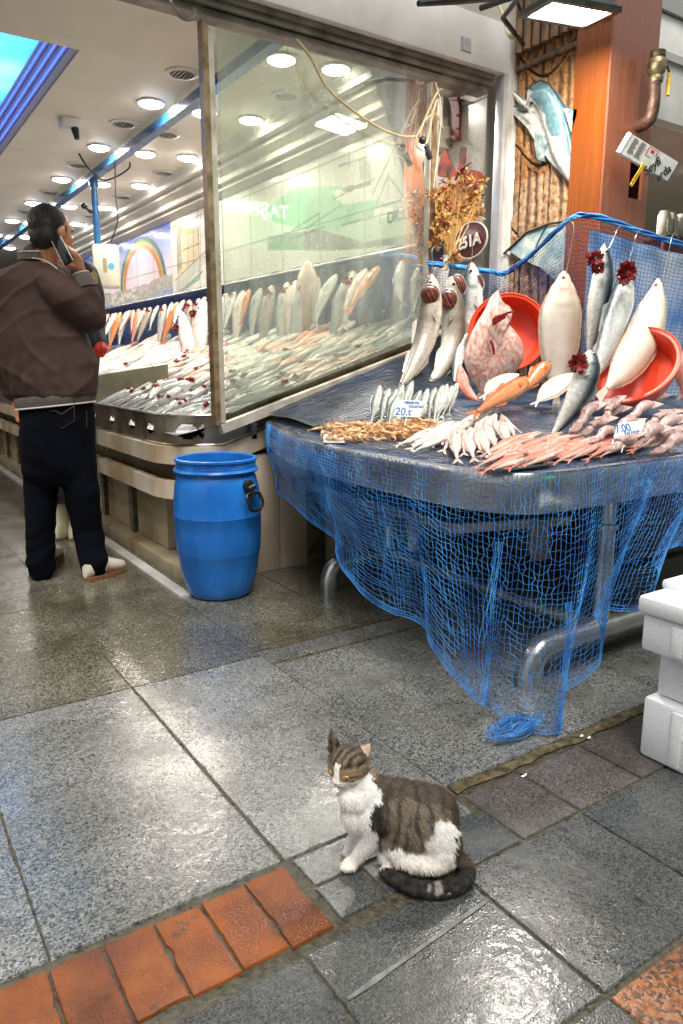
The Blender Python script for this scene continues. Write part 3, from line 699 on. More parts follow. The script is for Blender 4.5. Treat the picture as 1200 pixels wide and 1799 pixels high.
for k in range(7): mb = MB(); mb.tube([(3.06, 3.6+1.7*k, 1.79), (3.215, 3.6+1.7*k, 1.79)], .007, 6); mb.build('bracket', M_steel, t)

# ---- glass panel
gp = thing('glass_panel', (1.44, 3.2, .79), 'large grimy glass panel in an aged brown frame closing the end of the counter', 'glass panel')
gx0, gx1, gzt = 1.44, 2.745, 2.50; zb0, zb1 = .785, 1.185
M_frA = mat('brass_brown_frame', (.16, .10, .05), (.36, .25, .15), 16, .35, metal=.5, rvar=.1)
M_frB = mat('worn_silver_frame', (.42, .36, .28), (.6, .55, .47), 10, .35, metal=.4, rvar=.1)
def bar(mb, a, b, wd, y0, y1, n=V((0, 0, 1))):
    a, b = V(a), V(b); d = (b-a).normalized(); q = d.cross(V((0, 1, 0))).normalized()*wd
    P = [a, b, b+q, a+q]; fill_shape(mb, [V((p.x, y0, p.z)) for p in P], V((0, y1-y0, 0)))
def fb(nm, a, b, wd, m, y0=3.185, y1=3.225):
    mb = MB(); bar(mb, a, b, wd, y0, y1); return mb.build(nm, m, gp, smooth=False)
fb('frame_stile', (gx0, 0, gzt), (gx0, 0, zb0), -.026, M_frA, 3.18, 3.23); fb('frame_stile', (gx0+.0275, 0, gzt-.03), (gx0+.0275, 0, zb0+.009), -.03, M_frB)
fb('frame_top', (gx0, 0, gzt+.05), (gx1, 0, gzt+.05), .05, M_frA, 3.18, 3.23)
fb('frame_stile', (gx1-.035, 0, gzt), (gx1-.035, 0, zb1-.01), -.02, M_frB); fb('frame_stile', (gx1-.0135, 0, gzt), (gx1-.0135, 0, zb1-.01), -.032, M_frA, 3.18, 3.23)
fb('frame_bottom', (gx0+.0, 0, zb0), (gx1+.01, 0, zb1), -.045, M_frB, 3.182, 3.228)
m, nt, b = nt_new('grimy_glass'); L = nt.links; nt.nodes.remove(b); out = nt.nodes['Material Output']
tr_ = N(nt, 'ShaderNodeBsdfTransparent'); tr_.inputs[0].default_value = (.90, .95, .88, 1)
gl = N(nt, 'ShaderNodeBsdfGlossy'); gl.inputs['Roughness'].default_value = .02
df = N(nt, 'ShaderNodeBsdfDiffuse'); df.inputs[0].default_value = (.70, .72, .64, 1)
lw = N(nt, 'ShaderNodeFresnel'); lw.inputs['IOR'].default_value = 1.55
tc = N(nt, 'ShaderNodeTexCoord'); n1_ = N(nt, 'ShaderNodeTexNoise'); n1_.inputs['Scale'].default_value = 3.5; n1_.inputs['Detail'].default_value = 9; n1_.inputs['Roughness'].default_value = .75
mpg = N(nt, 'ShaderNodeMapping'); mpg.inputs['Scale'].default_value = (2.2, 1, .35)
L.new(tc.outputs['Object'], mpg.inputs[0]); L.new(mpg.outputs[0], n1_.inputs['Vector'])
r1 = ramp(nt, [(.34, (.05, .05, .05)), (.72, (.25, .25, .25))]); L.new(n1_.outputs['Fac'], r1.inputs[0])
vo = N(nt, 'ShaderNodeTexNoise'); vo.inputs['Scale'].default_value = 110; vo.inputs['Detail'].default_value = 1; L.new(tc.outputs['Object'], vo.inputs['Vector'])
r2 = ramp(nt, [(.70, (0, 0, 0)), (.76, (.55, .55, .55))]); L.new(vo.outputs['Fac'], r2.inputs[0])
big = N(nt, 'ShaderNodeTexNoise'); big.inputs['Scale'].default_value = 1.6; L.new(tc.outputs['Object'], big.inputs['Vector'])
r3 = ramp(nt, [(.4, (0, 0, 0)), (.65, (1, 1, 1))]); L.new(big.outputs['Fac'], r3.inputs[0])
mu = N(nt, 'ShaderNodeMath', operation='MULTIPLY'); L.new(r2.outputs[0], mu.inputs[0]); L.new(r3.outputs[0], mu.inputs[1])
ad = N(nt, 'ShaderNodeMath', operation='ADD', use_clamp=True); L.new(r1.outputs[0], ad.inputs[0]); L.new(mu.outputs[0], ad.inputs[1])
m1 = N(nt, 'ShaderNodeMixShader'); L.new(lw.outputs[0], m1.inputs[0]); L.new(tr_.outputs[0], m1.inputs[1]); L.new(gl.outputs[0], m1.inputs[2])
m2 = N(nt, 'ShaderNodeMixShader'); L.new(ad.outputs[0], m2.inputs[0]); L.new(m1.outputs[0], m2.inputs[1]); L.new(df.outputs[0], m2.inputs[2]); L.new(m2.outputs[0], out.inputs[0])
mb = MB(); fill_shape(mb, [V((gx0+.05, 3.203, zb0+.05)), V((gx1-.03, 3.203, zb1+.03)), V((gx1-.03, 3.203, gzt)), V((gx0+.05, 3.203, gzt))], V((0, .004, 0)))
mb.quad((0, 0, 0), (0, 0, 0), (0, 0, 0), (0, 0, 0)) if False else None
mb.build('pane', m, gp, smooth=False)

# ---- blue barrel
M_blue = mat('blue_plastic', (.008, .115, .44), (.02, .2, .62), 4, .3, bump=.12, bscale=8, rvar=.08, stretch=(1, 1, .4), detail=8, spec=.4)
scuff(M_blue, (.12, .32, .6), 30, (1, 1, .12), .62, .70, .5)
scuff(M_blue, (.02, .07, .2), 6, (1, 1, .5), .58, .72, .6)
scuff(M_blue, (.3, .42, .55), 70, (1, 1, 1), .70, .73, .5, 2)
bc = V((1.36, 3.075, 0)); br_ = thing('barrel', bc, 'open bright blue plastic barrel with black clamp handle standing at the counter corner', 'barrel')
prof = [(.0, .004), (.125, .002), (.138, .012), (.15, .05), (.166, .12), (.178, .21), (.180, .215), (.182, .222), (.187, .32), (.188, .395), (.190, .4), (.188, .408), (.186, .47), (.179, .54), (.168, .582), (.163, .59), (.163, .6), (.178, .603), (.182, .61), (.178, .617), (.170, .62), (.169, .648), (.176, .655), (.176, .664), (.168, .667), (.160, .662), (.158, .6), (.172, .5), (.175, .3), (.150, .05), (.0, .03)]
mb = MB(); mb.lathe([(max(r_*1.07, .001), z*.975) for r_, z in prof], 56, bc, cap=False); mb.build('barrel_body', M_blue, br_)
mb = MB()
for k in range(3): mb.tube([bc+V((.182*math.cos(t_), .182*math.sin(t_), .612+.006*k)) for t_ in [2*math.pi*i/40 for i in range(41)]], .0012, 4)
mb.build('screw_thread', M_blue, br_)
def handle(ang):
    d = V((math.cos(ang), math.sin(ang), 0)); s_ = V((-d.y, d.x, 0)); z = V((0, 0, 1)); c = bc+d*.192+z*.53
    mb = MB(); M_ = frame(c, s_, z); mb.lathe([(.03, -.006), (.032, .008), (.024, .014)], 20, M=M_)
    mb.tube([c+s_*.02+d*.02, c-s_*.02+d*.02-z*.01], .012, 8); mb.tube([c+d*.015-z*.0, c+d*.03-z*.05], .012, 8)
    o = mb.build('handle_mount', M_blk, br_)
    mb = MB(); q = [c+d*.03-z*.03+s_*.04, c+d*.045-z*.07+s_*.046, c+d*.045-z*.1+s_*.03, c+d*.045-z*.1-s_*.03, c+d*.045-z*.07-s_*.046, c+d*.03-z*.03-s_*.04, c+d*.03-z*.03+s_*.04]
    mb.tube(catmull(q, 36), .0075, 8); mb.build('grip', M_blk, o)
handle(R(-68))

# ================================================================== DOLPHIN PILLAR, COLUMN
# carved relief pillar, face x = 3.2 between y 2.64 and 3.06
PXF = 3.20
def colfn_pillar(y, z, h): pass
t = thing('carved_pillar', (3.3, 2.85, 0), 'orange carved pillar with fluted relief blocks behind the stall', 'pillar')
mb = MB(); mb.hascol = 1
def fl(y, z):
    # cracks follow block joints, flutes run upright inside each block
    bz = z+.12*math.sin(y*9+1); k = int((bz+3)*2.3); fz = (bz+3)*2.3-k
    sh = [.0, .43, .19, .61][k % 4]*.42; yy = (y-2.64+sh)/.21; j = int(yy+9); fy = (yy+9)-j
    w = noise.noise(V((y*10, z*4, 2)))*.012
    e = min(fz, 1-fz)/2.3; e2 = min(fy, 1-fy)*.21
    crack = min(e, e2)
    flute = .5+.5*math.cos((y+w)*2*math.pi/.056+k)
    inb = crack > .035
    return crack, (flute if inb else 1), noise.noise(V((k*3.3, j*5.1, 0)))
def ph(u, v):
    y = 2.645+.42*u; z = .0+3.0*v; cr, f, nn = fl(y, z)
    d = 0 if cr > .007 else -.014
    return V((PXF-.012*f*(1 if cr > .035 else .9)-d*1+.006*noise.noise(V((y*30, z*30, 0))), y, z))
def pc(u, v):
    y = 2.645+.42*u; z = 3.0*v; cr, f, nn = fl(y, z)
    c = mixc((.30, .115, .022), (.42, .19, .055), .5+nn+.6*noise.noise(V((y*12, z*9, 5))))
    if z < 2.05: c = mixc(c, (.46, .31, .19), .5+.5*noise.noise(V((y*9, z*5, 7))))
    if cr < .008: c = (.03, .022, .015)
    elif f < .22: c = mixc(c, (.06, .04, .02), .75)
    if noise.noise(V((y*60, z*60, 1))) > .22: c = mixc(c, (.05, .04, .03), .5)
    return c
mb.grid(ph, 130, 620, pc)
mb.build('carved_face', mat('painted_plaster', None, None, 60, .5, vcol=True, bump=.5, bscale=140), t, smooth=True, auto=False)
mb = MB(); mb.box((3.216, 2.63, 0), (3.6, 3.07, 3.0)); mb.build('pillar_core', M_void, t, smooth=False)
mb = MB()
for i in range(7): mb.tube([(3.165, 2.67+.06*i, 2.68), (3.16, 2.67+.06*i, 3.0)], [.026, .026], 7)
mb.box((3.17, 2.64, 2.60), (3.205, 3.065, 2.63), bev=.008); mb.build('carved_cap', mat('cap_wood', (.05, .03, .02), (.2, .11, .05), 9, .5, bump=.4, bscale=30, stretch=(1, 4, 1)), t)
# dolphin relief
def dz(l): return [PX(x, y, 3.17) for x, y in l]
dol = thing('dolphin_relief', PX(950, 250, 3.19), 'blue and white leaping dolphin carved in relief on the orange pillar', 'relief')
body = [(897, 160), (903, 160), (925, 180), (925, 160), (935, 147), (950, 141), (965, 147), (978, 165), (990, 185), (1003, 205), (1010, 260), (1008, 328), (990, 312), (970, 290), (945, 258), (925, 225), (908, 208), (893, 195), (897, 187), (912, 188), (918, 198), (922, 196), (908, 180), (898, 167)]
P = dz(body)
def dcol(co, nr):
    # px-like coordinates along the wall
    y, z = co.y, co.z
    up_ = (z-zd1)/(zd0-zd1); back = (yd1-y)/(yd1-yd0)   # up 0..1, back 0..1 to the right
    s = back*.9+up_*.5
    c = (.62, .62, .56)
    if back-(1-up_)*.9 > .28+.08*n1(co, 14): c = mixc((.14, .25, .27), (.07, .15, .18), .5+.7*n1(co, 30))
    if n1(co, 70) > .4: c = mixc(c, (.06, .1, .1), .4)
    return c
zd0 = max(p.z for p in P); zd1 = min(p.z for p in P); yd0 = min(p.y for p in P); yd1 = max(p.y for p in P)
mb = MB(); 
pc_ = sum(P, V((0, 0, 0)))/len(P)
fill_shape(mb, [V((3.215, p.y, p.z)) for p in P], V((-.045, 0, 0)))
def tubeblob(pts, rs, dep, mb_):
    pts = catmull(pts, 24); secs = []
    for i, p in enumerate(pts):
        tt = (pts[min(i+1, 24)]-pts[max(i-1, 0)]).normalized(); r_ = interp(rs, i/24); secs.append((p, tt.cross(V((1, 0, 0))).normalized()*r_, V((1, 0, 0))*dep*min(1, r_/.035)))
    mb_.loft(secs, 16)
tubeblob([PX(930, 183, 3.175), PX(955, 172, 3.175), PX(975, 215, 3.175), PX(987, 260, 3.175), PX(1004, 318, 3.175)], [.02, .05, .062, .058, .012], .045, mb)
tubeblob([PX(899, 162, 3.17), PX(915, 178, 3.17), PX(935, 192, 3.17)], [.007, .012, .022], .03, mb)
tubeblob([PX(894, 191, 3.17), PX(908, 194, 3.17), PX(935, 212, 3.17)], [.006, .009, .018], .028, mb)
mo = MB(); mo.tube([V((3.172, p.y, p.z)) for p in P+[P[0]]], .0045, 5); mo.build('dark_outline', mat('outline_black', (.03, .03, .03)), dol)
db = blobs('dolphin_body', mb, mat('relief_paint', None, None, 50, .3, vcol=True, coat=.4, bump=.3, bscale=60), .005, 3, dol, colfn=dcol)
for l in ([(938, 235), (948, 240), (955, 258), (952, 282), (945, 282), (940, 262), (942, 280)], [(990, 190), (1014, 192), (1012, 206), (1003, 232), (998, 215)]):
    mb = MB(); PP = [PX(x, y, 3.145) for x, y in l]
    if len(l) == 7: PP = [PX(x, y, 3.145) for x, y in [(940, 232), (952, 238), (957, 252), (949, 282), (943, 278), (939, 255)]]
    fill_shape(mb, PP, V((.05, 0, 0)))
    mb.build('fin', mat('fin_paint', (.12, .2, .21), (.42, .46, .43), 25, .35), dol, smooth=False)
mb = MB(); mb.sphere(PX(934, 181, 3.138), (.006, .011, .008)); mb.build('eye', M_blk, dol)
mb = MB(); L2 = [PX(x, y, 3.18) for x, y in [(912, 188), (922, 197), (932, 197), (926, 190), (914, 185)]]; fill_shape(mb, L2, V((-.035, 0, 0))); mb.build('mouth', mat('mouth_black', (.03, .03, .03)), dol, smooth=False)
# second relief: grey-blue fish at the foot of the pillar
f2 = thing('fish_relief', PX(950, 440, 3.17), 'lower blue and white fish tail relief half hidden behind the net', 'relief')
mb = MB(); fill_shape(mb, [PX(x, y, 3.16) for x, y in [(893, 440), (925, 410), (965, 396), (1012, 392), (1012, 470), (985, 500), (950, 470), (915, 455)]], V((.03, 0, 0)))
mb.build('relief_body', mat('relief_blue', (.2, .36, .38), (.6, .62, .56), 16, .35, bump=.4, bscale=50, detail=9), f2, smooth=False)
mb = MB(); mb.tube([PX(x, y, 3.155) for x, y in [(885, 446), (925, 408), (965, 393), (1013, 386)]], .007, 6); mb.tube([PX(x, y, 3.155) for x, y in [(935, 452), (945, 425), (960, 396)]], .003, 6); mb.build('relief_outline', mat('relief_black', (.03, .028, .025)), f2)

# wooden column
def woodmat(name, a, b, rough=.25, sx=(26, 26, 1.2)):
    return mat(name, a, b, 2.2, rough, rvar=.05, stretch=sx, coat=.35, detail=8)
M_woodO = woodmat('orange_wood', (.175, .042, .006), (.205, .053, .009)); M_woodP = woodmat('brown_laminate', (.20, .066, .033), (.225, .078, .042))
t = thing('column', (3.33, 2.55, 0), 'tall square column clad in orange and brown wood laminate beside the carved pillar', 'column')
mb = MB(); mb.box((3.145, 2.445, 0), (3.16, 2.635, 3.2)); mb.build('side_cladding', M_woodO, t, smooth=False)
mb = MB()
hx0, hx1 = PY(1104, 300, 2.44).x, PY(1126, 300, 2.44).x; hz0, hz1 = PY(1112, 350, 2.44).z, PY(1112, 285, 2.44).z
CX1 = 3.505
mb.box((3.147, 2.43, 0), (hx0, 2.444, 3.2)); mb.box((hx0, 2.43, 0), (hx1, 2.444, hz0)); mb.box((hx0, 2.43, hz1), (hx1, 2.444, 3.2)); mb.box((hx1, 2.43, 0), (CX1, 2.444, 3.2))
mb.build('front_cladding', M_woodP, t, smooth=False)
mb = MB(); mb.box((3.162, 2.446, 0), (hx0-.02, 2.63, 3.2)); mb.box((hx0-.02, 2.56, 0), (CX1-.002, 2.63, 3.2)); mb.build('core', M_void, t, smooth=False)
mb = MB(); mb.box((hx1+.02, 2.446, 0), (CX1, 2.558, hz0-.05)); mb.box((CX1-.012, 2.446, hz0-.05), (CX1, 2.558, 3.2)); mb.build('inner_panel', M_woodP, t, smooth=False)
# pipe with valve
M_brass = mat('old_brass', (.12, .09, .05), (.3, .25, .14), 20, .4, metal=.7, bump=.4, bscale=60, rvar=.1); M_rust = mat('rusty_iron', (.05, .025, .018), (.17, .09, .06), 14, .5, metal=.4, bump=.4, bscale=50)
pc0 = PY(1158, 150, 2.36); t = thing('valve_pipe', PY(1125, 215, 2.44), 'rusty elbow pipe with brass valve and yellow lever on the brown column', 'pipe')
e0, e1, e2, e3 = PY(1122, 222, 2.43), PY(1140, 212, 2.36), PY(1148, 185, 2.35), PY(1150, 145, 2.35)
mb = MB(); mb.tube(catmull([e0, e1, e2, e3], 24), .03, 16); mb.build('elbow', M_rust, t)
mb = MB(); M_ = frame(PY(1152, 145, 2.35), (1, 0, 0), (0, 1, 0)); H_ = .135
mb.lathe([(.034, 0), (.036, .02), (.03, .03), (.042, .045), (.046, .07), (.042, .095), (.034, .105), (.037, .11), (.037, .135), (.028, .137)], 10, M=M_); mb.build('valve', M_brass, t)
mb = MB(); h0 = PY(1170, 108, 2.34); h1 = PY(1176, 128, 2.33); h2 = PY(1173, 168, 2.32); mb.tube([PY(1156, 112, 2.34), h0], .01, 8); mb.tube([h0, h1], .006, 8); mb.build('spindle', M_rust, t)
mb = MB(); mb.tube([h1, h1.lerp(h2, .5), h2], [.008, .011, .009], 8); mb.build('lever', mat('yellow_rubber', (.6, .38, .03), (.7, .48, .08), 9, .5), t)
# rolled newspaper wedged in the slot
nw = thing('newspaper', PY(1140, 290, 2.38), 'folded newspaper with black headline wedged under the pipe on the column', 'newspaper')
q = [PY(1088, 268, 2.36), PY(1108, 234, 2.34), PY(1192, 285, 2.30), PY(1163, 320, 2.32)]
c0, c1, c2, c3 = q; c3 = c0+(c2-c1)
ex = (c2-c1).normalized(); ey = (c1-c0).normalized(); en = ex.cross(ey).normalized()
if en.y > 0: en = -en
M_paper = mat('newsprint', (.6, .6, .56), (.74, .74, .7), 20, .7, bump=.3, bscale=30)
mb = MB()
for k in range(3):
    o = en*(-.008*k)
    g = .003*k
    fill_shape(mb, [c0+o+ex*g, c1+o+ex*g, c2+o-ex*g, c3+o-ex*g], en*-.0075)
mb.tube([c0-en*.012+ex*.006, c1-en*.012+ex*.006], .0135, 12)
mb.build('paper_roll', M_paper, nw)
M_ink = mat('black_ink', (.015, .015, .015), None, 5, .6); M_redink = mat('red_ink', (.5, .05, .03))
LW = (c2-c1).length; LH = (c1-c0).length
ax_ = ((c3-c0).normalized()+ex).normalized()
ib = c0+en*.0012
ta, tb = PY(1137, 309, 2.33), PY(1176, 270, 2.33); tx_ = (tb-ta); tx_ = tx_-en*tx_.dot(en); ty_ = en.cross(tx_)
proj = lambda p: p+en*(.003-(p-c0).dot(en))
text_obj('headline', 'Seyfi', frame(proj(ta), tx_-en*tx_.dot(en), ty_), .060, M_ink, nw, ext=.0006, off=.0008)
text_obj('headline', 'arda', frame(proj(PY(1158, 319, 2.32)), tx_-en*tx_.dot(en), ty_), .056, M_ink, nw, ext=.0006, off=.0008)
mb = MB()
def prect(mb, u0, v0, u1, v1, lift=.001):
    p = lambda u, v: c0+ax_*LW*u+ey*LH*v+en*lift
    fill_shape(mb, [p(u0, v0), p(u1, v0), p(u1, v1), p(u0, v1)], en*-.0012)
for i in range(14):
    for j in range(2): prect(mb, .10+.14*j, .90-.055*i, .10+.14*j+RU(.07, .12), .925-.055*i)
mb.build('printed_column', mat('grey_ink2', (.2, .2, .2)), nw, smooth=False)
mb = MB(); prect(mb, .40, .5, .415, .95); prect(mb, .40, .93, .6, .95); prect(mb, .46, .72, .53, .86); prect(mb, .57, .7, .59, .86); prect(mb, .40, .5, .5, .515); mb.build('red_rule', M_redink, nw, smooth=False)
t = thing('yellow_tag', PY(1113, 320, 2.36), 'narrow yellow lettered strip hanging below the newspaper', 'tag')
y0, y1 = PY(1109, 326, 2.355), PY(1132, 288, 2.335); d_ = (y1-y0).normalized(); sN = d_.cross(V((0, 1, 0))).normalized()*.018
mb = MB(); fill_shape(mb, [y0-sN*.55, y0+sN*.55, y1+sN*.55, y1-sN*.55], V((0, .004, 0))); mb.build('strip', mat('yellow_plastic', (.75, .42, .02), (.85, .52, .05), 9, .4), t, smooth=False)
text_obj('lettering', 'OKANLI', frame(y0+V((0, -.0012, 0))-sN*-.2, d_, V((-1, 0, 0))), .018, mat('brown_ink', (.3, .12, .02)), t, ext=.0003)

# floodlight above the stall
fc = V((2.72, 2.33, 2.53)); t = thing('floodlight', fc, 'black floodlight with bright rectangular glass mounted above the carved pillar', 'floodlight')
Mf = Matrix.Translation(fc) @ Matrix.Rotation(R(-15), 4, 'Z') @ Matrix.Rotation(R(6), 4, 'X')
mb = MB()
top = [(-.10, -.07), (.10, -.07), (.10, .07), (-.10, .07)]; bot = [(-.17, -.115), (.17, -.115), (.17, .115), (-.17, .115)]
i0 = [mb.av(Mf @ V((x, y, .09))) for x, y in top]; i1 = [mb.av(Mf @ V((x, y, .0))) for x, y in bot]; mb.af(*i0)
for k in range(4): mb.af(i1[k], i1[(k+1) % 4], i0[(k+1) % 4], i0[k])
for (a, b) in (((-.175, -.12, -.012), (.175, -.095, .01)), ((-.175, .095, -.012), (.175, .12, .01)), ((-.175, -.095, -.012), (-.145, .095, .01)), ((.145, -.095, -.012), (.175, .095, .01))): mb.box(a, b, M=Mf)
mb.box((.175, -.02, -.01), (.2, .02, .012), M=Mf)
M_hous = mat('black_metal', (.02, .02, .02), (.05, .045, .04), 20, .4, metal=.3)
mb.build('lamp_housing', M_hous, t, smooth=False)
mb = MB(); mb.box((-.143, -.093, -.004), (.143, .093, .004), M=Mf); mb.build('lit_glass', mat('flood_glow', (.9, .9, .9), None, emit=(1, .97, .9), es=30), t, smooth=False)
mb = MB(); mb.tube([Mf @ V((-.1, 0, .05)), Mf @ V((-.14, .1, .12)), V((2.75, 2.75, 2.66)), V((3.05, 2.9, 2.66))], .012, 8); mb.build('bracket', M_hous, t)
l = bpy.data.lights.new('flood_lamp', 'AREA'); l.shape = 'RECTANGLE'; l.size = .28; l.size_y = .18; l.energy = 17; l.color = (1, .93, .82)
o = bpy.data.objects.new('flood_lamp', l); COL.objects.link(o); o.matrix_world = Mf @ Matrix.Translation((0, 0, -.02))
cable('power_cable', [PY(873, 0, 2.95), PY(885, 30, 2.9), PY(893, 60, 2.85), PY(903, 68, 2.85), PY(910, 60, 2.85)], .008, mat('cream_cable', (.55, .45, .28)), 'cream cable end curling beside the floodlight')
cable('power_cable', [PY(915, 20, 2.9), PY(908, 0, 2.9), PY(900, -20, 2.9)], .008, M_blk, 'dark cable rising above the floodlight')
mb = MB(); mb.tube([PY(735, 6, 2.6), PY(800, 0, 2.6), PY(875, -6, 2.6)], [.012, .018, .018], 8); mb.tube([PY(845, 14, 2.9), PY(900, -5, 2.7)], .014, 8)
tag(mb.build('lamp_arm', M_hous, org=PY(800, 0, 2.6)), 'thin dark lamp arm crossing the top of the white fascia', 'bracket')
M_cc = mat('dirty_cable', (.35, .24, .13), (.5, .38, .22), 20, .5)
cable('loose_cable', [PY(520, 68, 3.15), PY(545, 100, 3.14), PY(580, 160, 3.14), PY(650, 215, 3.14), PY(700, 238, 3.14), PY(735, 240, 3.13)], .006, M_cc, 'brown cable drooping across the top of the glass panel')
cable('loose_cable', [PY(770, 160, 3.13), PY(757, 185, 3.12), PY(738, 235, 3.12), PY(750, 250, 3.12), PY(760, 200, 3.12), PY(768, 175, 3.12)], .006, M_cc, 'brown cable looped on the right frame of the glass panel')
cable('loose_cable', [PY(752, 268, 3.12), PY(738, 262, 3.12), PY(730, 248, 3.12), PY(745, 215, 3.12), PY(765, 200, 3.12), PY(778, 225, 3.12)], .004, M_cc, 'thin brown loop of cable by the black plug')
mb = MB(); mb.tube([PY(748, 255, 3.12), PY(752, 268, 3.12), PY(756, 280, 3.12)], [.012, .016, .014], 8); mb.sphere(PY(742, 246, 3.12), .02)
tag(mb.build('cable_plug', M_blk, org=PY(750, 265, 3.12)), 'black plug hanging at the right frame of the glass panel', 'plug')
cable('thin_line', [PY(765, 145, 3.14), PY(775, 200, 3.1), PY(762, 330, 3.1)], .003, mat('string', (.5, .45, .3)), 'thin string hanging inside the right frame of the glass')
# rusty bracket, electrical box on the tile wall
t = thing('wall_bracket', PX(803, 210, 3.21), 'dark red rusty metal bracket bolted on the white tile wall', 'bracket')
mb = MB(); Pq = [PX(x, y, 3.20) for x, y in [(792, 172), (808, 171), (811, 190), (810, 248), (799, 249), (798, 195)]]; fill_shape(mb, Pq, V((-.02, 0, 0))); Pq = [PX(x, y, 3.15) for x, y in [(788, 172), (803, 172), (803, 176), (790, 175)]]; fill_shape(mb, Pq, V((.05, 0, 0))); Pq = [PX(x, y, 3.15) for x, y in [(788, 237), (800, 239), (800, 245), (792, 242)]]; fill_shape(mb, Pq, V((.05, 0, 0)))
mb.build('plate', mat('red_rust', (.14, .02, .015), (.2, .04, .03), 20, .5), t, smooth=False)
mb = MB(); mb.sphere(PX(803, 202, 3.175), .008); mb.sphere(PX(803, 225, 3.175), .008); mb.build('bolt', M_steel, t)
t = thing('cable_duct', PX(785, 200, 3.19), 'white plastic duct and junction box running down the tile wall', 'duct')
mb = MB(); 
def wbox(mb, x0, y0, x1, y1, d, X=3.215):
    a, b = PX(x0, y0, X), PX(x1, y1, X); mb.box((X-d, a.y, b.z), (X, b.y, a.z), bev=.004)
wbox(mb, 775, 168, 788, 245, .05); mb.build('duct', mat('grey_plastic', (.45, .45, .4), (.55, .54, .48), 4, .4), t)
mb = MB(); wbox(mb, 768, 232, 792, 262, .1); mb.build('junction_box', M_cream, t)
# sign plate 251A, butterfly, orange board, dried flowers
t = thing('orange_board', PX(790, 380, 3.2), 'amber coloured picture board behind the dried flowers', 'board')
mb = MB(); mb.box((3.19, PX(838, 300, 3.2).y, 1.70), (3.214, PX(762, 300, 3.2).y, 2.14)); mb.build('board_face', mat('amber_print', (.55, .2, .02), (.75, .45, .1), 7, .4, detail=8), t, smooth=False)
mb = MB(); mb.box((3.186, PX(842, 300, 3.2).y, 1.67), (3.189, PX(762, 300, 3.2).y, 1.70)); mb.build('board_rail', M_steel, t, smooth=False)
t = thing('number_plate', PX(828, 422, 3.15), 'maroon oval plate with the white number 251A behind the flowers', 'sign')
c = PX(828, 422, 3.15); mb = MB(); M_ = frame(c, (0, -1, .0), (0, 0, 1)) @ Matrix.Diagonal((1.35, 1, 1, 1)); mb.lathe([(.10, -.002), (.10, .006)], 36, M=M_); mb.build('plate', mat('maroon_enamel', (.09, .015, .015), None, 5, .3, coat=.5), t, smooth=False)
mb = MB(); mb.lathe([(.104, .0), (.104, .008), (.098, .008), (.098, .0), (.104, 0)], 36, M=M_, cap=False); mb.build('plate_rim', M_cream, t, smooth=False)
tm = mat('white_enamel', (.75, .73, .68), None, 5, .3)
text_obj('plate_number', '251A', frame(PX(803, 440, 3.135), (0, -1, .10), (0, 0, 1)), .092, tm, t, ext=.001, off=.003)
t = thing('butterfly', PX(805, 290, 3.15), 'red and black paper butterfly above the dried flowers', 'ornament')
for l in ([(803, 308), (782, 262), (772, 285), (770, 308), (788, 312)], [(804, 306), (808, 262), (816, 258), (819, 262), (815, 300), (808, 308)], [(808, 308), (825, 299), (845, 303), (849, 320), (838, 335), (818, 325)]):
    mb = MB(); PP = catmull([PX(x, y, 3.13) for x, y in l+[l[0]]], 30)[:-1]; fill_shape(mb, PP, V((.004, 0, 0))); mb.build('wing', mat('red_wing', (.06, .01, .01), (.5, .05, .015), 16, .45, detail=2), t, smooth=False)
mb = MB(); mb.tube([PX(800, 318, 3.125), PX(806, 300, 3.125), PX(828, 285, 3.12)], [.008, .01, .004], 8); mb.build('insect_body', mat('dark_red', (.25, .02, .01)), t)
def leafcard(mb, c, d, n_, L_, W_, col):
    d = d.normalized(); s_ = d.cross(n_).normalized(); n_ = s_.cross(d); mb.cur = col
    i = [mb.av(c), mb.av(c+d*L_*.5+s_*W_+n_*W_*.3), mb.av(c+d*L_), mb.av(c+d*L_*.5-s_*W_+n_*W_*.3)]
    mb.af(i[0], i[1], i[2]); mb.af(i[0], i[2], i[3])
t = thing('dried_bouquet', PY(790, 455, 3.12), 'bunch of golden dried leaves and flowers hanging beside the glass frame', 'dried flowers')
mb = MB(); mb.hascol = 1
def rv(): return V((random.gauss(0, 1), random.gauss(0, 1), random.gauss(0, 1))).normalized()
for (px_, py_, rad_, n_) in ((785, 330, .05, 60), (820, 320, .06, 70), (835, 345, .05, 60), (780, 365, .06, 80), (810, 370, .07, 90), (842, 372, .035, 30), (770, 400, .05, 60), (780, 392, .045, 70), (768, 428, .035, 40), (797, 455, .03, 50), (760, 345, .03, 25), (845, 320, .03, 25)):
    c = PY(px_, py_, 3.1+RU(-.03, .03))
    for _ in range(n_):
        p = c+rv()*rad_*random.random()**.5; col_ = random.choice([(.40, .17, .03), (.48, .25, .06), (.32, .11, .02), (.52, .33, .12), (.24, .06, .02)])
        leafcard(mb, p, rv()+V((0, -.3, .2)), rv(), RU(.022, .045), RU(.005, .01), col_)
mb.build('dried_leaf', mat('dry_leaf', None, None, 40, .6, vcol=True), t, smooth=False)
mb = MB()
for k in range(16):
    a = PY(778+RU(-4, 4), 475, 3.1); b_ = PY(RU(770, 835), RU(330, 420), 3.1+RU(-.03, .03)); mb.tube(catmull([a, PY(792+RU(-6, 6), 455, 3.1), b_], 8), .0022, 5)
mb.build('stem', mat('dry_stem', (.4, .25, .08)), t)
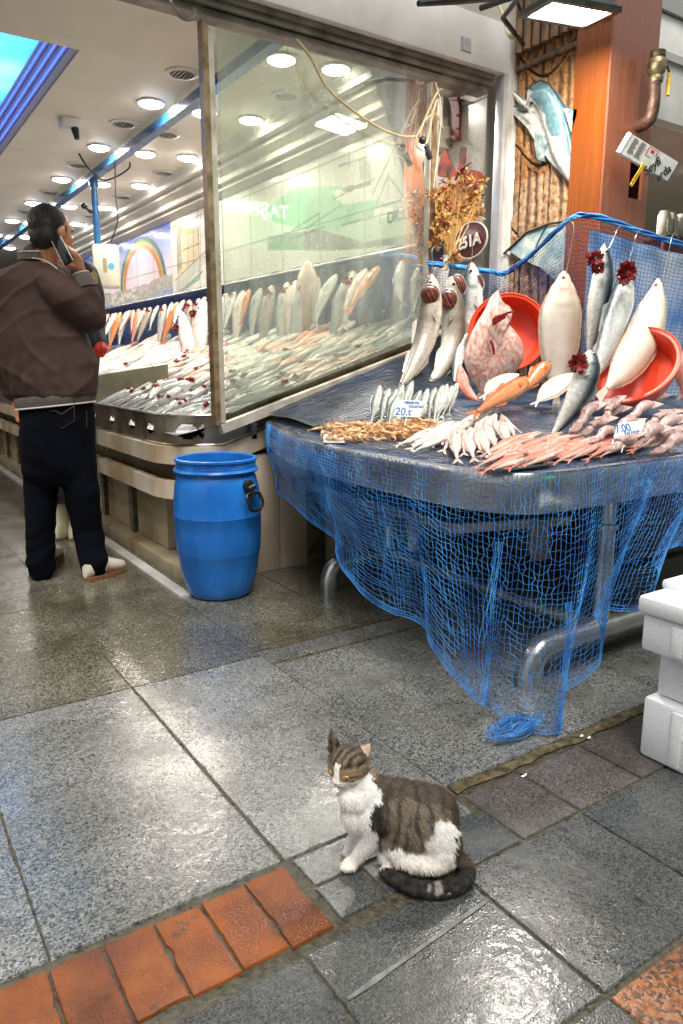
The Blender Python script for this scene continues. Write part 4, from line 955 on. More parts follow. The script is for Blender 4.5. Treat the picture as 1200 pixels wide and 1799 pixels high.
# ================================================================== STALL
def hs(x, y): return .755+max(0, y-1.55)*.155*max(0, min(1, (x-1.62)/.6))
def xl(y):
    P = [(1.44, 1.66), (1.55, 1.565), (1.8, 1.53), (2.3, 1.53), (2.7, 1.60), (3.2, 1.72)]
    for i in range(len(P)-1):
        if y <= P[i+1][0]: return P[i][1]+(P[i+1][1]-P[i][1])*(y-P[i][0])/(P[i+1][0]-P[i][0])
    return P[-1][1]
def xr(y): return 3.13 if y > 2.40 else 3.95
def OT(px, py, dz=0):
    d = ray(px, py); t = 1.2
    while t < 4.2:
        p = CAM+d*t
        if p.z < hs(p.x, p.y)+dz or p.y > (2.28 if p.x > 2.95 else 3.0): return p
        t += .004
    return p
def LEAN(l, lean=.1, dz=.012):
    q = OT(*l[-1], dz); D = q.dot(HV); n = len(l)-1
    return [PD(x, y, D+lean*(1-i/n)) for i, (x, y) in enumerate(l[:-1])]+[q]
M_inox = mat('wet_stainless', (.32, .33, .33), (.52, .53, .52), 6, .25, metal=.85, bump=.15, bscale=18, rvar=.08)
M_inoxd = mat('dull_stainless', (.2, .2, .19), (.34, .34, .32), 6, .35, metal=.8, bump=.15, bscale=18, rvar=.08)
st = thing('fish_stall', (2.4, 1.9, 0), 'stainless steel fish stall table on tubular legs covered by blue netting', 'stall table')
mb = MB(); mb.grid(lambda u, v: (lambda y: (lambda x: V((x, y, hs(x, y)-.006)))(xl(y)+(xr(y)-xl(y))*u))(1.44+v*(3.22-1.44)), 30, 50); mb.build('table_top', mat('wet_top', (.20, .23, .25), (.44, .48, .50), 9, .16, metal=.55, bump=.4, bscale=40, rvar=.08), st)
lip = [(1.70, 3.2), (1.60, 2.75), (1.535, 2.35), (1.525, 2.0), (1.535, 1.7), (1.575, 1.55), (1.655, 1.455), (1.78, 1.432), (2.1, 1.43), (2.6, 1.43), (3.1, 1.43), (3.95, 1.43)]
LC = catmull([V((x, y, 0)) for x, y in lip], 120)
def lipz(p): return hs(p.x, p.y)
mb = MB(); rows = []
for i, p in enumerate(LC):
    t_ = (LC[min(i+1, 120)]-LC[max(i-1, 0)]).normalized(); o = V((t_.y, -t_.x, 0)); o = o if o.dot(V((2.6, 2.6, 0))-p) < 0 else -o
    z = lipz(p); pr_ = [(-.04, -.004), (-.01, .004), (.006, .0), (.014, -.014), (.016, -.04), (.012, -.1), (.004, -.125), (-.012, -.13), (-.03, -.128)]
    rows.append([mb.av(p+o*a+V((0, 0, z+b_))) for a, b_ in pr_])
for i in range(120):
    for k in range(8): mb.af(rows[i][k], rows[i+1][k], rows[i+1][k+1], rows[i][k+1])
mb.build('table_rim', M_inox, st)
mb = MB(); mb.grid(lambda u, v: (lambda y: V((xl(y)+.02+(xr(y)-xl(y)-.03)*u, y, .632)))(1.47+v*(3.2-1.47)), 6, 10); mb.build('underside', M_inoxd, st)
for y0 in (1.55, 2.8):
    mb = MB(); mb.tube(catmull([(1.80, y0, .0), (1.802, y0, .06), (1.83, y0, .115), (1.90, y0, .135), (2.2, y0, .135), (3.9, y0, .135)], 60), .042, 18); mb.build('sled_foot', M_inox, st)
    for x in (2.16, 3.2):
        mb = MB(); mb.tube([(x, y0, .13), (x, y0, .5)], .030, 16); mb.tube([(x, y0, .48), (x, y0, .7+(y0-1.5)*.1)], .026, 16); mb.lathe([(.031, .5), (.036, .503), (.036, .52), (.031, .523)], 16, (x, y0, 0)); mb.build('leg', M_inox, st)
mb = MB(); mb.tube([(2.16, 1.55, .135), (2.16, 2.8, .135)], .03, 12); mb.build('stretcher', M_inox, st)
mb = MB()
mb.prism([(1.62, 1.75), (2.05, 1.62), (2.10, 1.66), (2.12, 2.9), (1.66, 2.9)], .545, .549); fill_shape(mb, [V((1.62, 1.75, .548)), V((2.05, 1.62, .548)), V((2.05, 1.62, .515)), V((1.62, 1.75, .515))], V((0, .004, 0))); fill_shape(mb, [V((1.62, 1.75, .548)), V((1.66, 2.9, .548)), V((1.66, 2.9, .515)), V((1.62, 1.75, .515))], V((.004, 0, 0)))
mb.build('drip_shelf', M_inoxd, st, smooth=False)
mb = MB(); mb.box((1.92, 1.64, .40), (1.97, 1.68, .545)); mb.build('shelf_bracket', M_inoxd, st, smooth=False)
mb = MB(); mb.box((1.75, 2.3, .42), (1.79, 2.34, .545)); mb.build('shelf_bracket', M_inoxd, st, smooth=False)
mb = MB(); mb.tube([(1.9, 2.3, .54), (1.9, 2.3, .3)], .025, 12); mb.build('drain_pipe', mat('grey_pvc', (.3, .3, .3)), st); mb = MB(); mb.tube([(2.3, 2.0, .62), (2.3, 2.0, .3), (2.5, 2.1, .28)], .02, 10); mb.build('drain_pipe', mat('grey_pvc', (.3, .3, .3)), st)
# dark base panel and boxes below the stall
t = thing('base_panel', (3.3, 2.4, 0), 'dark red wooden panel low behind the stall legs', 'panel')
mb = MB()
for k in range(4): mb.box((3.0+.24*k, 2.395, .02), (3.235+.24*k, 2.425, .74), bev=.004)
mb.build('board', mat('dark_red_wood', (.07, .018, .012), (.12, .03, .02), 5, .4, stretch=(12, 12, 1)), t)
t = thing('storage_tub', (3.1, 1.95, 0), 'dark brown lidded tub pushed under the stall behind the netting', 'tub')
M_tub = mat('brown_tub_plastic', (.04, .018, .012), (.08, .03, .02), 6, .4)
mb = MB(); mb.box((2.75, 1.85, .2), (3.25, 2.2, .46), bev=.02); mb.build('body', M_tub, t); mb = MB(); mb.box((2.72, 1.82, .465), (3.28, 2.23, .50), bev=.012); mb.build('lid', M_tub, t)
mb = MB(); mb.box((2.72, 1.83, .0), (3.3, 2.2, .195), bev=.01); mb.build('lower_box', mat('grey_tub', (.05, .045, .04), None, 5, .6), t)

# ---- nets
M_net = mat('blue_net_cord', (.010, .11, .38), (.06, .34, .80), 9, .6); M_net2 = mat('dark_blue_cord', (.010, .03, .08), (.018, .07, .19), 5, .5)
def net(name, fn, ns, nt, r, m, label, jit=.25, parent=None, drop=None, keep=None):
    mb = MB(); P = []
    for i in range(ns+1):
        row = []
        for j in range(nt+1):
            a, b = i/ns, j/nt
            a2 = a+jit*.5/ns*noise.noise(V((i*.9, j*.9, 3))); b2 = b+jit*.9/nt*noise.noise(V((i*.45, j*.45, 7)))
            if 0 < j < nt or True: row.append(fn(min(1, max(0, a2)), min(1, max(0, b2)) if j else 0))
        P.append(row)
    def strand(a, b):
        d = b-a
        if d.length < 1e-5: return
        d.normalize(); u = d.cross(V((.3, .5, .8))).normalized(); w_ = d.cross(u)
        i0 = []
        for p in (a, b):
            for k in range(3):
                t = k*2.0944; i0.append(mb.av(p+(u*math.cos(t)+w_*math.sin(t))*r))
        for k in range(3): mb.af(i0[k], i0[(k+1) % 3], i0[3+(k+1) % 3], i0[3+k])
    for i in range(ns+1):
        for j in range(nt+1):
            if keep and not keep(i/ns, j/nt): continue
            if i < ns and not (drop and drop(i, j)): strand(P[i][j], P[i+1][j])
            if j < nt: strand(P[i][j], P[i][j+1])
    o = mb.build(name, m, parent, smooth=False, org=None if parent else P[ns//2][0])
    if not parent: tag(o, label, 'net')
    return o, P
tops = [(1.685, 3.19), (1.585, 2.8), (1.515, 2.42), (1.505, 2.12), (1.51, 1.86), (1.535, 1.64), (1.60, 1.475), (1.75, 1.41), (1.93, 1.41), (2.1, 1.41), (2.22, 1.41), (2.36, 1.41), (2.5, 1.41), (2.68, 1.41), (2.95, 1.41), (3.4, 1.41), (3.9, 1.41)]
TP = [V((x, y, hs(x, y)+.004)) for x, y in tops]
HP = [PY(484, 850, 3.12), PX(528, 908, 1.60), PX(598, 962, 1.53), PX(634, 1046, 1.49), PX(742, 1112, 1.47), PX(812, 1200, 1.42), PZ(872, 1255, .03), PZ(955, 1290, .01), PY(1005, 1235, 1.36), PY(1050, 1130, 1.37), PY(1064, 1078, 1.38), PY(1128, 1064, 1.38), PY(1160, 985, 1.38), PY(1195, 962, 1.38), PY(1240, 960, 1.38), PY(1300, 900, 1.38), PY(1400, 900, 1.38)]
TT = catmull(TP, 400); HH = catmull(HP, 400)
def at(L_, s): s = max(0, min(1, s))*400; k = min(int(s), 399); return L_[k].lerp(L_[k+1], s-k)
def folds(s, t, ph=0): return (math.sin(s*47+ph+1.2*math.sin(s*13))*.024+math.sin(s*97+ph*2)*.010)*t**.8
def drape(s, t, k=1.0, o=.0, ph=0, cut=1.0):
    s2 = s+(.0075*math.sin(s*62+ph+1.5*t)+.004*math.sin(s*131+ph))*min(1, t*1.6)
    a, b = at(TT, s), at(HH, s2); b = a.lerp(b, cut)
    p = a.lerp(b, t); p.z -= .018*math.sin(math.pi*t)*0
    tg = (at(TT, min(1, s+.01))-at(TT, max(0, s-.01))).normalized(); out = V((tg.y, -tg.x, 0)); out = out if out.dot(V((2.6, 2.6, 0))-a) < 0 else -out
    bulge = .018*math.sin(math.pi*min(1, t*1.4))*(1 if t < .7 else .3)
    p += out*(folds(s, t, ph)+o+bulge)
    p += tg*(.018*math.sin(s*55+ph+t*2)*t)
    p.z = max(p.z, .006+.004*math.sin(s*300)); return p
nm, P1 = net('draped_net', lambda s, t: drape(s, t), 180, 37, .00088, M_net, 'bright blue fishing net draped over the front of the stall down to the floor', jit=1.1)
net('inner_fold', lambda s, t: drape(.09+.16*s, t, o=-.05, ph=2.3, cut=.80+.1*math.sin(s*9)), 42, 24, .0007, M_net, '', jit=.6, parent=nm)
# knotted hem and gathered cords
mb = MB()
for (r_, tt_) in ((.0015, 1.0), (.001, .985), (.001, .965)): mb.tube([drape(i/260, tt_)+V((0, 0, .002)) for i in range(0, 215)], r_, 5)
for s_, k0 in ((.012, 0), (.355, 4), (.45, 7)):
    for q in range(6):
        pts = [drape(s_+.008*math.sin(k*.5+q*2)*(.3+k/18)+(.0018*q-.004)+.006*math.sin(k*.35+s_*40), min(1, (k0+k*(14-k0)/14)/14))+V((0, 0, 0)) for k in range(int(15))]
        mb.tube(pts, .0010, 4)
mb.build('gathered_cord', M_net, nm)
# heap of net on the floor
mb = MB(); c = PZ(905, 1283, .02)
for q in range(26):
    a = RU(0, 6.28); rr_ = RU(.03, .085); pts = [c+V((rr_*math.cos(a+k*.5)*1.3-.02+.05*k/9, rr_*math.sin(a+k*.5)*.5, .002+.02*random.random()+.012*math.sin(k))) for k in range(9)]
    mb.tube(catmull(pts, 20), .0014, 4)
mb.build('trailing_net', M_net, nm)
# net lying over the table
def topnet(u, v):
    y = 1.42+v*(3.2-1.42); x = xl(max(y, 1.44))+(xr(y)-xl(max(y, 1.44)))*u; return V((x, y, hs(x, y)+.001+.003*noise.noise(V((u*30, v*30, 0)))))
net('table_net', lambda u, v: topnet(u, v), 78, 66, .0011, M_net2, 'dark blue netting spread flat beneath the fish on the stall table', jit=.5)
# slope of net rising beside the glass panel
M_navy2 = mat('dark_net_cloth', (.035, .035, .035), (.11, .11, .10), 12, .4, metal=.3)
def sl(u, v): 
    a = V((1.70+(2.78-1.70)*u, 3.19, .735+.02+zrise(1.70+1.08*u)+.01)); y = 2.55+.25*u
    b_ = V((xl(y)+.1+1.15*u, y, hs(xl(y)+.1+1.15*u, y)+.006)); p = a.lerp(b_, v); p.z += .02*math.sin(v*3.14)+.004*noise.noise(V((u*20, v*20, 1))); return p
net('side_net', sl, 60, 34, .0013, M_net2, 'dark netting sloping from the counter end down to the stall table', jit=.3)
mb = MB(); mb.grid(lambda u, v: sl(u, v)-V((0, 0, .012)), 20, 12); tag(mb.build('side_sheet', M_navy2, org=sl(.5, .5)), 'dark sheet beneath the sloping netting beside the counter', 'sheet')
# backdrop netting and rolled upper edge
rope = [PY(752, 462, 3.12), PY(800, 468, 3.10), PY(860, 476, 3.07), PX(892, 478, 3.12), PX(950, 432, 3.09), PX(985, 398, 3.05), PX(1010, 380, 3.0), PY(1060, 384, 2.36), PY(1130, 408, 2.35), PY(1200, 430, 2.35), PY(1290, 456, 2.35)]
rope[6] = PY(1012, 379, 2.42)
foot = [V((2.70, 3.12, .93)), V((2.85, 3.1, .93)), V((3.02, 3.06, .92)), V((3.10, 3.0, .9)), V((3.09, 2.85, .88)), V((3.08, 2.68, .87)), V((3.02, 2.5, .85)), V((3.12, 2.36, .84)), V((3.3, 2.34, .84)), V((3.55, 2.34, .84)), V((3.9, 2.34, .84))]
RR, FF = catmull(rope, 400), catmull(foot, 400)
def back(s, t, o=0):
    a, b = at(RR, s), at(FF, s); p = a.lerp(b, t); q = V((2.0, 1.8, p.z))-p; q.z = 0; q.normalize()
    return p+q*(o+.03*math.sin(math.pi*t)+.010*math.sin(s*70+t*3)*math.sin(math.pi*t)+.008*noise.noise(V((s*30, t*8, 0))))
bn, _ = net('backdrop_net', lambda s, t: back(s, t), 105, 46, .0012, mat('navy_cord', (.006, .03, .14), (.01, .07, .3), 5, .5), 'blue fishing net hung as a backdrop behind the stall fish', jit=.4)
mb = MB()
for q in range(7):
    mb.tube([at(RR, i/130)+V((.006*math.sin(i*.31+q), .006*math.cos(i*.27+q*1.7), .008*math.sin(i*.23+q*2.1)+.001*q-.004)) for i in range(131)], .0055, 5)
mb.build('rolled_edge', M_net, bn)
t = thing('tarpaulin', (3.5, 2.4, .8), 'pale blue and white tarpaulin behind the backdrop net on the right', 'tarpaulin')
mb = MB(); mb.grid(lambda u, v: V((3.02+.93*u, 2.40-.008*math.sin(u*22+v*2), .80+(1.70-.07*u-.80)*v)), 60, 20); mb.build('sheet', mat('blue_tarp', (.08, .25, .6), (.62, .68, .74), 3.2, .45, bump=.3, bscale=9, detail=3), t)

# ================================================================== FISH
M_fish = mat('fish_skin', (.74, .73, .72), (1.10, 1.09, 1.07), 70, .2, vcol=True, coat=.3, bump=.25, bscale=130, spec=.6)
_nt = M_fish.node_tree; _b = _nt.nodes['Principled BSDF']; _tc = N(_nt, 'ShaderNodeTexCoord'); _vo = N(_nt, 'ShaderNodeTexVoronoi'); _vo.inputs['Scale'].default_value = 260
_nt.links.new(_tc.outputs['Object'], _vo.inputs['Vector']); _bp = N(_nt, 'ShaderNodeBump'); _bp.inputs['Strength'].default_value = .3; _bp.inputs['Distance'].default_value = .002
_nt.links.new(_vo.outputs['Distance'], _bp.inputs['Height']); _nt.links.new(_b.inputs['Normal'].links[0].from_socket, _bp.inputs['Normal']); _nt.links.new(_bp.outputs[0], _b.inputs['Normal'])
scuff(M_fish, (.42, .08, .05), 16, (1, 1, 1), .66, .73, .45)
M_gill = mat('raw_gill', (.12, .004, .005), (.36, .02, .02), 60, .2, coat=.5, bump=.6, bscale=120)
M_eye = mat('fish_eye', (.01, .01, .01), None, 5, .08)
M_finm = mat('fish_fin', (.3, .3, .28), (.55, .52, .48), 30, .3)
PAL = dict(
    silver=((.06, .08, .09), (.38, .40, .38), (.74, .74, .69)), sardine=((.05, .09, .08), (.40, .42, .37), (.76, .76, .7)), bass=((.12, .10, .075), (.30, .265, .21), (.58, .53, .45)),
    bonito=((.012, .022, .04), (.34, .37, .37), (.72, .71, .66)), dark=((.02, .035, .04), (.12, .15, .14), (.45, .46, .42)), white=((.62, .50, .38), (.80, .72, .62), (.86, .80, .71)),
    pink=((.55, .16, .11), (.68, .36, .28), (.82, .64, .56)), red=((.52, .08, .045), (.64, .22, .14), (.78, .52, .42)), orange=((.52, .09, .02), (.66, .17, .035), (.74, .34, .15)),
    whiting=((.50, .33, .28), (.70, .58, .53), (.84, .80, .76)), salmon=((.66, .28, .14), (.74, .38, .24), (.78, .5, .36)), squid=((.42, .2, .2), (.6, .38, .36), (.72, .55, .5)), green=((.05, .09, .07), (.3, .34, .28), (.7, .7, .62)))
PROF = dict(std=[.10, .48, .76, .93, 1, .97, .86, .68, .46, .28, .18], slim=[.12, .6, .85, .97, 1, .97, .9, .76, .55, .32, .2], flat=[.10, .36, .62, .84, .97, 1, .96, .82, .56, .26, .14], bonito=[.1, .5, .8, .97, 1, .95, .82, .62, .4, .18, .1], big=[.2, .62, .9, 1, .98, .92, .8, .66, .48, .3, .2])
def fcol(pal, speck=0, sd=0, stripes=0):
    bk, fl_, bl = PAL[pal]
    def f(u, t):
        c = math.cos(t); n_ = noise.noise(V((u*8+sd, c*2, sd)))*.25
        bs = -.05 if pal in ('bonito', 'dark') else .22
        if c > bs+n_*.3: q = mixc(fl_, bk, (c-bs)/.42)
        elif c < -.35: q = mixc(fl_, bl, (-c-.35)/.35)
        else: q = mixc(mixc(fl_, bl, .35), fl_, .5+c)
        if stripes and c > .25 and math.sin(u*60+c*7) > .45: q = mixc(q, bk, .7)
        if abs(c-.12) < .035 and u > .2: q = mixc(q, bk, .45)
        if abs(u-.19+.05*c*c) < .012 and abs(c) < .8: q = mixc(q, bk, .75)
        if u < .035: q = mixc(q, (.25, .1, .08), .5)
        q = mixc(q, bk, max(0, .35*noise.noise(V((u*45+sd, c*9, math.sin(t)*3)))))
        if speck and noise.noise(V((u*26, c*14, math.sin(t)*9+sd))) > .22: q = mixc(q, (.75, .25, .16), speck)
        return q
    return f
def fishmesh(mb, path, H, W, Nn, pal='silver', prof='std', tail=.16, tailw=.9, flip=1, n=22, nr=14, speck=0, fins=True, fork=.5, sd=0, stripes=0, eye=True):
    mb.hascol = 1
    pts = catmull(path, n); Nn = V(Nn).normalized(); L_ = sum((pts[i+1]-pts[i]).length for i in range(n)); pf = PROF[prof]
    cf = fcol(pal, speck, sd, stripes); rows = []; fr = []
    for i in range(n+1):
        T = (pts[min(i+1, n)]-pts[max(i-1, 0)]).normalized(); n_ = (Nn-T*T.dot(Nn)).normalized(); B = T.cross(n_)*flip
        r_ = interp(pf, i/n); fr.append((pts[i], T, n_, B, r_))
        row = []
        for j in range(nr):
            t = 2*math.pi*j/nr; ww = W*(r_**.8)*(1.1 if i/n < .35 else 1)
            row.append(mb.av(pts[i]+B*(H*r_*math.cos(t))+n_*(ww*math.sin(t)), cf(i/n, t)))
        rows.append(row)
    for k in range(n):
        for j in range(nr): mb.af(rows[k][j], rows[k][(j+1) % nr], rows[k+1][(j+1) % nr], rows[k+1][j])
    mb.af(*rows[0][::-1]); mb.af(*rows[-1])
    bk, fl_, bl = PAL[pal]
    def web(P, col, th):
        old = mb.cur; mb.cur = col; fill_shape(mb, P, th); mb.cur = old
    p, T, n_, B, r_ = fr[-1]; tl = L_*tail; tw = H*tailw; th = n_*max(.0012, W*.06)
    p = p-T*tl*.12-th*.5; base = H*pf[-1]*.9
    fc_ = mixc(bk, fl_, .6)
    web([p+B*base, p+T*tl*.5+B*tw*.62, p+T*tl+B*tw, p+T*tl*(1-fork*.3)+B*tw*.45, p+T*tl*(1-fork), p+T*tl*(1-fork*.3)-B*tw*.45, p+T*tl-B*tw, p+T*tl*.5-B*tw*.62, p-B*base], fc_, th)
    if fins:
        def at_(u): i = min(n, int(u*n)); return fr[i]
        for (a, b, h_, sg) in ((.34, .58, .34, 1), (.62, .82, .22, 1), (.58, .8, .25, -1)):
            q0 = at_(a); q1 = at_(b); qm = at_((a*.7+b*.3))
            web([q0[0]+q0[3]*H*q0[4]*.9*sg, qm[0]+qm[3]*H*(qm[4]+h_)*sg, q1[0]+q1[3]*H*(q1[4]+h_*.25)*sg, q1[0]+q1[3]*H*q1[4]*.85*sg], fc_, q0[2]*W*.07)
        q = at_(.24)
        for sg in (1, -1):
            o = q[0]+q[2]*W*.98*sg*q[4]**.8-q[3]*H*.12
            web([o, o+q[1]*L_*.1+q[3]*H*.02+q[2]*W*.25*sg, o+q[1]*L_*.13-q[3]*H*.3+q[2]*W*.3*sg, o+q[1]*L_*.03-q[3]*H*.22], mixc(fl_, bk, .4), q[2]*W*.05)
    if eye:
        q = fr[max(1, int(.09*n))]; old = mb.cur
        for sg in (1, -1):
            c = q[0]+q[3]*H*.22*q[4]+q[2]*W*(q[4]**.8)*.93*sg; rr_ = max(.0018, H*.13)
            mb.cur = (.75, .72, .6); mb.sphere(c, (rr_*1.3,)*3, 8, 5); mb.cur = (.01, .01, .01); mb.sphere(c+q[2]*rr_*.55*sg, (rr_,)*3, 8, 5)
        mb.cur = old
    return fr
def gillclump(mb, c, r, n_, seed=1, cnt=26):
    """spread red gill arches: many curved red leaves round the point"""
    n_ = V(n_).normalized(); a = n_.orthogonal().normalized(); b = n_.cross(a)
    for k in range(7): mb.sphere(c+(a*RU(-.5, .5)+b*RU(-.5, .5)+n_*RU(-.1, .3))*r, (r*RU(.25, .5), r*RU(.2, .45), r*RU(.25, .5)), 8, 6, Matrix.Rotation(RU(0, 3), 3, 'Z') @ Matrix.Rotation(RU(0, 3), 3, 'X'))
    for k in range(int(cnt*3.2)):
        t = RU(0, 6.283); d = (a*math.cos(t)+b*math.sin(t)+n_*RU(-.1, 1.2)).normalized(); e = d.cross(n_+a*.3).normalized(); e = (e+n_*RU(-.8, .8)).normalized()
        L_ = r*RU(.35, .92); p0 = c+d*r*.35; w_ = r*RU(.08, .2)
        P = [p0+e*w_, p0+d*L_*.6+e*w_*1.4+n_*r*.12, p0+d*L_+e*w_*.3, p0+d*L_*.95-e*w_*.6, p0+d*L_*.5-e*w_*1.2, p0-e*w_]
        fill_shape(mb, P, n_*r*.07)
def hook(x0, y0, x1, y1, Y, root, r=.0022, bend=8):
    a, b = PY(x0, y0, Y), PY(x1, y1, Y); mb = MB()
    top = PY(x0+bend, y0-9, Y+.03); mb.tube(catmull([PY(x0+bend*1.6, y0+2, Y+.05), top, a, a.lerp(b, .5)+V((.004, 0, .002)), b], 20), r, 6); return mb.build('hook', M_steel, root)
def hero(name, label, path, H, W, Nn, pal, prof='std', group=None, cat='fish', **k):
    t = thing(name, path[0], label, cat, group); mb = MB(); fringe = k.pop('fringe', 0); fr = fishmesh(mb, path, H, W, Nn, pal, prof, n=36, nr=24, **k); mb.build('body', mat('pale_fish_skin', (.88, .87, .85), (1.06, 1.05, 1.04), 12, .28, vcol=True, coat=.3, bump=.06, bscale=60) if pal == 'white' else M_fish, t)
    if fringe:
        for sg in (1, -1):
            mb = MB(); mb.hascol = 1; pr_e = None
            for i in range(4, 34):
                for h_ in (0, .5):
                    q = fr[i]; q2 = fr[i+1]; p = q[0].lerp(q2[0], h_); rr = q[4]*(1-h_)+q2[4]*h_; e = H*fringe*math.sin((i-4+h_)/30*math.pi)**.5*(1+.25*random.random())
                    a = mb.av(p+q[3]*H*rr*.96*sg, (.62, .5, .38)); b = mb.av(p+q[3]*(H*rr+e)*sg-q[2]*.003, (.5, .38, .28)); 
                    if pr_e: mb.af(pr_e[0], a, b, pr_e[1])
                    pr_e = (a, b)
            mb.build('side_fin', M_fish, t, smooth=False)
    return t, fr
toc = -HV
def ypath(l, Y): return [PY(x, y, Y if not isinstance(Y, (list, tuple)) else Y[i]) for i, (x, y) in enumerate(l)]
# three sea bass, gills opened
for l, lab, gp_, H in (([(757, 482), (757, 540), (745, 600), (722, 650), (697, 690)], 'grey sea bass hanging leftmost of the three with one red gill opening', [(755, 518)], .062),
                   ([(792, 486), (795, 540), (795, 600), (775, 650), (742, 692)], 'brownish sea bass hanging in the middle of three, tail bent forward to the sprats', [(787, 526)], .066),
                   ([(828, 462), (828, 520), (822, 580), (805, 625), (798, 672)], 'pale sea bass hanging third from the glass with two red gill openings', [(807, 500), (838, 495)], .066)):
    Y = [2.98, 2.97, 2.95, 2.9, 2.82]
    t, fr = hero('sea_bass', lab, ypath(l, Y), H, .045, toc, 'bass' if 'pale' not in lab else 'silver', 'big', flip=-1 if 'middle' in lab else 1, fins=True, tailw=.7, fork=.25, tail=.1)
    mb = MB(); mg = MB()
    for (gx, gy) in gp_:
        c = PY(gx, gy, 2.945); mb = MB(); mg = MB()
        RV_, UP_ = (RV*.88+UP*.47), (UP*.88-RV*.47)
        n_ = toc
        sxx = .045 if len(gp_) == 1 else .028
        M3 = Matrix((RV_, n_, UP_)).transposed(); mb.sphere(c-n_*.001, (sxx, .015, .048), 18, 12, M3); mb.build('gill', mat('dark_gill', (.045, .006, .004), (.17, .026, .014), 22, .15, coat=.6, bump=.3, bscale=40, stretch=(1, 1, 1)), t)
        for k in range(2):
            o = (k-.3)/2.1; rr = math.sqrt(max(.05, 1-o*o)); mg.tube([c+RV_*(sxx*o)+UP_*(.048*q*rr)+n_*(.0155*rr*math.sqrt(max(0, 1-q*q))-.0015) for q in (-.95, -.7, -.35, 0, .35, .7, .95)], .0011, 4)
        ring = [c+RV_*(sxx+.006)*math.cos(a)+UP_*.054*math.sin(a)-n_*.006 for a in [6.283*i/20 for i in range(21)]]; mg.tube(ring, .004, 6)
        mg.build('gill_cover', mat('gill_cover', (.22, .17, .14), (.42, .36, .30), 30, .25), t)
    hook(l[0][0]+2, 440 if l[0][0] < 800 else 425, l[0][0]+(2 if l[0][0] < 800 else 0), l[0][1]-2, 3.0, t)
# round orange basins
M_bas = mat('orange_red_plastic', (.60, .045, .015), (.68, .06, .022), 3, .28, rvar=.06)
scuff(M_bas, (.75, .25, .18), 45, (1, 1, 1), .64, .70, .4)
scuff(M_bas, (.25, .02, .01), 7, (1, 1, 1), .58, .74, .5)
def basin(c, nrm, r, label, h=.10):
    t = thing('basin', c, label, 'basin'); nrm = V(nrm).normalized(); M_ = frame(c, nrm.orthogonal(), V(nrm).cross(nrm.orthogonal()))
    if (M_.to_3x3() @ V((0, 0, 1))).dot(nrm) < 0: M_ = M_ @ Matrix.Rotation(math.pi, 4, 'X')
    mb = MB(); mb.lathe([(.001, -h+.004), (r*.72, -h+.004), (r*.78, -h+.012), (r*.90, -.012), (r*.92, .0), (r*1.0, .002), (r*1.0, -.008), (r*.95, -.012), (r*.80, -h), (.001, -h)], 56, M=M_, cap=False); mb.build('basin_shell', M_bas, t)
    mb = MB(); mb.tube([M_ @ V((r*math.cos(a), r*math.sin(a), 0)) for a in [6.2832*i/56 for i in range(57)]], .0055, 8); mb.build('rolled_lip', M_bas, t); return t, M_
basin(PY(893, 583, 2.72), toc*.96+RV*-.15+UP*.22, .198, 'round orange plastic basin leaning behind the pink speckled turbot')
basin(PY(1108, 640, 2.02), UP*.62+toc*.6-RV*.52, .205, 'round orange plastic basin lying under the right-hand pale flatfish')
# pink speckled turbot
t = thing('turbot', PY(865, 600, 2.5), 'pink speckled turbot hanging with open gill in front of the orange basin', 'fish')
mb = MB(); mb.hascol = 1
out = [(876, 508), (862, 522), (851, 545), (838, 566), (822, 600), (815, 632), (824, 660), (838, 680), (850, 697), (862, 690), (880, 678), (905, 655), (919, 630), (918, 603), (908, 585), (892, 565), (900, 555), (897, 540), (884, 530)]
Yt = 2.56; PO = catmull([PY(x, y, Yt) for x, y in out+[out[0]]], 72)[:-1]; cc = PY(866, 618, Yt)
rings = []
for q, dpt in [(1-.97*(k/16)**1.15, .042*math.sin(min(1.57, k/16*2.2))) for k in range(17)]:
    row = []
    for p in PO:
        w_ = cc.lerp(p, q)+toc*dpt
        sp1 = noise.noise(w_*62); c_ = mixc((.62, .36, .30), (.76, .62, .56), .5+.6*noise.noise(w_*14))
        if sp1 > .14: c_ = mixc(c_, (.62, .17, .10), .7)
        if sp1 < -.3: c_ = mixc(c_, (.85, .8, .76), .6)
        if q > .97: c_ = (.45, .25, .18)
        row.append(mb.av(w_+toc*.004*noise.noise(w_*60), c_))
    rings.append(row)
nn = len(PO)
for k in range(len(rings)-1):
    for j in range(nn): mb.af(rings[k][j], rings[k][(j+1) % nn], rings[k+1][(j+1) % nn], rings[k+1][j])
mb.af(*rings[-1]); bk_ = [mb.av(p-toc*.015, (.3, .2, .15)) for p in [cc.lerp(p, .9) for p in PO]]
for j in range(nn): mb.af(bk_[j], bk_[(j+1) % nn], rings[0][(j+1) % nn], rings[0][j])
mb.af(*bk_[::-1]); mb.build('body', M_fish, t)
mb = MB(); mb.cur = (.45, .28, .22); fill_shape(mb, ypath([(842, 690), (836, 706), (828, 722), (848, 724), (868, 716), (860, 700), (856, 690)], Yt-.05), V((0, .006, 0))); mb.build('tail_fin', M_fish, t, smooth=False)
mb = MB()
for k in range(7): mb.tube(catmull(ypath([(868+3*k, 572-2*k), (866+4*k, 562-2*k), (872+5*k, 555-1.2*k)], Yt-.055), 8), .005, 5)
mb.tube(catmull(ypath([(862, 598), (866, 608), (868, 622)], Yt-.055), 6), .006, 6)
mb.build('gill', M_gill, t)
mb = MB(); mb.tube(catmull(ypath([(864, 590), (858, 575), (870, 562), (888, 553), (897, 562)], Yt-.05), 20), .0045, 6); mb.build('gill_cover', mat('pink_skin', (.6, .3, .24), (.72, .45, .36), 30, .3), t)
hook(893, 474, 877, 512, 2.55, t)
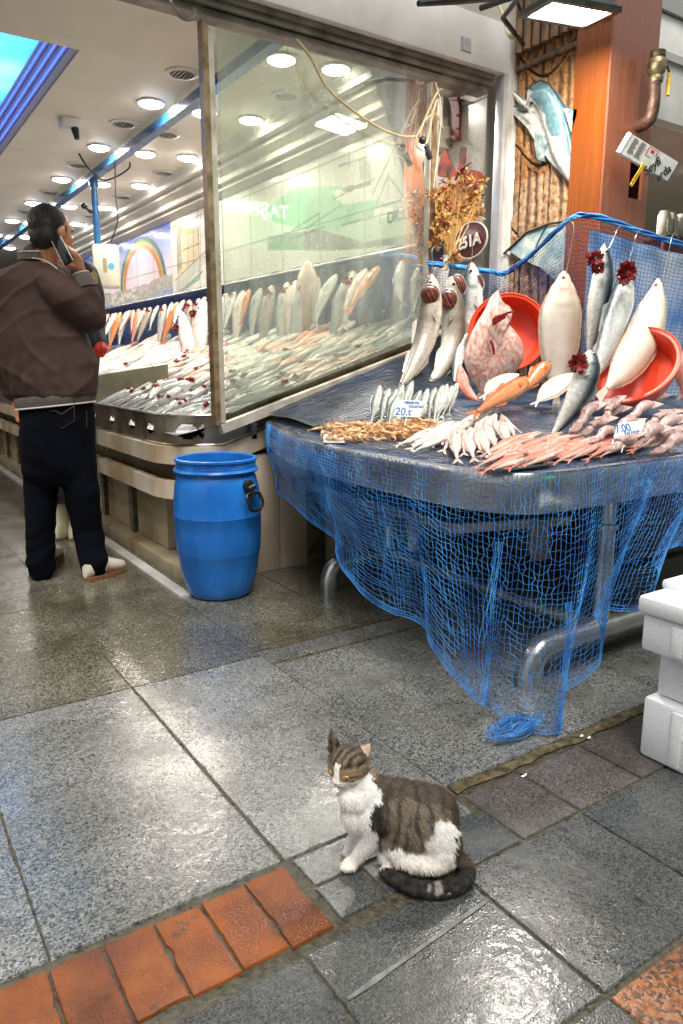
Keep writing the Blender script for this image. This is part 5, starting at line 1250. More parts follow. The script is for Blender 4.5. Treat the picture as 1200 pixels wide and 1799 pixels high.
# pale flatfish and bonitos hanging on the right
t, fr = hero('flatfish', 'large pale flatfish hanging belly out in front of the net corner', ypath([(992, 476), (988, 520), (984, 570), (982, 640), (978, 700)], [2.35]*5), .088, .022, toc, 'white', 'flat', fringe=.16, flip=-1, fins=False, tail=.14, tailw=.38, fork=.05, eye=False)
mb = MB(); mb.sphere(PY(990, 487, 2.32), (.012, .008, .009)); mb.build('mouth', mat('pink_mouth', (.55, .25, .18)), t)
hook(1008, 398, 995, 478, 2.34, t, bend=-6)
t, fr = hero('flatfish', 'large pale flatfish hanging over the lower orange basin, tail crossing its rim', ypath([(1157, 490), (1150, 540), (1128, 600), (1092, 650), (1066, 682)], [2.16, 2.12, 2.02, 1.92, 1.86]), .080, .026, toc, 'white', 'flat', fringe=.16, flip=-1, fins=False, tail=.13, tailw=.30, fork=.05, eye=False)
mb = MB(); mb.sphere(PY(1152, 500, 2.12), (.012, .008, .009)); mb.build('mouth', mat('pink_mouth', (.55, .25, .18)), t)
hook(1180, 418, 1165, 488, 2.2, t)
t, fr = hero('bonito', 'dark-backed bonito hanging with spread red gills beside the net corner', ypath([(1062, 428), (1060, 480), (1050, 540), (1040, 600), (1032, 640)], [2.25]*5), .052, .036, toc, 'bonito', 'bonito', flip=-1, tail=.12, tailw=.6, fork=.7)
mb = MB(); gillclump(mb, PY(1044, 455, 2.2), .036, toc); gillclump(mb, PY(1050, 470, 2.2), .03, toc); mb.build('gill', M_gill, t); hook(1084, 405, 1070, 436, 2.26, t)
t, fr = hero('bonito', 'silver bonito hanging with a large red gill tuft above the lower orange basin', ypath([(1098, 466), (1094, 520), (1075, 580), (1052, 640), (1040, 678)], [2.18, 2.16, 2.1, 2.05, 2.0]), .060, .04, toc, 'silver', 'bonito', flip=1, tail=.12, tailw=.5, fork=.7)
mb = MB(); gillclump(mb, PY(1100, 478, 2.11), .045, toc, cnt=34); gillclump(mb, PY(1096, 490, 2.10), .03, toc); mb.build('gill', M_gill, t); hook(1118, 413, 1104, 462, 2.2, t)
t, fr = hero('bonito', 'dark blue bonito standing on its tail at the stall centre with red gills', LEAN([(1038, 616), (1032, 652), (1016, 695), (992, 735), (972, 764)], .1), .050, .036, toc, 'bonito', 'big', flip=-1, tail=.10, tailw=.5, fork=.6)
mb = MB(); gillclump(mb, fr[6][0]+toc*.04-RV*.055, .036, toc, cnt=30); mb.build('gill', M_gill, t)
hero('flatfish', 'brown-edged flatfish hanging at the right end of the net', ypath([(1225, 590), (1215, 630), (1205, 660), (1200, 690)], [2.1]*4), .07, .03, toc, 'pink', 'flat', fins=False, tailw=.4)
# orange scorpion fish and soles lying mid table
def tab(l, dz, side=UP): return LEAN(l, .05, .035)
t, fr = hero('scorpionfish', 'orange scorpionfish lying in front of the turbot, tail towards the whiting', ypath([(925, 668), (902, 684), (872, 702), (838, 724)], [2.28, 2.24, 2.18, 2.1]), .042, .036, UP*.6+toc, 'orange', 'big', tailw=.6, speck=.3)
t, fr = hero('scorpionfish', 'orange scorpionfish with raised head just left of the centre bonito', ypath([(966, 640), (950, 652), (932, 672), (912, 692)], [2.3, 2.3, 2.28, 2.26]), .036, .034, UP*.6+toc, 'orange', 'big', tailw=.6, speck=.3)
hero('sole', 'small white sole under the left scorpionfish', ypath([(912, 658), (890, 664), (868, 676), (852, 694)], [2.4, 2.4, 2.38, 2.35]), .034, .014, UP+toc*.6, 'white', 'flat', fringe=.2, tailw=.4, fins=False, eye=False)
hero('sole', 'small white sole leaning behind the centre bonito', ypath([(1012, 656), (990, 668), (965, 688), (944, 706)], [2.2, 2.2, 2.18, 2.15]), .04, .014, UP+toc*.8, 'white', 'flat', fringe=.2, tailw=.4, fins=False, eye=False)
hero('sole', 'pink-brown flatfish lying flat beside the turbot tail', ypath([(808, 640), (812, 668), (824, 690), (845, 708)], [2.58, 2.56, 2.54, 2.5]), .04, .012, UP+toc*.5, 'pink', 'flat', tailw=.5, fins=False, eye=False)

def proto(name, L_, H, W, pal, prof, **k):
    mb = MB(); b = k.pop('bend', .0)
    path = [V((-L_/2+L_*i/4, 0, -b*L_*((i/4*2-1)**2))) for i in range(5)]
    g = k.pop('gill', 0)
    fishmesh(mb, path, H, W, (0, 1, 0), pal, prof, n=14, nr=10, flip=1, **k)
    if g:
        mb.cur = (.4, .02, .02); gillclump(mb, V((-L_*.36, W*.5, -H*.25)), H*.55, (0, 1, .0), cnt=12); mb.cur = (1, 1, 1)
    o = mb.build(name, M_fish, org=(0, 0, 0)); o['_l'] = L_; del o['_l']; PL[o.name] = L_; return o
PL = {}; USED = set()
def put(p, head, tail, nrm, label, group, cat='fish', cap=1.6):
    if p.name in USED:
        o = p.copy(); COL.objects.link(o)
    else: o = p; USED.add(p.name)
    head, tail = V(head), V(tail); x = (tail-head); s = x.length/PL[p.name]; x.normalize(); y = V(nrm); y = (y-x*x.dot(y)).normalized(); z = x.cross(y); c = (head+tail)/2; s2 = min(s, cap); y, z = y*s2/s, z*s2/s
    o.matrix_world = Matrix(((x.x*s, y.x*s, z.x*s, c.x), (x.y*s, y.y*s, z.y*s, c.y), (x.z*s, y.z*s, z.z*s, c.z), (0, 0, 0, 1)))
    tag(o, label, cat, group); return o
# horse mackerel row behind the price card
pm_ = [proto('horse_mackerel', .17, .0195, .013, 'sardine', 'std', sd=i, bend=.02*i, fins=(i != 1)) for i in range(3)]
hm = [((668, 676), (652, 738)), ((683, 682), (668, 736)), ((697, 680), (676, 742)), ((708, 674), (690, 738)), ((724, 668), (704, 732)), ((738, 684), (725, 728)), ((752, 682), (738, 728)), ((764, 680), (752, 732)), ((776, 676), (760, 734)), ((786, 674), (768, 732)), ((795, 676), (776, 728)), ((803, 670), (786, 722)), ((708, 712), (694, 745)), ((754, 706), (730, 738)), ((700, 692), (680, 745))]
for i, (a, b) in enumerate(hm):
    LL = LEAN([a, (b[0], b[1]+2)], .09, .014)
    put(pm_[i % 3], LL[0], LL[1], toc+UP*.35+RV*RU(-.3, .3), 'small silver fish stood head up in the row behind the blue price card', 'small silver fish in the row behind the price card')
# whiting cluster
pw_ = [proto('whiting', .17, .0175, .014, 'whiting', 'std', sd=i+5, bend=.03*i, fins=True) for i in range(2)]
wh = [((880, 730), (905, 768)), ((866, 738), (888, 775)), ((850, 740), (872, 790)), ((838, 748), (858, 802)), ((815, 756), (832, 805)), ((800, 752), (800, 806)), ((826, 738), (778, 776)), ((806, 742), (758, 782)), ((790, 746), (728, 778)), ((772, 752), (708, 776)), ((846, 726), (800, 748)), ((862, 720), (824, 745)), ((836, 760), (844, 792)), ((786, 768), (730, 790)), ((880, 742), (893, 782)), ((870, 728), (850, 760)), ((812, 748), (780, 790)), ((826, 752), (812, 796)), ((844, 752), (868, 780)), ((796, 740), (745, 770)), ((858, 732), (830, 770)), ((776, 758), (722, 786)), ((752, 760), (700, 782)), ((884, 736), (912, 758)), ((836, 736), (790, 764))]
for i, (a, b) in enumerate(wh):
    put(pw_[i % 2], OT(*a, .03+.008*(i % 3)), OT(*b, .012), UP+toc*.3+RV*RU(-.3, .3), 'pinkish white whiting fanned out on the table edge beside the shrimp', 'whiting fanned out on the stall table', cap=1.2)
# red mullet rows
pr_ = [proto('red_mullet', .15, .0135, .012, 'red' if i else 'pink', 'std', sd=i+9, bend=.03*i, fins=(i == 0)) for i in range(3)]
k = 0
for r in range(8):
    for q in range(12):
        x = 888+q*23-r*1.5+RU(-8, 8); y = 770+r*6.6-(q*1.6 if r < 5 else q*3.4)+RU(-3, 3)
        if y > 825-max(0, x-1000)*.18 or x > 1150 or (r < 3 and x > 1000 and random.random() < .6): continue
        if y < 768: continue
        ja = RU(-7, 7); sc_l = RU(.8, 1.15); a = OT(x+30*sc_l, y-12*sc_l+ja, .022+.012*random.random()); b = OT(x-34*sc_l, y+12*sc_l-ja*.5, .012+.01*random.random())
        put(pr_[k % 3], a, b, UP+toc*.4+V((RU(-.4, .4), RU(-.4, .4), 0)), 'small red mullet lying in the overlapping rows at the front edge of the stall', 'red mullet laid in rows at the front of the stall', cap=.88); k += 1
t = thing('steel_plate', OT(895, 824, .01), 'oval steel plate edge sticking out under the red mullet', 'plate')
mb = MB(); c = OT(905, 822, .006); M_ = Matrix.Translation(c) @ Matrix.Rotation(R(-4), 4, 'X') @ Matrix.Diagonal((1.5, .62, 1, 1)); mb.lathe([(.001, 0), (.075, .0), (.1, .008), (.105, .009), (.1, .005), (.07, -.003), (.001, -.003)], 40, M=M_, cap=False); mb.build('dish', M_inox, t)
# squid heap on the right
pq = []
for i in range(2):
    mb = MB(); mb.hascol = 1; L_ = .26
    cfq = lambda u, t, i=i: mixc((.42, .25, .24), (.60, .45, .41), .5+.9*noise.noise(V((u*14+i, math.cos(t)*2, math.sin(t)*2)))) if noise.noise(V((u*40, math.cos(t)*8, i))) < .25 else (.30, .13, .13)
    secs = []
    for k_ in range(15):
        u = k_/14; r_ = interp([.05, .5, .85, 1, 1, .95, .9, .7, .75, .6], u)*.026; secs.append((V((-L_*.5+L_*.62*u, 0, .01*math.sin(u*5+i*2))), V((0, 0, r_*.8)), V((0, r_, 0))))
    mb.loft(secs, 12, cols=cfq)
    for sg in (1, -1):
        mb.cur = (.62, .42, .38); fill_shape(mb, [V((-L_*.5, 0, 0)), V((-L_*.42, sg*.05, 0)), V((-L_*.24, sg*.03, .002)), V((-L_*.2, 0, 0))], V((0, 0, .004)))
    mb.sphere((L_*.14, 0, 0), (L_*.07, .016, .014), 10, 7)
    for q in range(6):
        mb.cur = (.46, .28, .25); a = (q-2.5)*.004; mb.tube(catmull([V((L_*.15, a, 0)), V((L_*.25, a*1.4+.003*math.sin(q*2), .004*math.cos(q))), V((L_*.33, a*1.5+.005*math.sin(q*3), .003)), V((L_*.40, a*1.2, 0))], 8), [.0065]*3+[.005]*3+[.003]*3, 6)
    mb.cur = (1, 1, 1); o = mb.build('squid', M_fish, org=(0, 0, 0)); PL[o.name] = L_; pq.append(o)
sq = [((1060, 700), (1020, 740)), ((1050, 705), (1000, 765)), ((1085, 695), (1058, 745)), ((1095, 712), (1045, 752)), ((1165, 690), (1115, 728)), ((1150, 705), (1090, 745)), ((1070, 730), (1015, 768)), ((1120, 735), (1060, 770)), ((1185, 718), (1130, 752)), ((1200, 728), (1120, 778)), ((1205, 745), (1128, 790)), ((1165, 745), (1100, 790)), ((1215, 715), (1160, 742)), ((1080, 752), (1030, 782)), ((1120, 760), (1065, 795)), ((1210, 765), (1140, 800))]
for i, (a, b) in enumerate(sq):
    LL = LEAN([a, b], .17, .02+.012*(i % 3))
    put(pq[i % 2], LL[0], LL[1], V((RU(-.2, .2), 1, RU(-.3, .3))), 'pinkish brown squid in the wet heap at the right of the stall', 'squid heaped at the right of the stall', 'squid', cap=1.0)
# shrimp heap
ps = []
for i in range(3):
    mb = MB(); mb.hascol = 1; L_ = .075
    pts = [V((L_*.5*math.cos(a), .004*i*math.sin(a*3), L_*.42*math.sin(a))) for a in [R(10+150*k_/9) for k_ in range(10)]]
    cs_ = lambda u, t, i=i: mixc((.62, .30, .10), (.78, .50, .26), .5+.5*math.sin(u*40+i)) 
    mb.tube(pts, [.006, .0075, .008, .0078, .0072, .0065, .0055, .0045, .0035, .0018], 7, cols=cs_)
    mb.cur = (.7, .38, .16)
    e = pts[0]
    for q in range(4): mb.tube([e, e+V((.002+.006*q, (q-1.5)*.008, -.016)), e+V((.012*q-.01, (q-1.5)*.014, -.036))], [.0012, .001, .0006], 4)
    p = pts[-1]; fill_shape(mb, [p, p+V((-.004, .007, -.012)), p+V((-.004, -.007, -.012))], V((.001, 0, 0)))
    for q in range(5): w_ = pts[2+q]; mb.tube([w_, w_*.72+V((0, .004*(-1)**q, 0))], [.0016, .0008], 4)
    mb.cur = (1, 1, 1); o = mb.build('shrimp', M_fish, org=(0, 0, 0)); PL[o.name] = L_; ps.append(o)
for i in range(120):
    u = random.random(); x = 575+190*u; yb = 772-6*abs(u-.4); y = RU(745, yb)-6*(u > .8)
    if i == 0: x, y = 553, 755
    p = OT(x, y, .008+.018*random.random()*(1-abs((y-758)/18)*.7)); a = RU(0, 6.28); d = V((math.cos(a), math.sin(a), RU(-.3, .3))).normalized()*RU(.028, .04)
    put(ps[i % 3], p-d, p+d, V((RU(-1, 1), RU(-1, 1), 1.2)), 'small orange-brown shrimp in the loose heap at the left corner of the stall', 'shrimp heaped at the left corner of the stall', 'shrimp')
t = thing('ice_patch', OT(585, 775, .004), 'thin wet plastic bag edge beneath the shrimp', 'bag')
mb = MB(); mb.grid(lambda u, v: OT(568+38*u, 762+16*v, .006+.006*noise.noise(V((u*5, v*5, 0)))), 12, 6); mb.build('film', mat('clear_plastic', (.45, .52, .6), (.65, .7, .75), 20, .15), t)
# price cards
M_card = mat('card_paper', (.74, .76, .76), (.82, .83, .82), 5, .5); M_bink = mat('blue_ink', (.03, .15, .42)); 
def card(a, b, c, lines, label):
    """a bottom-left, b bottom-right, c top-left world points"""
    t = thing('price_card', a, label, 'price card'); ex_ = (b-a); ey_ = (c-a); n_ = ex_.cross(ey_).normalized()
    mb = MB(); fill_shape(mb, [a, b, b+ey_, c], -n_*.0015); mb.build('card', M_card, t, smooth=False)
    mb = MB(); mb.tube([(a+b)/2-n_*.004+ey_*.5, (a+b)/2-n_*.006-ey_*.5], .002, 5); mb.build('pin', M_steel, t)
    for (txt, u, v, sz, sh) in lines: text_obj('lettering', txt, frame(a+ex_*u+ey_*v+n_*.0008, ex_, ey_), ey_.length*sz, M_bink, t, ext=.0003, shear=sh, off=.0006)
card(PY(692, 731, 2.28), PY(738, 733, 2.25), PY(698, 702, 2.30), [('20.t', .02, .08, .62, .25), ('GEREKTIR', .3, .78, .2, 0), ('KIZARTMA', .5, .56, .18, 0)], 'white price card with 20 lira in blue standing among the small silver fish')
card(PY(1074, 780, 1.57), PY(1124, 772, 1.55), PY(1086, 744, 1.60), [('7.00', .05, .52, .42, .1), ('TANE', .62, .08, .2, 0), ('KALAMAR', .40, .34, .16, 0), ('5 adt', .06, .08, .24, .2)], 'white price card with 7.00 in blue standing between mullet and squid')

# ---- fish on the arcade counter
pc_l = [proto('counter_fish', .30, .034, .022, p_, 'std', sd=i, gill=g_, fins=(i % 2 == 0), bend=.02*(i % 3)) for i, (p_, g_) in enumerate((('silver', 0), ('sardine', 0), ('silver', 1), ('bonito', 1), ('salmon', 0), ('pink', 0), ('whiting', 0), ('green', 0), ('red', 0), ('dark', 1)))]
nc = 0
y = 3.36
while y < 9.6:
    x = 1.36
    row = 0
    while x < 3.0:
        L_ = (RU(.24, .34) if row > 0 else RU(.2, .28))*(1.15 if y > 5.2 else 1)
        zone = int(y/.55)
        if row < 2: idx = random.choice([2, 3, 9, 3, 9, 2, 7])
        elif random.random() < .14: idx = random.choice([3, 9, 7])
        elif row == 2: idx = [1, 0, 4, 7, 6, 5, 0, 4][(zone+row) % 8] if random.random() < .8 else 2
        else: idx = [0, 4, 1, 6, 7, 5, 8, 0][(zone*3+row) % 8]
        ang = RU(-.42, .42)+(.0 if row > 1 else RU(-.8, .8)); L_ *= RU(.72, 1.2)
        hx, tx = x+L_*math.cos(ang), x
        dy = L_*math.sin(ang); z0, z1 = bed(hx)+.03+RU(0, .045), bed(tx)+.03+RU(0, .03)
        if nc < 298 and not (y < 9 and y > 5.15 and y < 5.3 and x < 2):
            put(pc_l[idx], (hx, y+dy, z0+.015), (tx, y, z1), V((-.45, RU(-.5, .1), 1)), ('silvery fish laid head uphill in the rows on the arcade counter' if idx in (0, 1, 6) else 'fish with red gills pulled out lying along the counter rim' if idx in (2, 3, 9) else 'orange-pink fish laid in the rows on the arcade counter' if idx in (4, 5, 8) else 'green-backed fish laid in the rows on the arcade counter'), 'fish laid out on the arcade counter'); nc += 1
        x += L_*.80; row += 1
    y += .10 if y < 5.2 else .17
# fish hanging on the counter's back rail
y = 3.42; i = 0
ph_ = [proto('hanging_fish', .46, .06, .04, p_, 'big', sd=i_+20, gill=g_, bend=b_) for i_, (p_, g_, b_) in enumerate((('silver', 1, .04), ('bass', 1, .02), ('orange', 0, .02), ('whiting', 0, .05), ('red', 0, .0), ('silver', 0, .08)))]
while y < 11.5:
    L_ = random.choice([.3, .36, .42, .5, .58])*RU(.9, 1.1); k = [0, 1, 5, 2, 3, 0, 5, 1, 0, 3][i % 10]
    if 8.8 < y < 9.4: k = 4
    if y > 7.5: L_ *= .8
    put(ph_[k], (3.03, y, 1.70), (2.96-.16*random.random(), y+RU(-.15, .06), 1.70-L_*.95), V((-1, -.3, .1)), 'fish hanging head up in the row along the navy cloth', 'fish hanging along the arcade back rail'); i += 1
    y += RU(.12, .25)
# two big white-bellied fish by the glass edge
for (l, Y_, H, lab) in (([(355, 538), (352, 575), (352, 610), (345, 650)], 2.9, .075, 'largest white-bellied fish hanging beside the glass panel edge'), ([(318, 548), (327, 590), (330, 622), (300, 660), (262, 690)], 2.8, .07, 'white-bellied fish hanging second from the glass edge, tail curving down onto the counter')):
    pts = [PX(x, y_, Y_-.06*i_) for i_, (x, y_) in enumerate(l)]
    t, fr = hero('sea_bass', lab, pts, H*1.2, .06, V((-.8, -.6, 0)), 'whiting', 'big', fins=False, tailw=.5, tail=.1, fork=.3)
    mb = MB(); q = fr[6]; gillclump(mb, q[0]+q[2]*.05+q[3]*.055, .038, q[2])
    mb.build('gill', M_gill, t)
q0 = V((1.62, 4.35, bed(1.62)+.05)); card(q0, q0+V((.10, -.06, .01)), q0+V((.05, .02, .06)), [('8 ', .1, .2, .6, 0), ('TL', .5, .25, .4, 0)], 'small white price card lying among the arcade counter fish')
# skate behind the glass
t = thing('speckled_skate', PX(540, 520, 3.02), 'round beige speckled flatfish hanging behind the glass panel', 'fish')
mb = MB(); mb.hascol = 1; c = PX(540, 530, 3.0)
rr_ = []
for q, d_ in ((1, 0), (.9, .02), (.6, .035), (.2, .04)):
    rr_.append([mb.av(c+V((-d_, 0, 0))+V((0, -.17*math.cos(a)*q, .25*math.sin(a)*q*(1.2 if math.sin(a) > 0 else 1))), mixc((.5, .36, .26), (.66, .56, .46), .5+noise.noise(V((math.cos(a)*9*q, math.sin(a)*9*q, 0))))) for a in [6.283*k_/40 for k_ in range(40)]])
for k_ in range(3):
    for j in range(40): mb.af(rr_[k_][j], rr_[k_][(j+1) % 40], rr_[k_+1][(j+1) % 40], rr_[k_+1][j])
mb.af(*rr_[3]); mb.af(*rr_[0][::-1]); mb.build('body', M_fish, t)
mb = MB(); mb.tube([c+V((0, 0, .28)), V((3.05, c.y, 1.78))], .003, 5); mb.build('hook', M_steel, t)
# ================================================================== PEOPLE
DM = 3.56
def MP(x, y, d=0): return PD(x, y, DM+d)
M_skin = mat('skin', (.9, .9, .9), (1.08, 1.04, 1.0), 30, .45, vcol=True, bump=.1, bscale=150, sss=.08)
def chain(mb, pts, rs, n=14, m=None, flat=1.0, side=None):
    """tapered limb with rounded ends"""
    m = m or max(8, len(pts)*5); P = catmull(pts, m); secs = []
    for i, p in enumerate(P):
        t = (P[min(i+1, m)]-P[max(i-1, 0)]).normalized(); r_ = interp(rs, i/m); e = min(i, m-i)/m*m
        a = t.cross(V(side) if side else (HV if abs(t.dot(HV)) < .9 else UP)).normalized(); b = a.cross(t).normalized(); secs.append((p, a*r_, b*r_*flat))
    t0 = (P[0]-P[1]).normalized(); c, a, b = secs[0]; secs = [(c+t0*a.length*.85, a*.35, b*.35), (c+t0*a.length*.5, a*.8, b*.8)]+secs
    t1 = (P[-1]-P[-2]).normalized(); c, a, b = secs[-1]; secs += [(c+t1*a.length*.5, a*.8, b*.8), (c+t1*a.length*.85, a*.35, b*.35)]
    mb.loft(secs, n)
man = thing('person', (MP(100, 1010).x, MP(100, 1010).y, 0), 'man in brown jacket and dark jeans seen from behind, phone at his ear', 'person')
fd = (RV*.52+HV*.855).normalized(); fs = V((-fd.y, fd.x, 0))    # facing, left side
hc = MP(92, 408)
mb = MB()
def ell(mb, c, rf, rs_, ru, tilt=0):
    M_ = Matrix((fd, fs, UP)).transposed()
    if tilt: M_ = M_ @ Matrix.Rotation(R(tilt), 3, 'Y')
    mb.sphere(c, (rf, rs_, ru), 18, 12, M_)
ell(mb, hc+fd*-.008+UP*.022, .098, .077, .090); ell(mb, hc+fd*.028-UP*.035, .062, .060, .075); ell(mb, hc+fd*.040-UP*.085, .034, .036, .026)
ell(mb, hc+fd*.085+UP*.016, .016, .045, .012); ell(mb, hc+fd*.092-UP*.018, .014, .012, .022); ell(mb, hc+fd*.099-UP*.03, .009, .010, .008); ell(mb, hc+fd*.076-UP*.060, .012, .022, .010)
for s_ in (1, -1):
    ec = hc+fs*.080*s_+fd*-.010-UP*.010; ell(mb, ec, .015, .008, .028, 12); ell(mb, hc+fs*.040*s_+fd*.052-UP*.028, .028, .018, .024)
chain(mb, [hc-UP*.05-fd*.022, MP(80, 462), MP(66, 500), MP(80, 620), MP(98, 690)], [.058, .062, .09, .10, .10])
sh = MP(100, 500, -.05); el = MP(167, 562, .03); wr = MP(143, 482, -.02)
chain(mb, [MP(70, 500), sh, el], [.05, .05, .038]); chain(mb, [el, wr], [.036, .027])
chain(mb, [MP(40, 500), MP(8, 560), MP(20, 640, .05), MP(30, 700, .12)], [.05, .045, .036, .028])
pa = MP(133, 460, -.05)
chain(mb, [wr, MP(138, 470, -.04), pa, MP(126, 448, -.07)], [.026, .03, .036, .030], flat=.62)
fing = [([(127, 447, -.085), (119, 436, -.10), (111, 427, -.105)], .0095), ([(131, 450, -.075), (123, 437, -.078), (115, 431, -.075)], .0095), ([(135, 454, -.06), (130, 441, -.056), (121, 436, -.054)], .009), ([(138, 459, -.045), (134, 448, -.036), (127, 442, -.034)], .008)]
for l, r_ in fing: chain(mb, [MP(*q) for q in l], [r_*1.1, r_, r_*.85], n=10)
chain(mb, [MP(128, 468, -.06), MP(116, 463, -.085), MP(105, 459, -.095)], [.013, .0115, .0095], n=10)
# left hand by the hip
lh = MP(31, 712, .10); chain(mb, [MP(30, 700, .12), lh, MP(32, 722, .08)], [.026, .032, .026], flat=.6)
for k in range(4): chain(mb, [MP(28+2.4*k, 722, .09-.01*k), MP(29+2.4*k, 733, .07-.01*k), MP(31+2.4*k, 741, .05-.01*k)], [.009, .0085, .0075], n=8)
chain(mb, [MP(36, 712, .06), MP(40, 722, .04), MP(39, 731, .03)], [.011, .01, .009], n=8)
def skincol(co, n_):
    l = co-hc; f, s_, u = l.dot(fd), l.dot(fs), l.z; c = (.60, .27, .15)
    c = mixc(c, (.58, .25, .13), .5+.8*n1(co, 22))
    if abs(u) < .14:
        if f > .06 and u < -.052 and u > -.07 and abs(s_) < .03: c = (.42, .11, .08)
        if f > .065 and .003 < u < .018 and .02 < abs(s_) < .045: c = (.05, .03, .02)
        if f > .06 and .026 < u < .035 and .015 < abs(s_) < .05: c = (.04, .02, .015)
        if u < -.045 and f > -.03: c = mixc(c, (.2, .12, .09), .3)
    return c
body = blobs('body', mb, M_skin, .0062, 3, man, colfn=skincol)
mb = MB()   # hair
ell(mb, hc+fd*-.022+UP*.034, .094, .080, .088); ell(mb, hc+fd*-.048-UP*.012, .062, .074, .078); ell(mb, hc+fd*-.055-UP*.055, .038, .055, .035)
for s_ in (1, -1): ell(mb, hc+fs*.060*s_+fd*.014+UP*.018, .020, .014, .026)
hair_o = blobs('hair', mb, mat('short_black_hair', (.006, .004, .003), (.012, .008, .006), 60, .5, bump=.5, bscale=320, stretch=(1, 1, .3)), .006, 2, man, disp=lambda co, n_: .0012*noise.noise(co*180))
# jacket
def tsec(y, cx, hw, dep, dd=0): return (MP(cx, y, dd), RV*hw*.00276, HV*dep)
mb = MB()
mb.loft([tsec(458, 68, 20, .055), tsec(464, 66, 36, .075), tsec(476, 60, 58, .10), tsec(496, 55, 68, .125), tsec(540, 60, 72, .14), tsec(590, 72, 80, .15), tsec(640, 86, 83, .155), tsec(675, 93, 79, .155), tsec(694, 97, 73, .148), tsec(697, 98, 60, .13)], 28)
chain(mb, [MP(78, 494, -.03), MP(108, 512, -.08), MP(145, 545, -.04), MP(162, 560, .0)], [.08, .084, .076, .066]); chain(mb, [MP(163, 560, .0), MP(158, 530, -.015), MP(146, 495, -.03)], [.066, .058, .05])
chain(mb, [MP(28, 494, .02), MP(0, 530, .02), MP(-2, 590, .04), MP(14, 650, .08), MP(24, 690, .11)], [.08, .08, .07, .062, .05])
chain(mb, [MP(64, 452, .0), MP(66, 470, .01)], [.072, .085])
def jfold(co, n_):
    p = co-MP(80, 560); a, z = p.dot(RV), p.z
    w_ = noise.noise(co*3.2); f = .010*(1-abs(math.sin((a*.9+z*1.1)*17+3*noise.noise(co*3.5))))**3*max(0, w_+.45)+.009*(1-abs(math.sin((a*-.8+z*1.2)*14+3*noise.noise(co*3+V((5, 5, 5))))))**3*max(0, .5-w_)
    f += .006*max(0, 1-abs(z+.30)/.10)*math.sin(a*85+2.5*noise.noise(co*6))*(z > -.37)
    ridge = abs(noise.noise(V((a*3.2+z*2.2, z*7-a*4, p.dot(HV)*3)))); f += .010*(ridge-.2)
    ridge = abs(noise.noise(V((a*9+z*6, z*13-a*8, 4)))); f += .004*(ridge-.2)
    return f
blobs('jacket', mb, mat('brown_nylon', (.048, .027, .021), (.070, .040, .032), 6, .78, bump=.5, bscale=14, stretch=(1, 1, .6), spec=.25), .009, 3, man, disp=jfold)
M_rib = mat('taupe_rib', (.09, .075, .065), (.13, .11, .10), 90, .8, bump=.6, bscale=160, stretch=(2, 2, .05)); M_pipe = mat('white_piping', (.6, .55, .5), None, 5, .6)
mb = MB()
hb = [tsec(692, 98, 70, .143), tsec(697, 98, 71, .148), tsec(704, 98, 70, .146), tsec(710, 98, 68, .142), tsec(712, 98, 60, .13)]
# hem tilts: lower at the left
def tilt(c): return c
mb.loft(hb, 40)
for v in mb.v: v.z += (-(v-MP(98, 700)).dot(RV))*-.07 if False else (v-MP(98, 700)).dot(RV)*.10
mb.build('hem_band', M_rib, man)
mb = MB(); ring = []
for k in range(49):
    a = 6.2832*k/48; c = MP(98, 712); p = c+RV*68.5*.00276*math.cos(a)+HV*.1435*math.sin(a); p.z += (p-MP(98, 700)).dot(RV)*.10; ring.append(p)
mb.tube(ring, .0042, 6); mb.build('hem_piping', M_pipe, man)
mb = MB(); cp = [MP(35, 449, -.075), MP(50, 443, -.078), MP(68, 447, -.082), MP(88, 458, -.075), MP(104, 470, -.06)]; 
mb.loft([(MP(65, 459), RV*.088, HV*.08), (MP(66, 446), RV*.083, HV*.078), (MP(66, 444), RV*.072, HV*.066)], 28); mb.build('collar', M_rib, man)
mb = MB(); mb.tube([MP(66, 445.5)+RV*.0845*math.cos(a)+HV*.079*math.sin(a) for a in [6.2832*k/40 for k in range(41)]], .003, 6)
mb.tube(catmull([MP(56, 453, -.098), MP(74, 456, -.105), MP(90, 464, -.115), MP(101, 472, -.125)], 16), .0028, 6); mb.build('collar_piping', M_pipe, man)
mb = MB(); mb.tube(catmull([MP(150, 505, -.035), MP(144, 488, -.035), MP(141, 480, -.035)], 8), [.052, .052, .051, .05, .048, .045, .042, .038, .036], 20); mb.build('cuff', M_rib, man)
mb = MB(); cf_ = MP(141.5, 480.5, -.035); ax1 = (MP(144, 488)-MP(141, 480)).normalized(); e1 = ax1.orthogonal().normalized(); e2 = ax1.cross(e1); mb.tube([cf_+e1*.037*math.cos(a)+e2*.037*math.sin(a) for a in [6.2832*k/24 for k in range(25)]], .003, 6); mb.build('cuff_piping', M_pipe, man)
# trousers
mb = MB()
mb.loft([tsec(700, 100, 60, .13), tsec(712, 100, 64, .135), tsec(745, 101, 65, .145), tsec(790, 102, 66, .14), tsec(830, 103, 64, .125), tsec(850, 103, 55, .10)], 28)
chain(mb, [MP(75, 800), MP(72, 860), MP(71, 930, -.01), MP(72, 985, -.02), MP(73, 1000, -.02)], [.092, .082, .072, .070, .066], n=20)
chain(mb, [MP(134, 800), MP(143, 860), MP(154, 930, .01), MP(163, 980, -.01), MP(166, 996, -.01)], [.094, .086, .075, .072, .068], n=20)
def tf(co, n_):
    z = co.z; k = max(0, 1-z/.35)
    return .0045*k*math.sin(z*70+9*noise.noise(co*4))+.005*noise.noise(V((co.x*9, co.y*9, co.z*16)))+.004*math.sin(z*60+co.x*20)*max(0, noise.noise(co*5))
blobs('trousers', mb, mat('dark_denim', (.0012, .0014, .003), (.0035, .0045, .009), 5, .95, bump=.3, bscale=120, spec=.1), .009, 3, man, disp=tf)
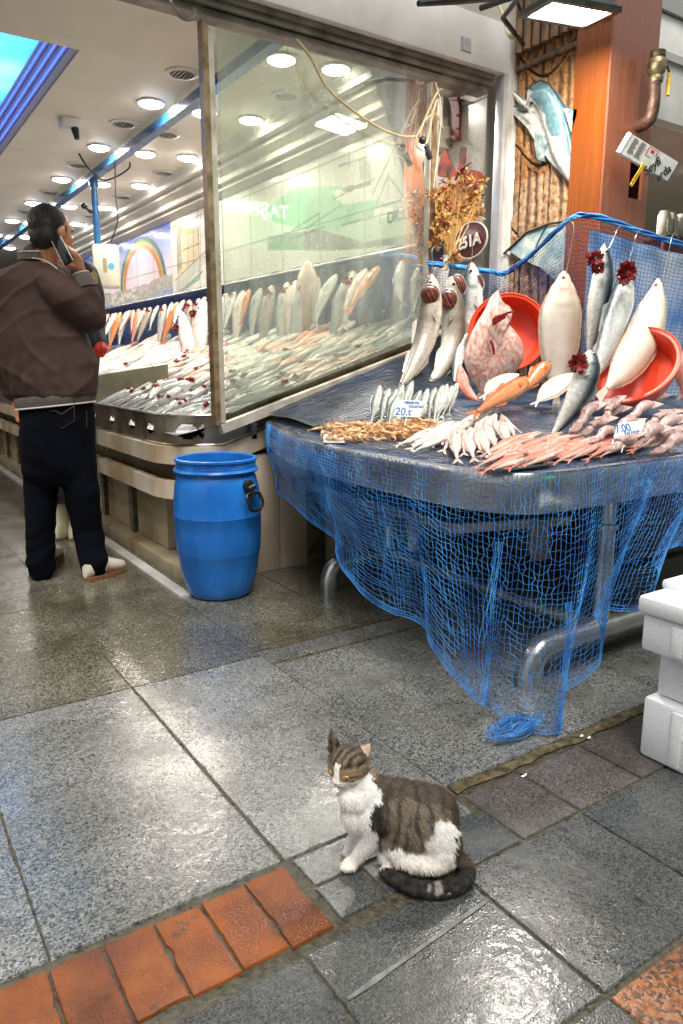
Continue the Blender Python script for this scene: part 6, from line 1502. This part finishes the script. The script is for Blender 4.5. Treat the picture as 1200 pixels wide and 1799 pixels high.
M_stitch = mat('rust_stitching', (.07, .022, .01))
def seam(l, r_=.0014, dd=-.145): 
    return [MP(x, y, dd+abs(x-100)*.0009) for x, y in l]
mb = MB()
for l in ([(75, 722), (98, 722), (108, 728), (132, 712)], [(130, 690), (131, 738), (110, 752), (80, 740), (68, 700)], [(152, 722), (153, 750)], [(69, 700), (72, 722), (86, 745)]): mb.tube(seam(l), .0018, 4)
mb.build('stitching', M_stitch, man)
# shoes
M_sole = mat('tan_sole', (.2, .09, .035), None, 5, .6); M_leather = mat('cream_leather', (.55, .5, .4), (.68, .62, .52), 12, .4); M_strp = mat('rust_suede', (.2, .06, .03))
def shoe(heel, toe, w_):
    ax = (toe-heel); L_ = ax.length; ax.normalize(); sd_ = V((-ax.y, ax.x, 0)); mb = MB()
    F = lambda u, s_, z: heel+ax*L_*u+sd_*s_+UP*z
    mb.loft([(F(u, 0, .045*h_+.012), sd_*w_*k_, UP*.042*h_+ax*.0) for u, k_, h_ in ((0, .45, .9), (.06, .8, 1.2), (.25, .95, 1.5), (.45, .95, 1.3), (.62, 1.05, .95), (.8, 1.05, .75), (.93, .8, .6), (1, .4, .5))], 18)
    o = mb.build('shoe', M_leather, man); mb = MB(); mb.prism([(0, 0)], 0, 0) if False else None
    poly = [(0.0, .5), (.02, .85), (.2, .95), (.6, 1.12), (.85, 1.08), (.97, .7), (1.01, 0), (.97, -.7), (.85, -1.08), (.6, -1.12), (.2, -.95), (.02, -.85), (0, -.5)]
    a = [mb.av(F(u, s_*w_, .001)) for u, s_ in poly]; b = [mb.av(F(u, s_*w_, .022)) for u, s_ in poly]; mb.af(*a[::-1]); mb.af(*b)
    for i in range(len(a)): j = (i+1) % len(a); mb.af(a[i], a[j], b[j], b[i])
    mb.build('sole', M_sole, o); mb = MB()
    for u in (.48, .56, .64): mb.tube([F(u, w_*1.02*math.cos(t), .02+.10*math.sin(t)*(1.15-u)) for t in [math.pi*k/12 for k in range(13)]], .004, 5)
    mb.build('stripe', M_strp, o)
shoe(PZ(150, 1022), PZ(218, 1002), .042); shoe(PZ(62, 1018), PZ(104, 975), .042)
ph = thing('mobile_phone', MP(109, 440, -.115), 'black mobile phone held to the ear of the man in the brown jacket', 'phone')
p0, p1 = MP(98, 418, -.105), MP(121, 463, -.125); d = (p1-p0).normalized(); s_ = d.cross(HV).normalized()
M_ = frame((p0+p1)/2, s_, d); mb = MB(); mb.box((-.022, -.066, -.007), (.022, .066, .007), M=M_, bev=.005); mb.build('case', mat('glossy_black', (.008, .008, .009), None, 5, .12), ph)
mb = MB(); mb.tube([M_ @ V((.0235*sx_, yy, 0)) for sx_, yy in ((-1, -.06), (-1, .06))], .002, 5); mb.tube([M_ @ V((.0235, yy, 0)) for yy in (-.06, .06)], .002, 5); mb.build('silver_edge', M_steel, ph)
# fishmonger mostly hidden behind him
fm = thing('person', (1.04, 4.55, 0), 'fishmonger in navy jacket and white boots mostly hidden behind the man on the phone', 'person')
def FP(x, y, d=0): return PD(x, y, 4.4+d)
mb = MB(); mb.loft([(FP(106, 470), RV*.08, HV*.07), (FP(112, 488), RV*.17, HV*.11), (FP(118, 540), RV*.21, HV*.13), (FP(118, 640), RV*.19, HV*.13), (FP(118, 700), RV*.17, HV*.12)], 20)
chain(mb, [FP(150, 478), FP(164, 520), FP(166, 570), FP(176, 605, -.05)], [.07, .065, .055, .045]); chain(mb, [FP(80, 478), FP(62, 560), FP(70, 640)], [.07, .06, .05])
mk = bpy.data.materials
blobs('jacket', mb, mat('navy_jacket', (.006, .008, .016), (.012, .015, .028), 8, .6), .011, 3, fm)
mb = MB(); chain(mb, [FP(100, 428), FP(102, 455), FP(108, 480), FP(118, 560)], [.085, .06, .07, .1]); mb.sphere(FP(98, 424), (.085, .085, .105)); blobs('body', mb, M_skin, .009, 3, fm, colfn=lambda c, n_: (.5, .22, .12))
mb = MB(); mb.sphere(FP(97, 414), (.09, .09, .075)); mb.build('cap', mat('navy_cap', (.01, .012, .03)), fm)
mb = MB(); chain(mb, [FP(95, 690), FP(100, 780), FP(104, 870)], [.09, .08, .065]); chain(mb, [FP(130, 690), FP(128, 780), FP(122, 870)], [.09, .08, .065]); blobs('trousers', mb, mat('navy_trousers', (.006, .008, .014)), .012, 2, fm)
for (bx_, nm_) in ((110, 0), (138, 1)):
    b0 = PZ(bx_, 940); mb = MB(); ff = (-HV*.8+RV*.3).normalized()
    mb.loft([(b0+UP*.40, RV*.062, HV*.062), (b0+UP*.25, RV*.058, HV*.06), (b0+UP*.12, RV*.048, HV*.055), (b0+UP*.085+ff*.01, RV*.048, HV*.07), (b0+UP*.05+ff*.03, RV*.05, HV*.10), (b0+UP*.018+ff*.035, RV*.052, HV*.115), (b0+UP*.004+ff*.035, RV*.05, HV*.11)], 20)
    mb.build('boot', mat('white_rubber_boot', (.55, .5, .34), (.68, .64, .48), 6, .3), fm)
mb = MB(); chain(mb, [FP(177, 606, -.06), FP(178, 616, -.08)], [.034, .036]); 
for k in range(4): chain(mb, [FP(174+2.5*k, 616, -.09), FP(173+2.6*k, 626, -.10)], [.012, .01])
chain(mb, [FP(170, 608, -.08), FP(167, 617, -.09)], [.013, .011]); blobs('glove', mb, mat('red_glove', (.6, .03, .015)), .006, 2, fm)
mb = MB(); b_ = FP(165, 487, -.075); M_ = frame(b_, RV, UP); fill_shape(mb, [M_ @ V(q) for q in ((-.022, -.03, 0), (.022, -.034, 0), (.018, .02, 0), (0, .036, 0), (-.018, .02, 0))], -HV*.003); mb.build('badge', mat('yellow_badge', (.5, .35, .05), (.7, .65, .5), 60, .6), fm, smooth=False)

# ================================================================== CAT
def toPX(p):
    d = p-CAM; a, b, z = d.dot(HV), d.dot(RV), d.z; dp = a*math.cos(PIT)-z*math.sin(PIT); u = a*math.sin(PIT)+z*math.cos(PIT)
    return 600+FPX*b/dp, 899.5-FPX*u/dp
DC = 1.40
def CP(x, y, d=0): return PD(x, y, DC+d)
cat = thing('cat', (CP(700, 1500).x, CP(700, 1500).y, 0), 'brown tabby and white cat sitting on the wet paving with its tail curled round', 'cat')
def S(mb, x, y, d, rx, rz, ry, rot=0):
    M_ = Matrix((RV, HV, UP)).transposed() @ Matrix.Rotation(R(rot), 3, 'Y'); mb.sphere(CP(x, y, d), (rx, ry, rz), 18, 12, M_)
mb = MB()
S(mb, 728, 1438, .0, .082, .082, .062, 20); S(mb, 700, 1418, .0, .062, .060, .055); S(mb, 755, 1440, .0, .062, .075, .062, 15); S(mb, 770, 1478, .0, .050, .062, .068); S(mb, 700, 1470, .0, .048, .050, .050)
S(mb, 672, 1412, .0, .046, .058, .050, -8); S(mb, 648, 1425, -.005, .040, .056, .044); S(mb, 652, 1388, .0, .036, .040, .036); S(mb, 630, 1398, -.008, .036, .038, .038); S(mb, 625, 1425, -.005, .034, .050, .036); S(mb, 620, 1400, -.01, .032, .034, .034)
chain(mb, [CP(610, 1350), CP(628, 1372), CP(655, 1400)], [.030, .035, .042])
# haunches, both sides
S(mb, 776, 1476, -.040, .042, .056, .026, -15); S(mb, 772, 1472, .045, .042, .054, .026, -15)
chain(mb, [CP(778, 1500, -.045), CP(770, 1518, -.055), CP(742, 1523, -.062)], [.026, .018, .014]); chain(mb, [CP(700, 1490, -.03), CP(712, 1510, -.04), CP(740, 1518, -.05)], [.030, .024, .018]); S(mb, 768, 1519, -.05, .018, .012, .014)
S(mb, 690, 1500, -.01, .032, .026, .036)
chain(mb, [CP(770, 1495, .05), CP(745, 1508, .05), CP(715, 1512, .045)], [.026, .018, .014])
# front legs and paws
chain(mb, [CP(655, 1440, -.025), CP(648, 1475, -.022), CP(632, 1500, -.02), CP(622, 1514, -.018)], [.027, .020, .0145, .013])
pz = CP(614, 1519, -.02); chain(mb, [CP(622, 1513, -.018), pz, CP(608, 1522, -.025)], [.0145, .016, .013])
for k in range(4): S(mb, 603+6*k, 1524+(k == 1)+(k == 2), -.034+.008*abs(k-1.5)*.5, .0072, .0072, .010)
chain(mb, [CP(640, 1440, .03), CP(630, 1468, .03), CP(616, 1488, .035)], [.026, .018, .0135]); chain(mb, [CP(616, 1486, .035), CP(608, 1495, .035)], [.014, .013])
# head: faces left and towards the camera, slightly down
fc_ = (-RV*.58-HV*.79-UP*.13).normalized(); sc_ = V((-fc_.y, fc_.x, 0)).normalized(); uc_ = fc_.cross(sc_) if fc_.cross(sc_).z > 0 else sc_.cross(fc_)
hd = CP(612, 1344, 0)
HM = Matrix((fc_, sc_, uc_)).transposed()
HK = 1.14
def HS(f, s_, u, rf, rs_, ru): mb.sphere(hd+HM @ V((f, s_, u))*HK, (rf*HK, rs_*HK, ru*HK), 16, 12, HM)
HS(0, 0, .002, .038, .040, .035); HS(.018, 0, -.012, .026, .022, .017); HS(.034, 0, -.012, .012, .013, .010); HS(.014, .017, -.010, .018, .016, .016); HS(.014, -.017, -.010, .018, .016, .016); HS(.030, .0075, -.017, .011, .009, .008); HS(.030, -.0075, -.017, .011, .009, .008); HS(.026, 0, -.026, .010, .010, .006); HS(.026, 0, .0, .016, .009, .009)
def ear(bx, by, tx, ty, d, w_):
    b, t = CP(bx, by, d), CP(tx, ty, d); a = (t-b); e = a.normalized().cross(fc_).normalized(); n_ = e.cross(a.normalized())
    secs = []
    for u in (0, .3, .6, .85, 1): secs.append((b+a*u, e*w_*(1-u)**.75+e*.0012, n_*(.0055*(1-u)+.0018)))
    mb.loft(secs, 12)
ear(590, 1322, 582, 1276, .012, .0215); ear(632, 1330, 653, 1304, .004, .0225)
tp = [CP(798, 1500, -.0), PZ(818, 1522, .02), PZ(822, 1540, .018), PZ(806, 1556, .016), PZ(775, 1564, .016), PZ(740, 1562, .017), PZ(706, 1550, .018), PZ(674, 1532, .018)]
chain(mb, tp, [.018, .0165, .0165, .0165, .0168, .0165, .0155, .012], m=40)
tpc = catmull(tp, 60)
WP = [[(586, 1368), (560, 1360), (560, 1400), (575, 1400), (595, 1445), (604, 1480), (594, 1500), (590, 1540), (645, 1540), (662, 1500), (668, 1470), (655, 1462), (648, 1440), (654, 1418), (668, 1408), (668, 1390), (655, 1368), (648, 1348), (640, 1352), (636, 1372), (600, 1380)],
      [(590, 1332), (600, 1335), (598, 1350), (603, 1372), (612, 1382), (585, 1392), (568, 1372), (580, 1352), (585, 1340)],
      [(772, 1442), (790, 1444), (806, 1462), (800, 1488), (797, 1535), (730, 1535), (738, 1500), (748, 1480)],
      [(655, 1494), (700, 1492), (745, 1500), (800, 1520), (790, 1540), (650, 1540)]]
def catcol(co, n_=None):
    j = V((noise.noise(co*60), noise.noise(co*60+V((9, 9, 9))), 0)); x, y = toPX(co); x += j.x*6+noise.noise(co*260)*6; y += j.y*6+noise.noise(co*260+V((3, 3, 3)))*6
    # tail
    dmin, kk = min(((co-q).length, k) for k, q in enumerate(tpc) if k % 3 == 0)
    if dmin < .026 and co.z < .05 and y > 1524 and kk > 8:
        t = kk/60; w_ = math.sin(t*34+2*noise.noise(co*40))
        if .45 < t < .75 and w_ > .35 and co.z > .018+.006*noise.noise(co*80): return (.30, .27, .24)
        return mixc((.012, .011, .010), (.05, .045, .04), .5+noise.noise(co*90))
    hl = HM.transposed() @ (co-hd)/HK
    nz = .5+.5*noise.noise(co*150)
    if (co-hd).length < .066 and y < 1392 and x < 662 and (hl.z > -.012 or (hl.x < -.016 and hl.z > -.024 and hl.y*0 == 0 and x > 625)):
        c = mixc((.20, .14, .09), (.30, .22, .15), nz)
        if y < 1316 and x < 600: c = mixc((.12, .08, .06), (.3, .2, .15), (1316-y)/60 if x < 585 else .1)       # left ear
        if hl.z > .016: c = mixc((.02, .016, .012), (.2, .15, .1), .45+.35*math.sin(hl.y*480+hl.x*60+3*noise.noise(co*50))+.5*noise.noise(co*110))
        if hl.z > .012 and hl.x < .0: c = mixc(c, (.05, .04, .03), .5)
        if n_ is not None and x > 634 and y < 1334 and n_.dot(fc_) > .35: c = mixc((.5, .34, .26), (.66, .52, .42), nz)
        if -.014 < hl.z < .007 and hl.x > .008 and abs(hl.y) > .012: c = mixc((.30, .17, .09), (.40, .27, .17), nz)
        if abs(hl.z-.001) < .0018 and .024 < abs(hl.y) < .032: c = (.03, .02, .015)
        if abs(hl.z+.010) < .0018 and abs(hl.y) > .024: c = (.05, .03, .02)
        if hl.x > .015 and abs(hl.y) < .0055+max(0, -hl.z)*.45 and hl.z < .022: c = (.80, .77, .72)
        if hl.z < -.009 and hl.x > -.004: c = (.80, .77, .72)
        return c
    if (co-hd).length < .066 and y < 1392 and x < 640 and hl.z <= -.012: return (.80, .77, .72)
    for P in WP:
        if inpoly(x, y, P):
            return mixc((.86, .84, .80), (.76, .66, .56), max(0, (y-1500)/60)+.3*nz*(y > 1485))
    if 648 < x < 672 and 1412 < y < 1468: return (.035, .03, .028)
    st_ = math.sin((x*.27+(y-1400)*.05*(1 if x < 720 else -1.0))+2.2*noise.noise(co*22))*.8+.5*noise.noise(co*45)
    c = mixc((.17, .13, .095), (.27, .22, .16), nz); c = mixc(c, (.05, .038, .03), max(0, min(.85, (st_-.12)*1.5)))
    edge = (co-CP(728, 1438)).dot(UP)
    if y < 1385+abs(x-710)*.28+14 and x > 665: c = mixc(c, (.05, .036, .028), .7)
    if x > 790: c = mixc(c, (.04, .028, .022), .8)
    return c
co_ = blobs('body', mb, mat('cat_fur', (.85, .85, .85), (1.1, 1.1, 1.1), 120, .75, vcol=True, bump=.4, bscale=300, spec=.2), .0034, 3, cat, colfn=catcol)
# short fur
import bisect
def furcoat(src, n, parent, fn, name, m):
    me = src.data; o0 = ORG[src.name]; fb = MB(); fb.hascol = 1; cum_ = []; a_ = 0
    for p in me.polygons: a_ += p.area; cum_.append(a_)
    for k in range(n):
        p = me.polygons[bisect.bisect(cum_, random.random()*a_)]; vs = [me.vertices[i].co for i in p.vertices]; w3 = [random.random() for _ in vs]; sw = sum(w3)
        c = sum((v*w_ for v, w_ in zip(vs, w3)), V((0, 0, 0)))/sw+o0; r_ = fn(c, p.normal)
        if not r_: continue
        d, L_, w_, col_ = r_; s_ = d.cross(p.normal).normalized()*w_; fb.cur = col_; n_ = p.normal
        i0 = fb.av(c-s_-n_*.0008); i1 = fb.av(c+s_-n_*.0008); i2 = fb.av(c+d*L_); fb.af(i0, i1, i2)
    o = fb.build(name, m, parent, smooth=False); o['kind'] = 'stuff'; return o
def catfur(c, n_):
    if n_.dot(-HV) < -.35 and n_.z < .4 and random.random() < .6: return None
    head = (c-hd).length < .06; hl = HM.transposed() @ (c-hd)/HK
    if head and hl.x > .024: return None
    flow = (c-hd).normalized()*.8+V((0, 0, -.5)) if not head else (c-(hd+fc_*.06)).normalized()
    flow = flow-n_*flow.dot(n_)
    if flow.length > .01: flow.normalize()
    L_ = RU(.004, .0065) if head else RU(.007, .013)
    if c.z < .03: L_ *= .5
    if (c-hd).length < .09 and c.z > hd.z+.03: L_ *= .45
    f_ = RU(.75, 1.2); return (flow+n_*RU(.25, .6)+rv()*.22).normalized(), L_, .00045, tuple(q*f_ for q in catcol(c, n_))
furcoat(co_, 52000, cat, catfur, 'fur', MC['cat_fur'])
for s_ in (1, -1):
    mb = MB(); c = hd+HM @ V((.0300, .0160*s_, .0005))*HK; mb.sphere(c, (.0080, .0088, .0058), 14, 9, HM)
    eo = mb.build('eye', mat('amber_eye', (.35, .2, .04), (.5, .32, .08), 60, .1), cat); mb = MB(); mb.sphere(c+fc_*.0045, (.0022, .0018, .0034), 8, 6, HM); mb.build('pupil', M_eye, eo)
    mb = MB(); mb.tube([c+HM @ V((.0035, .0085*s_, -.001)), c+HM @ V((.0055, .003*s_, .0030)), c+HM @ V((.0045, -.0065*s_, -.0012))], [.0012, .0019, .0013], 6); mb.build('eyelid', mat('dark_lid', (.03, .02, .015)), eo)
mb = MB(); mb.sphere(hd+HM @ V((.0455, 0, -.0095))*HK, (.0035, .0045, .003), 10, 7, HM); mb.build('nose', mat('pink_nose', (.6, .3, .26), None, 5, .35), cat)
mb = MB()
for s_ in (1, -1):
    for k in range(3): a = hd+HM @ V((.036, .010*s_, -.015-.0015*k)); mb.tube([a, a+HM @ V((.012, .03*s_, .003-.004*k)), a+HM @ V((.010, .055*s_, .002-.008*k))], [.00012, .0001, .00006], 3)
mb.build('whiskers', mat('white_hair', (.8, .8, .78)), cat)

def hairfn(c, n_):
    fl_ = (V((0, 0, -1))*.8+fd*.3+rv()*.25); fl_ = (fl_-n_*fl_.dot(n_)).normalized(); g = RU(.6, 1.6); return (fl_+n_*RU(.15, .4)).normalized(), RU(.010, .020), .0007, (.010*g, .007*g, .005*g)
furcoat(hair_o, 9000, hair_o, hairfn, 'hair_strands', mat('hair_strand', (.9, .9, .9), (1.1, 1.1, 1.1), 40, .45, vcol=True))
# ================================================================== CRATES
M_foam = mat('white_foam', (.74, .76, .78), (.80, .81, .83), 6, .55, bump=.10, bscale=120)
scuff(M_foam, (.55, .48, .38), 5, (1, 1, 1), .58, .76, .35)
scuff(M_foam, (.45, .46, .48), 160, (1, 1, 1), .6, .66, .35, 1)
def crate(x0, y1, z0, z1, label, w_=.42, l_=.52, lidh=.0, rx=0, lip=.0):
    t = thing('foam_crate', (x0+w_/2, y1-l_/2, z0), label, 'crate', 'stacked white foam fish crates'); M_ = Matrix.Translation(V((x0, y1, 0))) @ Matrix.Rotation(R(rx), 4, 'Z')
    mb = MB(); mb.box((0, -l_, z0), (w_, 0, z1-lidh), M=M_, bev=.012)
    for k in range(4): mb.box((-.006, -.09-.13*k-.03, z0+.012), (.004, -.09-.13*k, z1-lidh-.01), M=M_, bev=.003)
    mb.build('box_body', M_foam, t)
    if lidh:
        mb = MB(); mb.box((-lip, -l_-lip, z1-lidh+.001), (w_+lip, lip, z1), M=M_, bev=.012); mb.box((.10, -.03, z1-.006), (.32, .006+lip, z1+.022), M=M_, bev=.01); mb.build('lid', M_foam, t)
    mb = MB(); mb.box((-.0085, -.17, z0+.09), (-.0055, -.14, z0+.115), M=M_); mb.build('moulded_mark', mat('pinkish_mark', (.5, .36, .34)), t, smooth=False)
    return t
cz = [PY(1127, 1228, 1.07).z, PY(1147, 1150, 1.05).z, PY(1120, 1052, 1.08).z]
crate(1.722, 1.08, .002, cz[0], 'lowest white foam fish crate standing on the paving at the right edge')
crate(1.755, 1.065, cz[0]+.002, cz[1], 'middle white foam fish crate, set back in the stack', w_=.36, l_=.48)
crate(1.70, 1.09, cz[1]+.002, cz[2], 'topmost white foam fish crate with a bumpy rim', w_=.44, l_=.54, lidh=.05, lip=.012)
# litter
for (x, y) in ((1022, 1293), (1035, 1296)):
    mb = MB(); c = PZ(x, y, .004); mb.sphere(c, (.007, .004, .002), 8, 5); mb.sphere(c+V((.006, .003, 0)), (.004, .003, .0015), 6, 4); tag(mb.build('foam_crumb', M_foam, org=c), 'tiny white foam crumb on the muddy joint left of the crates', 'litter', 'white crumbs on the paving joint')
mb = MB(); c = PZ(922, 1362, .003); mb.sphere(c, (.013, .003, .0015), 8, 5, Matrix.Rotation(.3, 3, 'Z')); mb.sphere(c+V((-.008, .001, 0)), (.005, .003, .001), 6, 4); tag(mb.build('feather_scrap', M_foam, org=c), 'tiny white scrap lying on the grey paving right of the cat', 'litter')

# ================================================================== NEIGHBOUR SHOP (right)
M_nw = mat('cream_shop_wall', (.5, .46, .28), (.6, .56, .38), 2, .6); M_nc = mat('grey_ceiling', (.36, .35, .33), (.42, .41, .38), 2, .6)
mb = MB(); mb.box((3.62, 2.7, 2.72), (10, 9, 2.76)); tag(mb.build('shop_ceiling', M_nc, smooth=False), kind='structure')
mb = MB(); mb.box((3.62, 9.0, 0), (10, 9.1, 2.76)); tag(mb.build('shop_wall', M_nw, smooth=False), 'cream wall at the back of the neighbouring shop', 'wall')
mb = MB(); mb.box((3.60, 3.08, 0), (3.66, 9, 2.76)); tag(mb.build('party_wall', M_nw, smooth=False), 'cream side wall of the neighbouring shop behind the column', 'wall')
t = thing('shop_fascia', (5, 2.75, 2.4), 'white fascia beam above the neighbouring shop opening', 'fascia')
mb = MB(); z0_ = PY(1180, 128, 2.75).z; mb.box((3.52, 2.72, 2.42), (10, 2.8, 2.95), bev=.005); mb.build('beam', M_white, t); mb = MB(); mb.box((3.52, 2.70, 2.955), (10, 2.8, 5.2)); mb.build('upper_panel', mat('grey_panel', (.3, .3, .29), (.36, .35, .33), 3, .6), t, smooth=False)
for x_, y_ in ((4.7, 3.9), (5.2, 4.3), (5.6, 5.4), (4.7, 5.6), (6.4, 3.9)):
    c = ctree(dl); c.location = (x_, y_, 2.72); c['label'] = 'round lit downlight in the neighbouring shop ceiling at the right edge'; c['group'] = 'downlights in the neighbouring shop'
    l = bpy.data.lights.new('lamp_light', 'AREA'); l.shape = 'DISK'; l.size = .13; l.energy = 14; l.color = (1, .9, .75); o = bpy.data.objects.new('lamp_light', l); COL.objects.link(o); o.location = (x_, y_, 2.67)
t = thing('shop_shelf', PY(1185, 435, 3.6), 'dark red display shelf in the neighbouring shop', 'shelf')
s0 = PY(1150, 415, 3.5); mb = MB(); mb.box((s0.x, 3.4, s0.z-.03), (s0.x+1.2, 3.9, s0.z), bev=.004); mb.box((s0.x, 3.41, s0.z-.5), (s0.x+1.2, 3.44, s0.z-.031), bev=.004); mb.build('board', mat('red_laminate', (.12, .02, .02), (.18, .03, .03), 4, .3), t)
for i in range(5):
    p = V((s0.x+.06+.115*i, 3.47+.02*(i % 2), s0.z+.001)); t = thing('food_packet', p, 'upright white printed packet on the red shelf in the neighbouring shop', 'packet', 'packets on the red shelf')
    mb = MB(); mb.lathe([(.044, 0), (.05, .01), (.049, .15), (.038, .165), (.036, .18)], 14, p); mb.build('wrapper', mat('white_packet', (.55, .53, .5), (.75, .73, .7), 30, .3), t); mb = MB(); mb.box(p+V((-.03, -.052, .03)), p+V((.03, -.048, .12))); mb.build('printed_label', mat('grey_print', (.35, .3, .28), (.6, .56, .52), 80, .4), t, smooth=False)
# ================================================================== STREET SIDE BEHIND THE CAMERA
t = thing('street_building', (2, -4.2, 0), 'pale street front opposite, seen only as a reflection in the glass panel', 'building')
mb = MB(); mb.box((-9, -4.6, 0), (14, -4.2, 6.6)); mb.build('wall', mat('street_wall', (.42, .42, .36), (.55, .54, .48), 1.5, .7), t, smooth=False)
def RQ(x, y, Yv): p = PY(x, y, Yv); return V((p.x, 6.4-Yv, p.z))
a, b = RQ(372, 425, 10.4), RQ(525, 330, 10.4)
sg = thing('bakery_sign', ((a.x+b.x)/2, -4, a.z), 'green bakery sign with added glow seen in reverse in the glass panel', 'sign')
mb = MB(); mb.box((a.x-1.5, -4.19, a.z), (b.x+.1, -4.02, b.z)); m_ = mat('added_glow_green', (.02, .3, .12), None, 5, .4, emit=(.02, .42, .16), es=2.2); mb.build('sign_box', m_, sg, smooth=False)  # emission added so the sign's reflection shows in the glass
tx = RQ(508, 384, 10.4); text_obj('lettering', 'TAŞFIRIN', frame(V((tx.x, -4.016, tx.z)), (-1, 0, 0), (0, 0, 1)), .26, mat('added_glow_letter', (.8, .8, .8), None, emit=(1, 1, 1), es=4), sg, ext=.003, off=.005)  # the letters get added emission as well
t = thing('white_awning', RQ(455, 330, 10.2), 'white cloth awning above the green sign seen in the glass panel', 'awning')
a, b = RQ(395, 338, 10.3), RQ(515, 262, 10.3); mb = MB(); mb.grid(lambda u, v: V((a.x+(b.x-a.x)*u, -3.9+.05*math.sin(u*20), a.z+(b.z-a.z)*v-.06*abs(math.sin(u*9))*(1-v))), 40, 8); mb.build('cloth', mat('white_cloth', (.78, .78, .8), None, 5, .7), t)
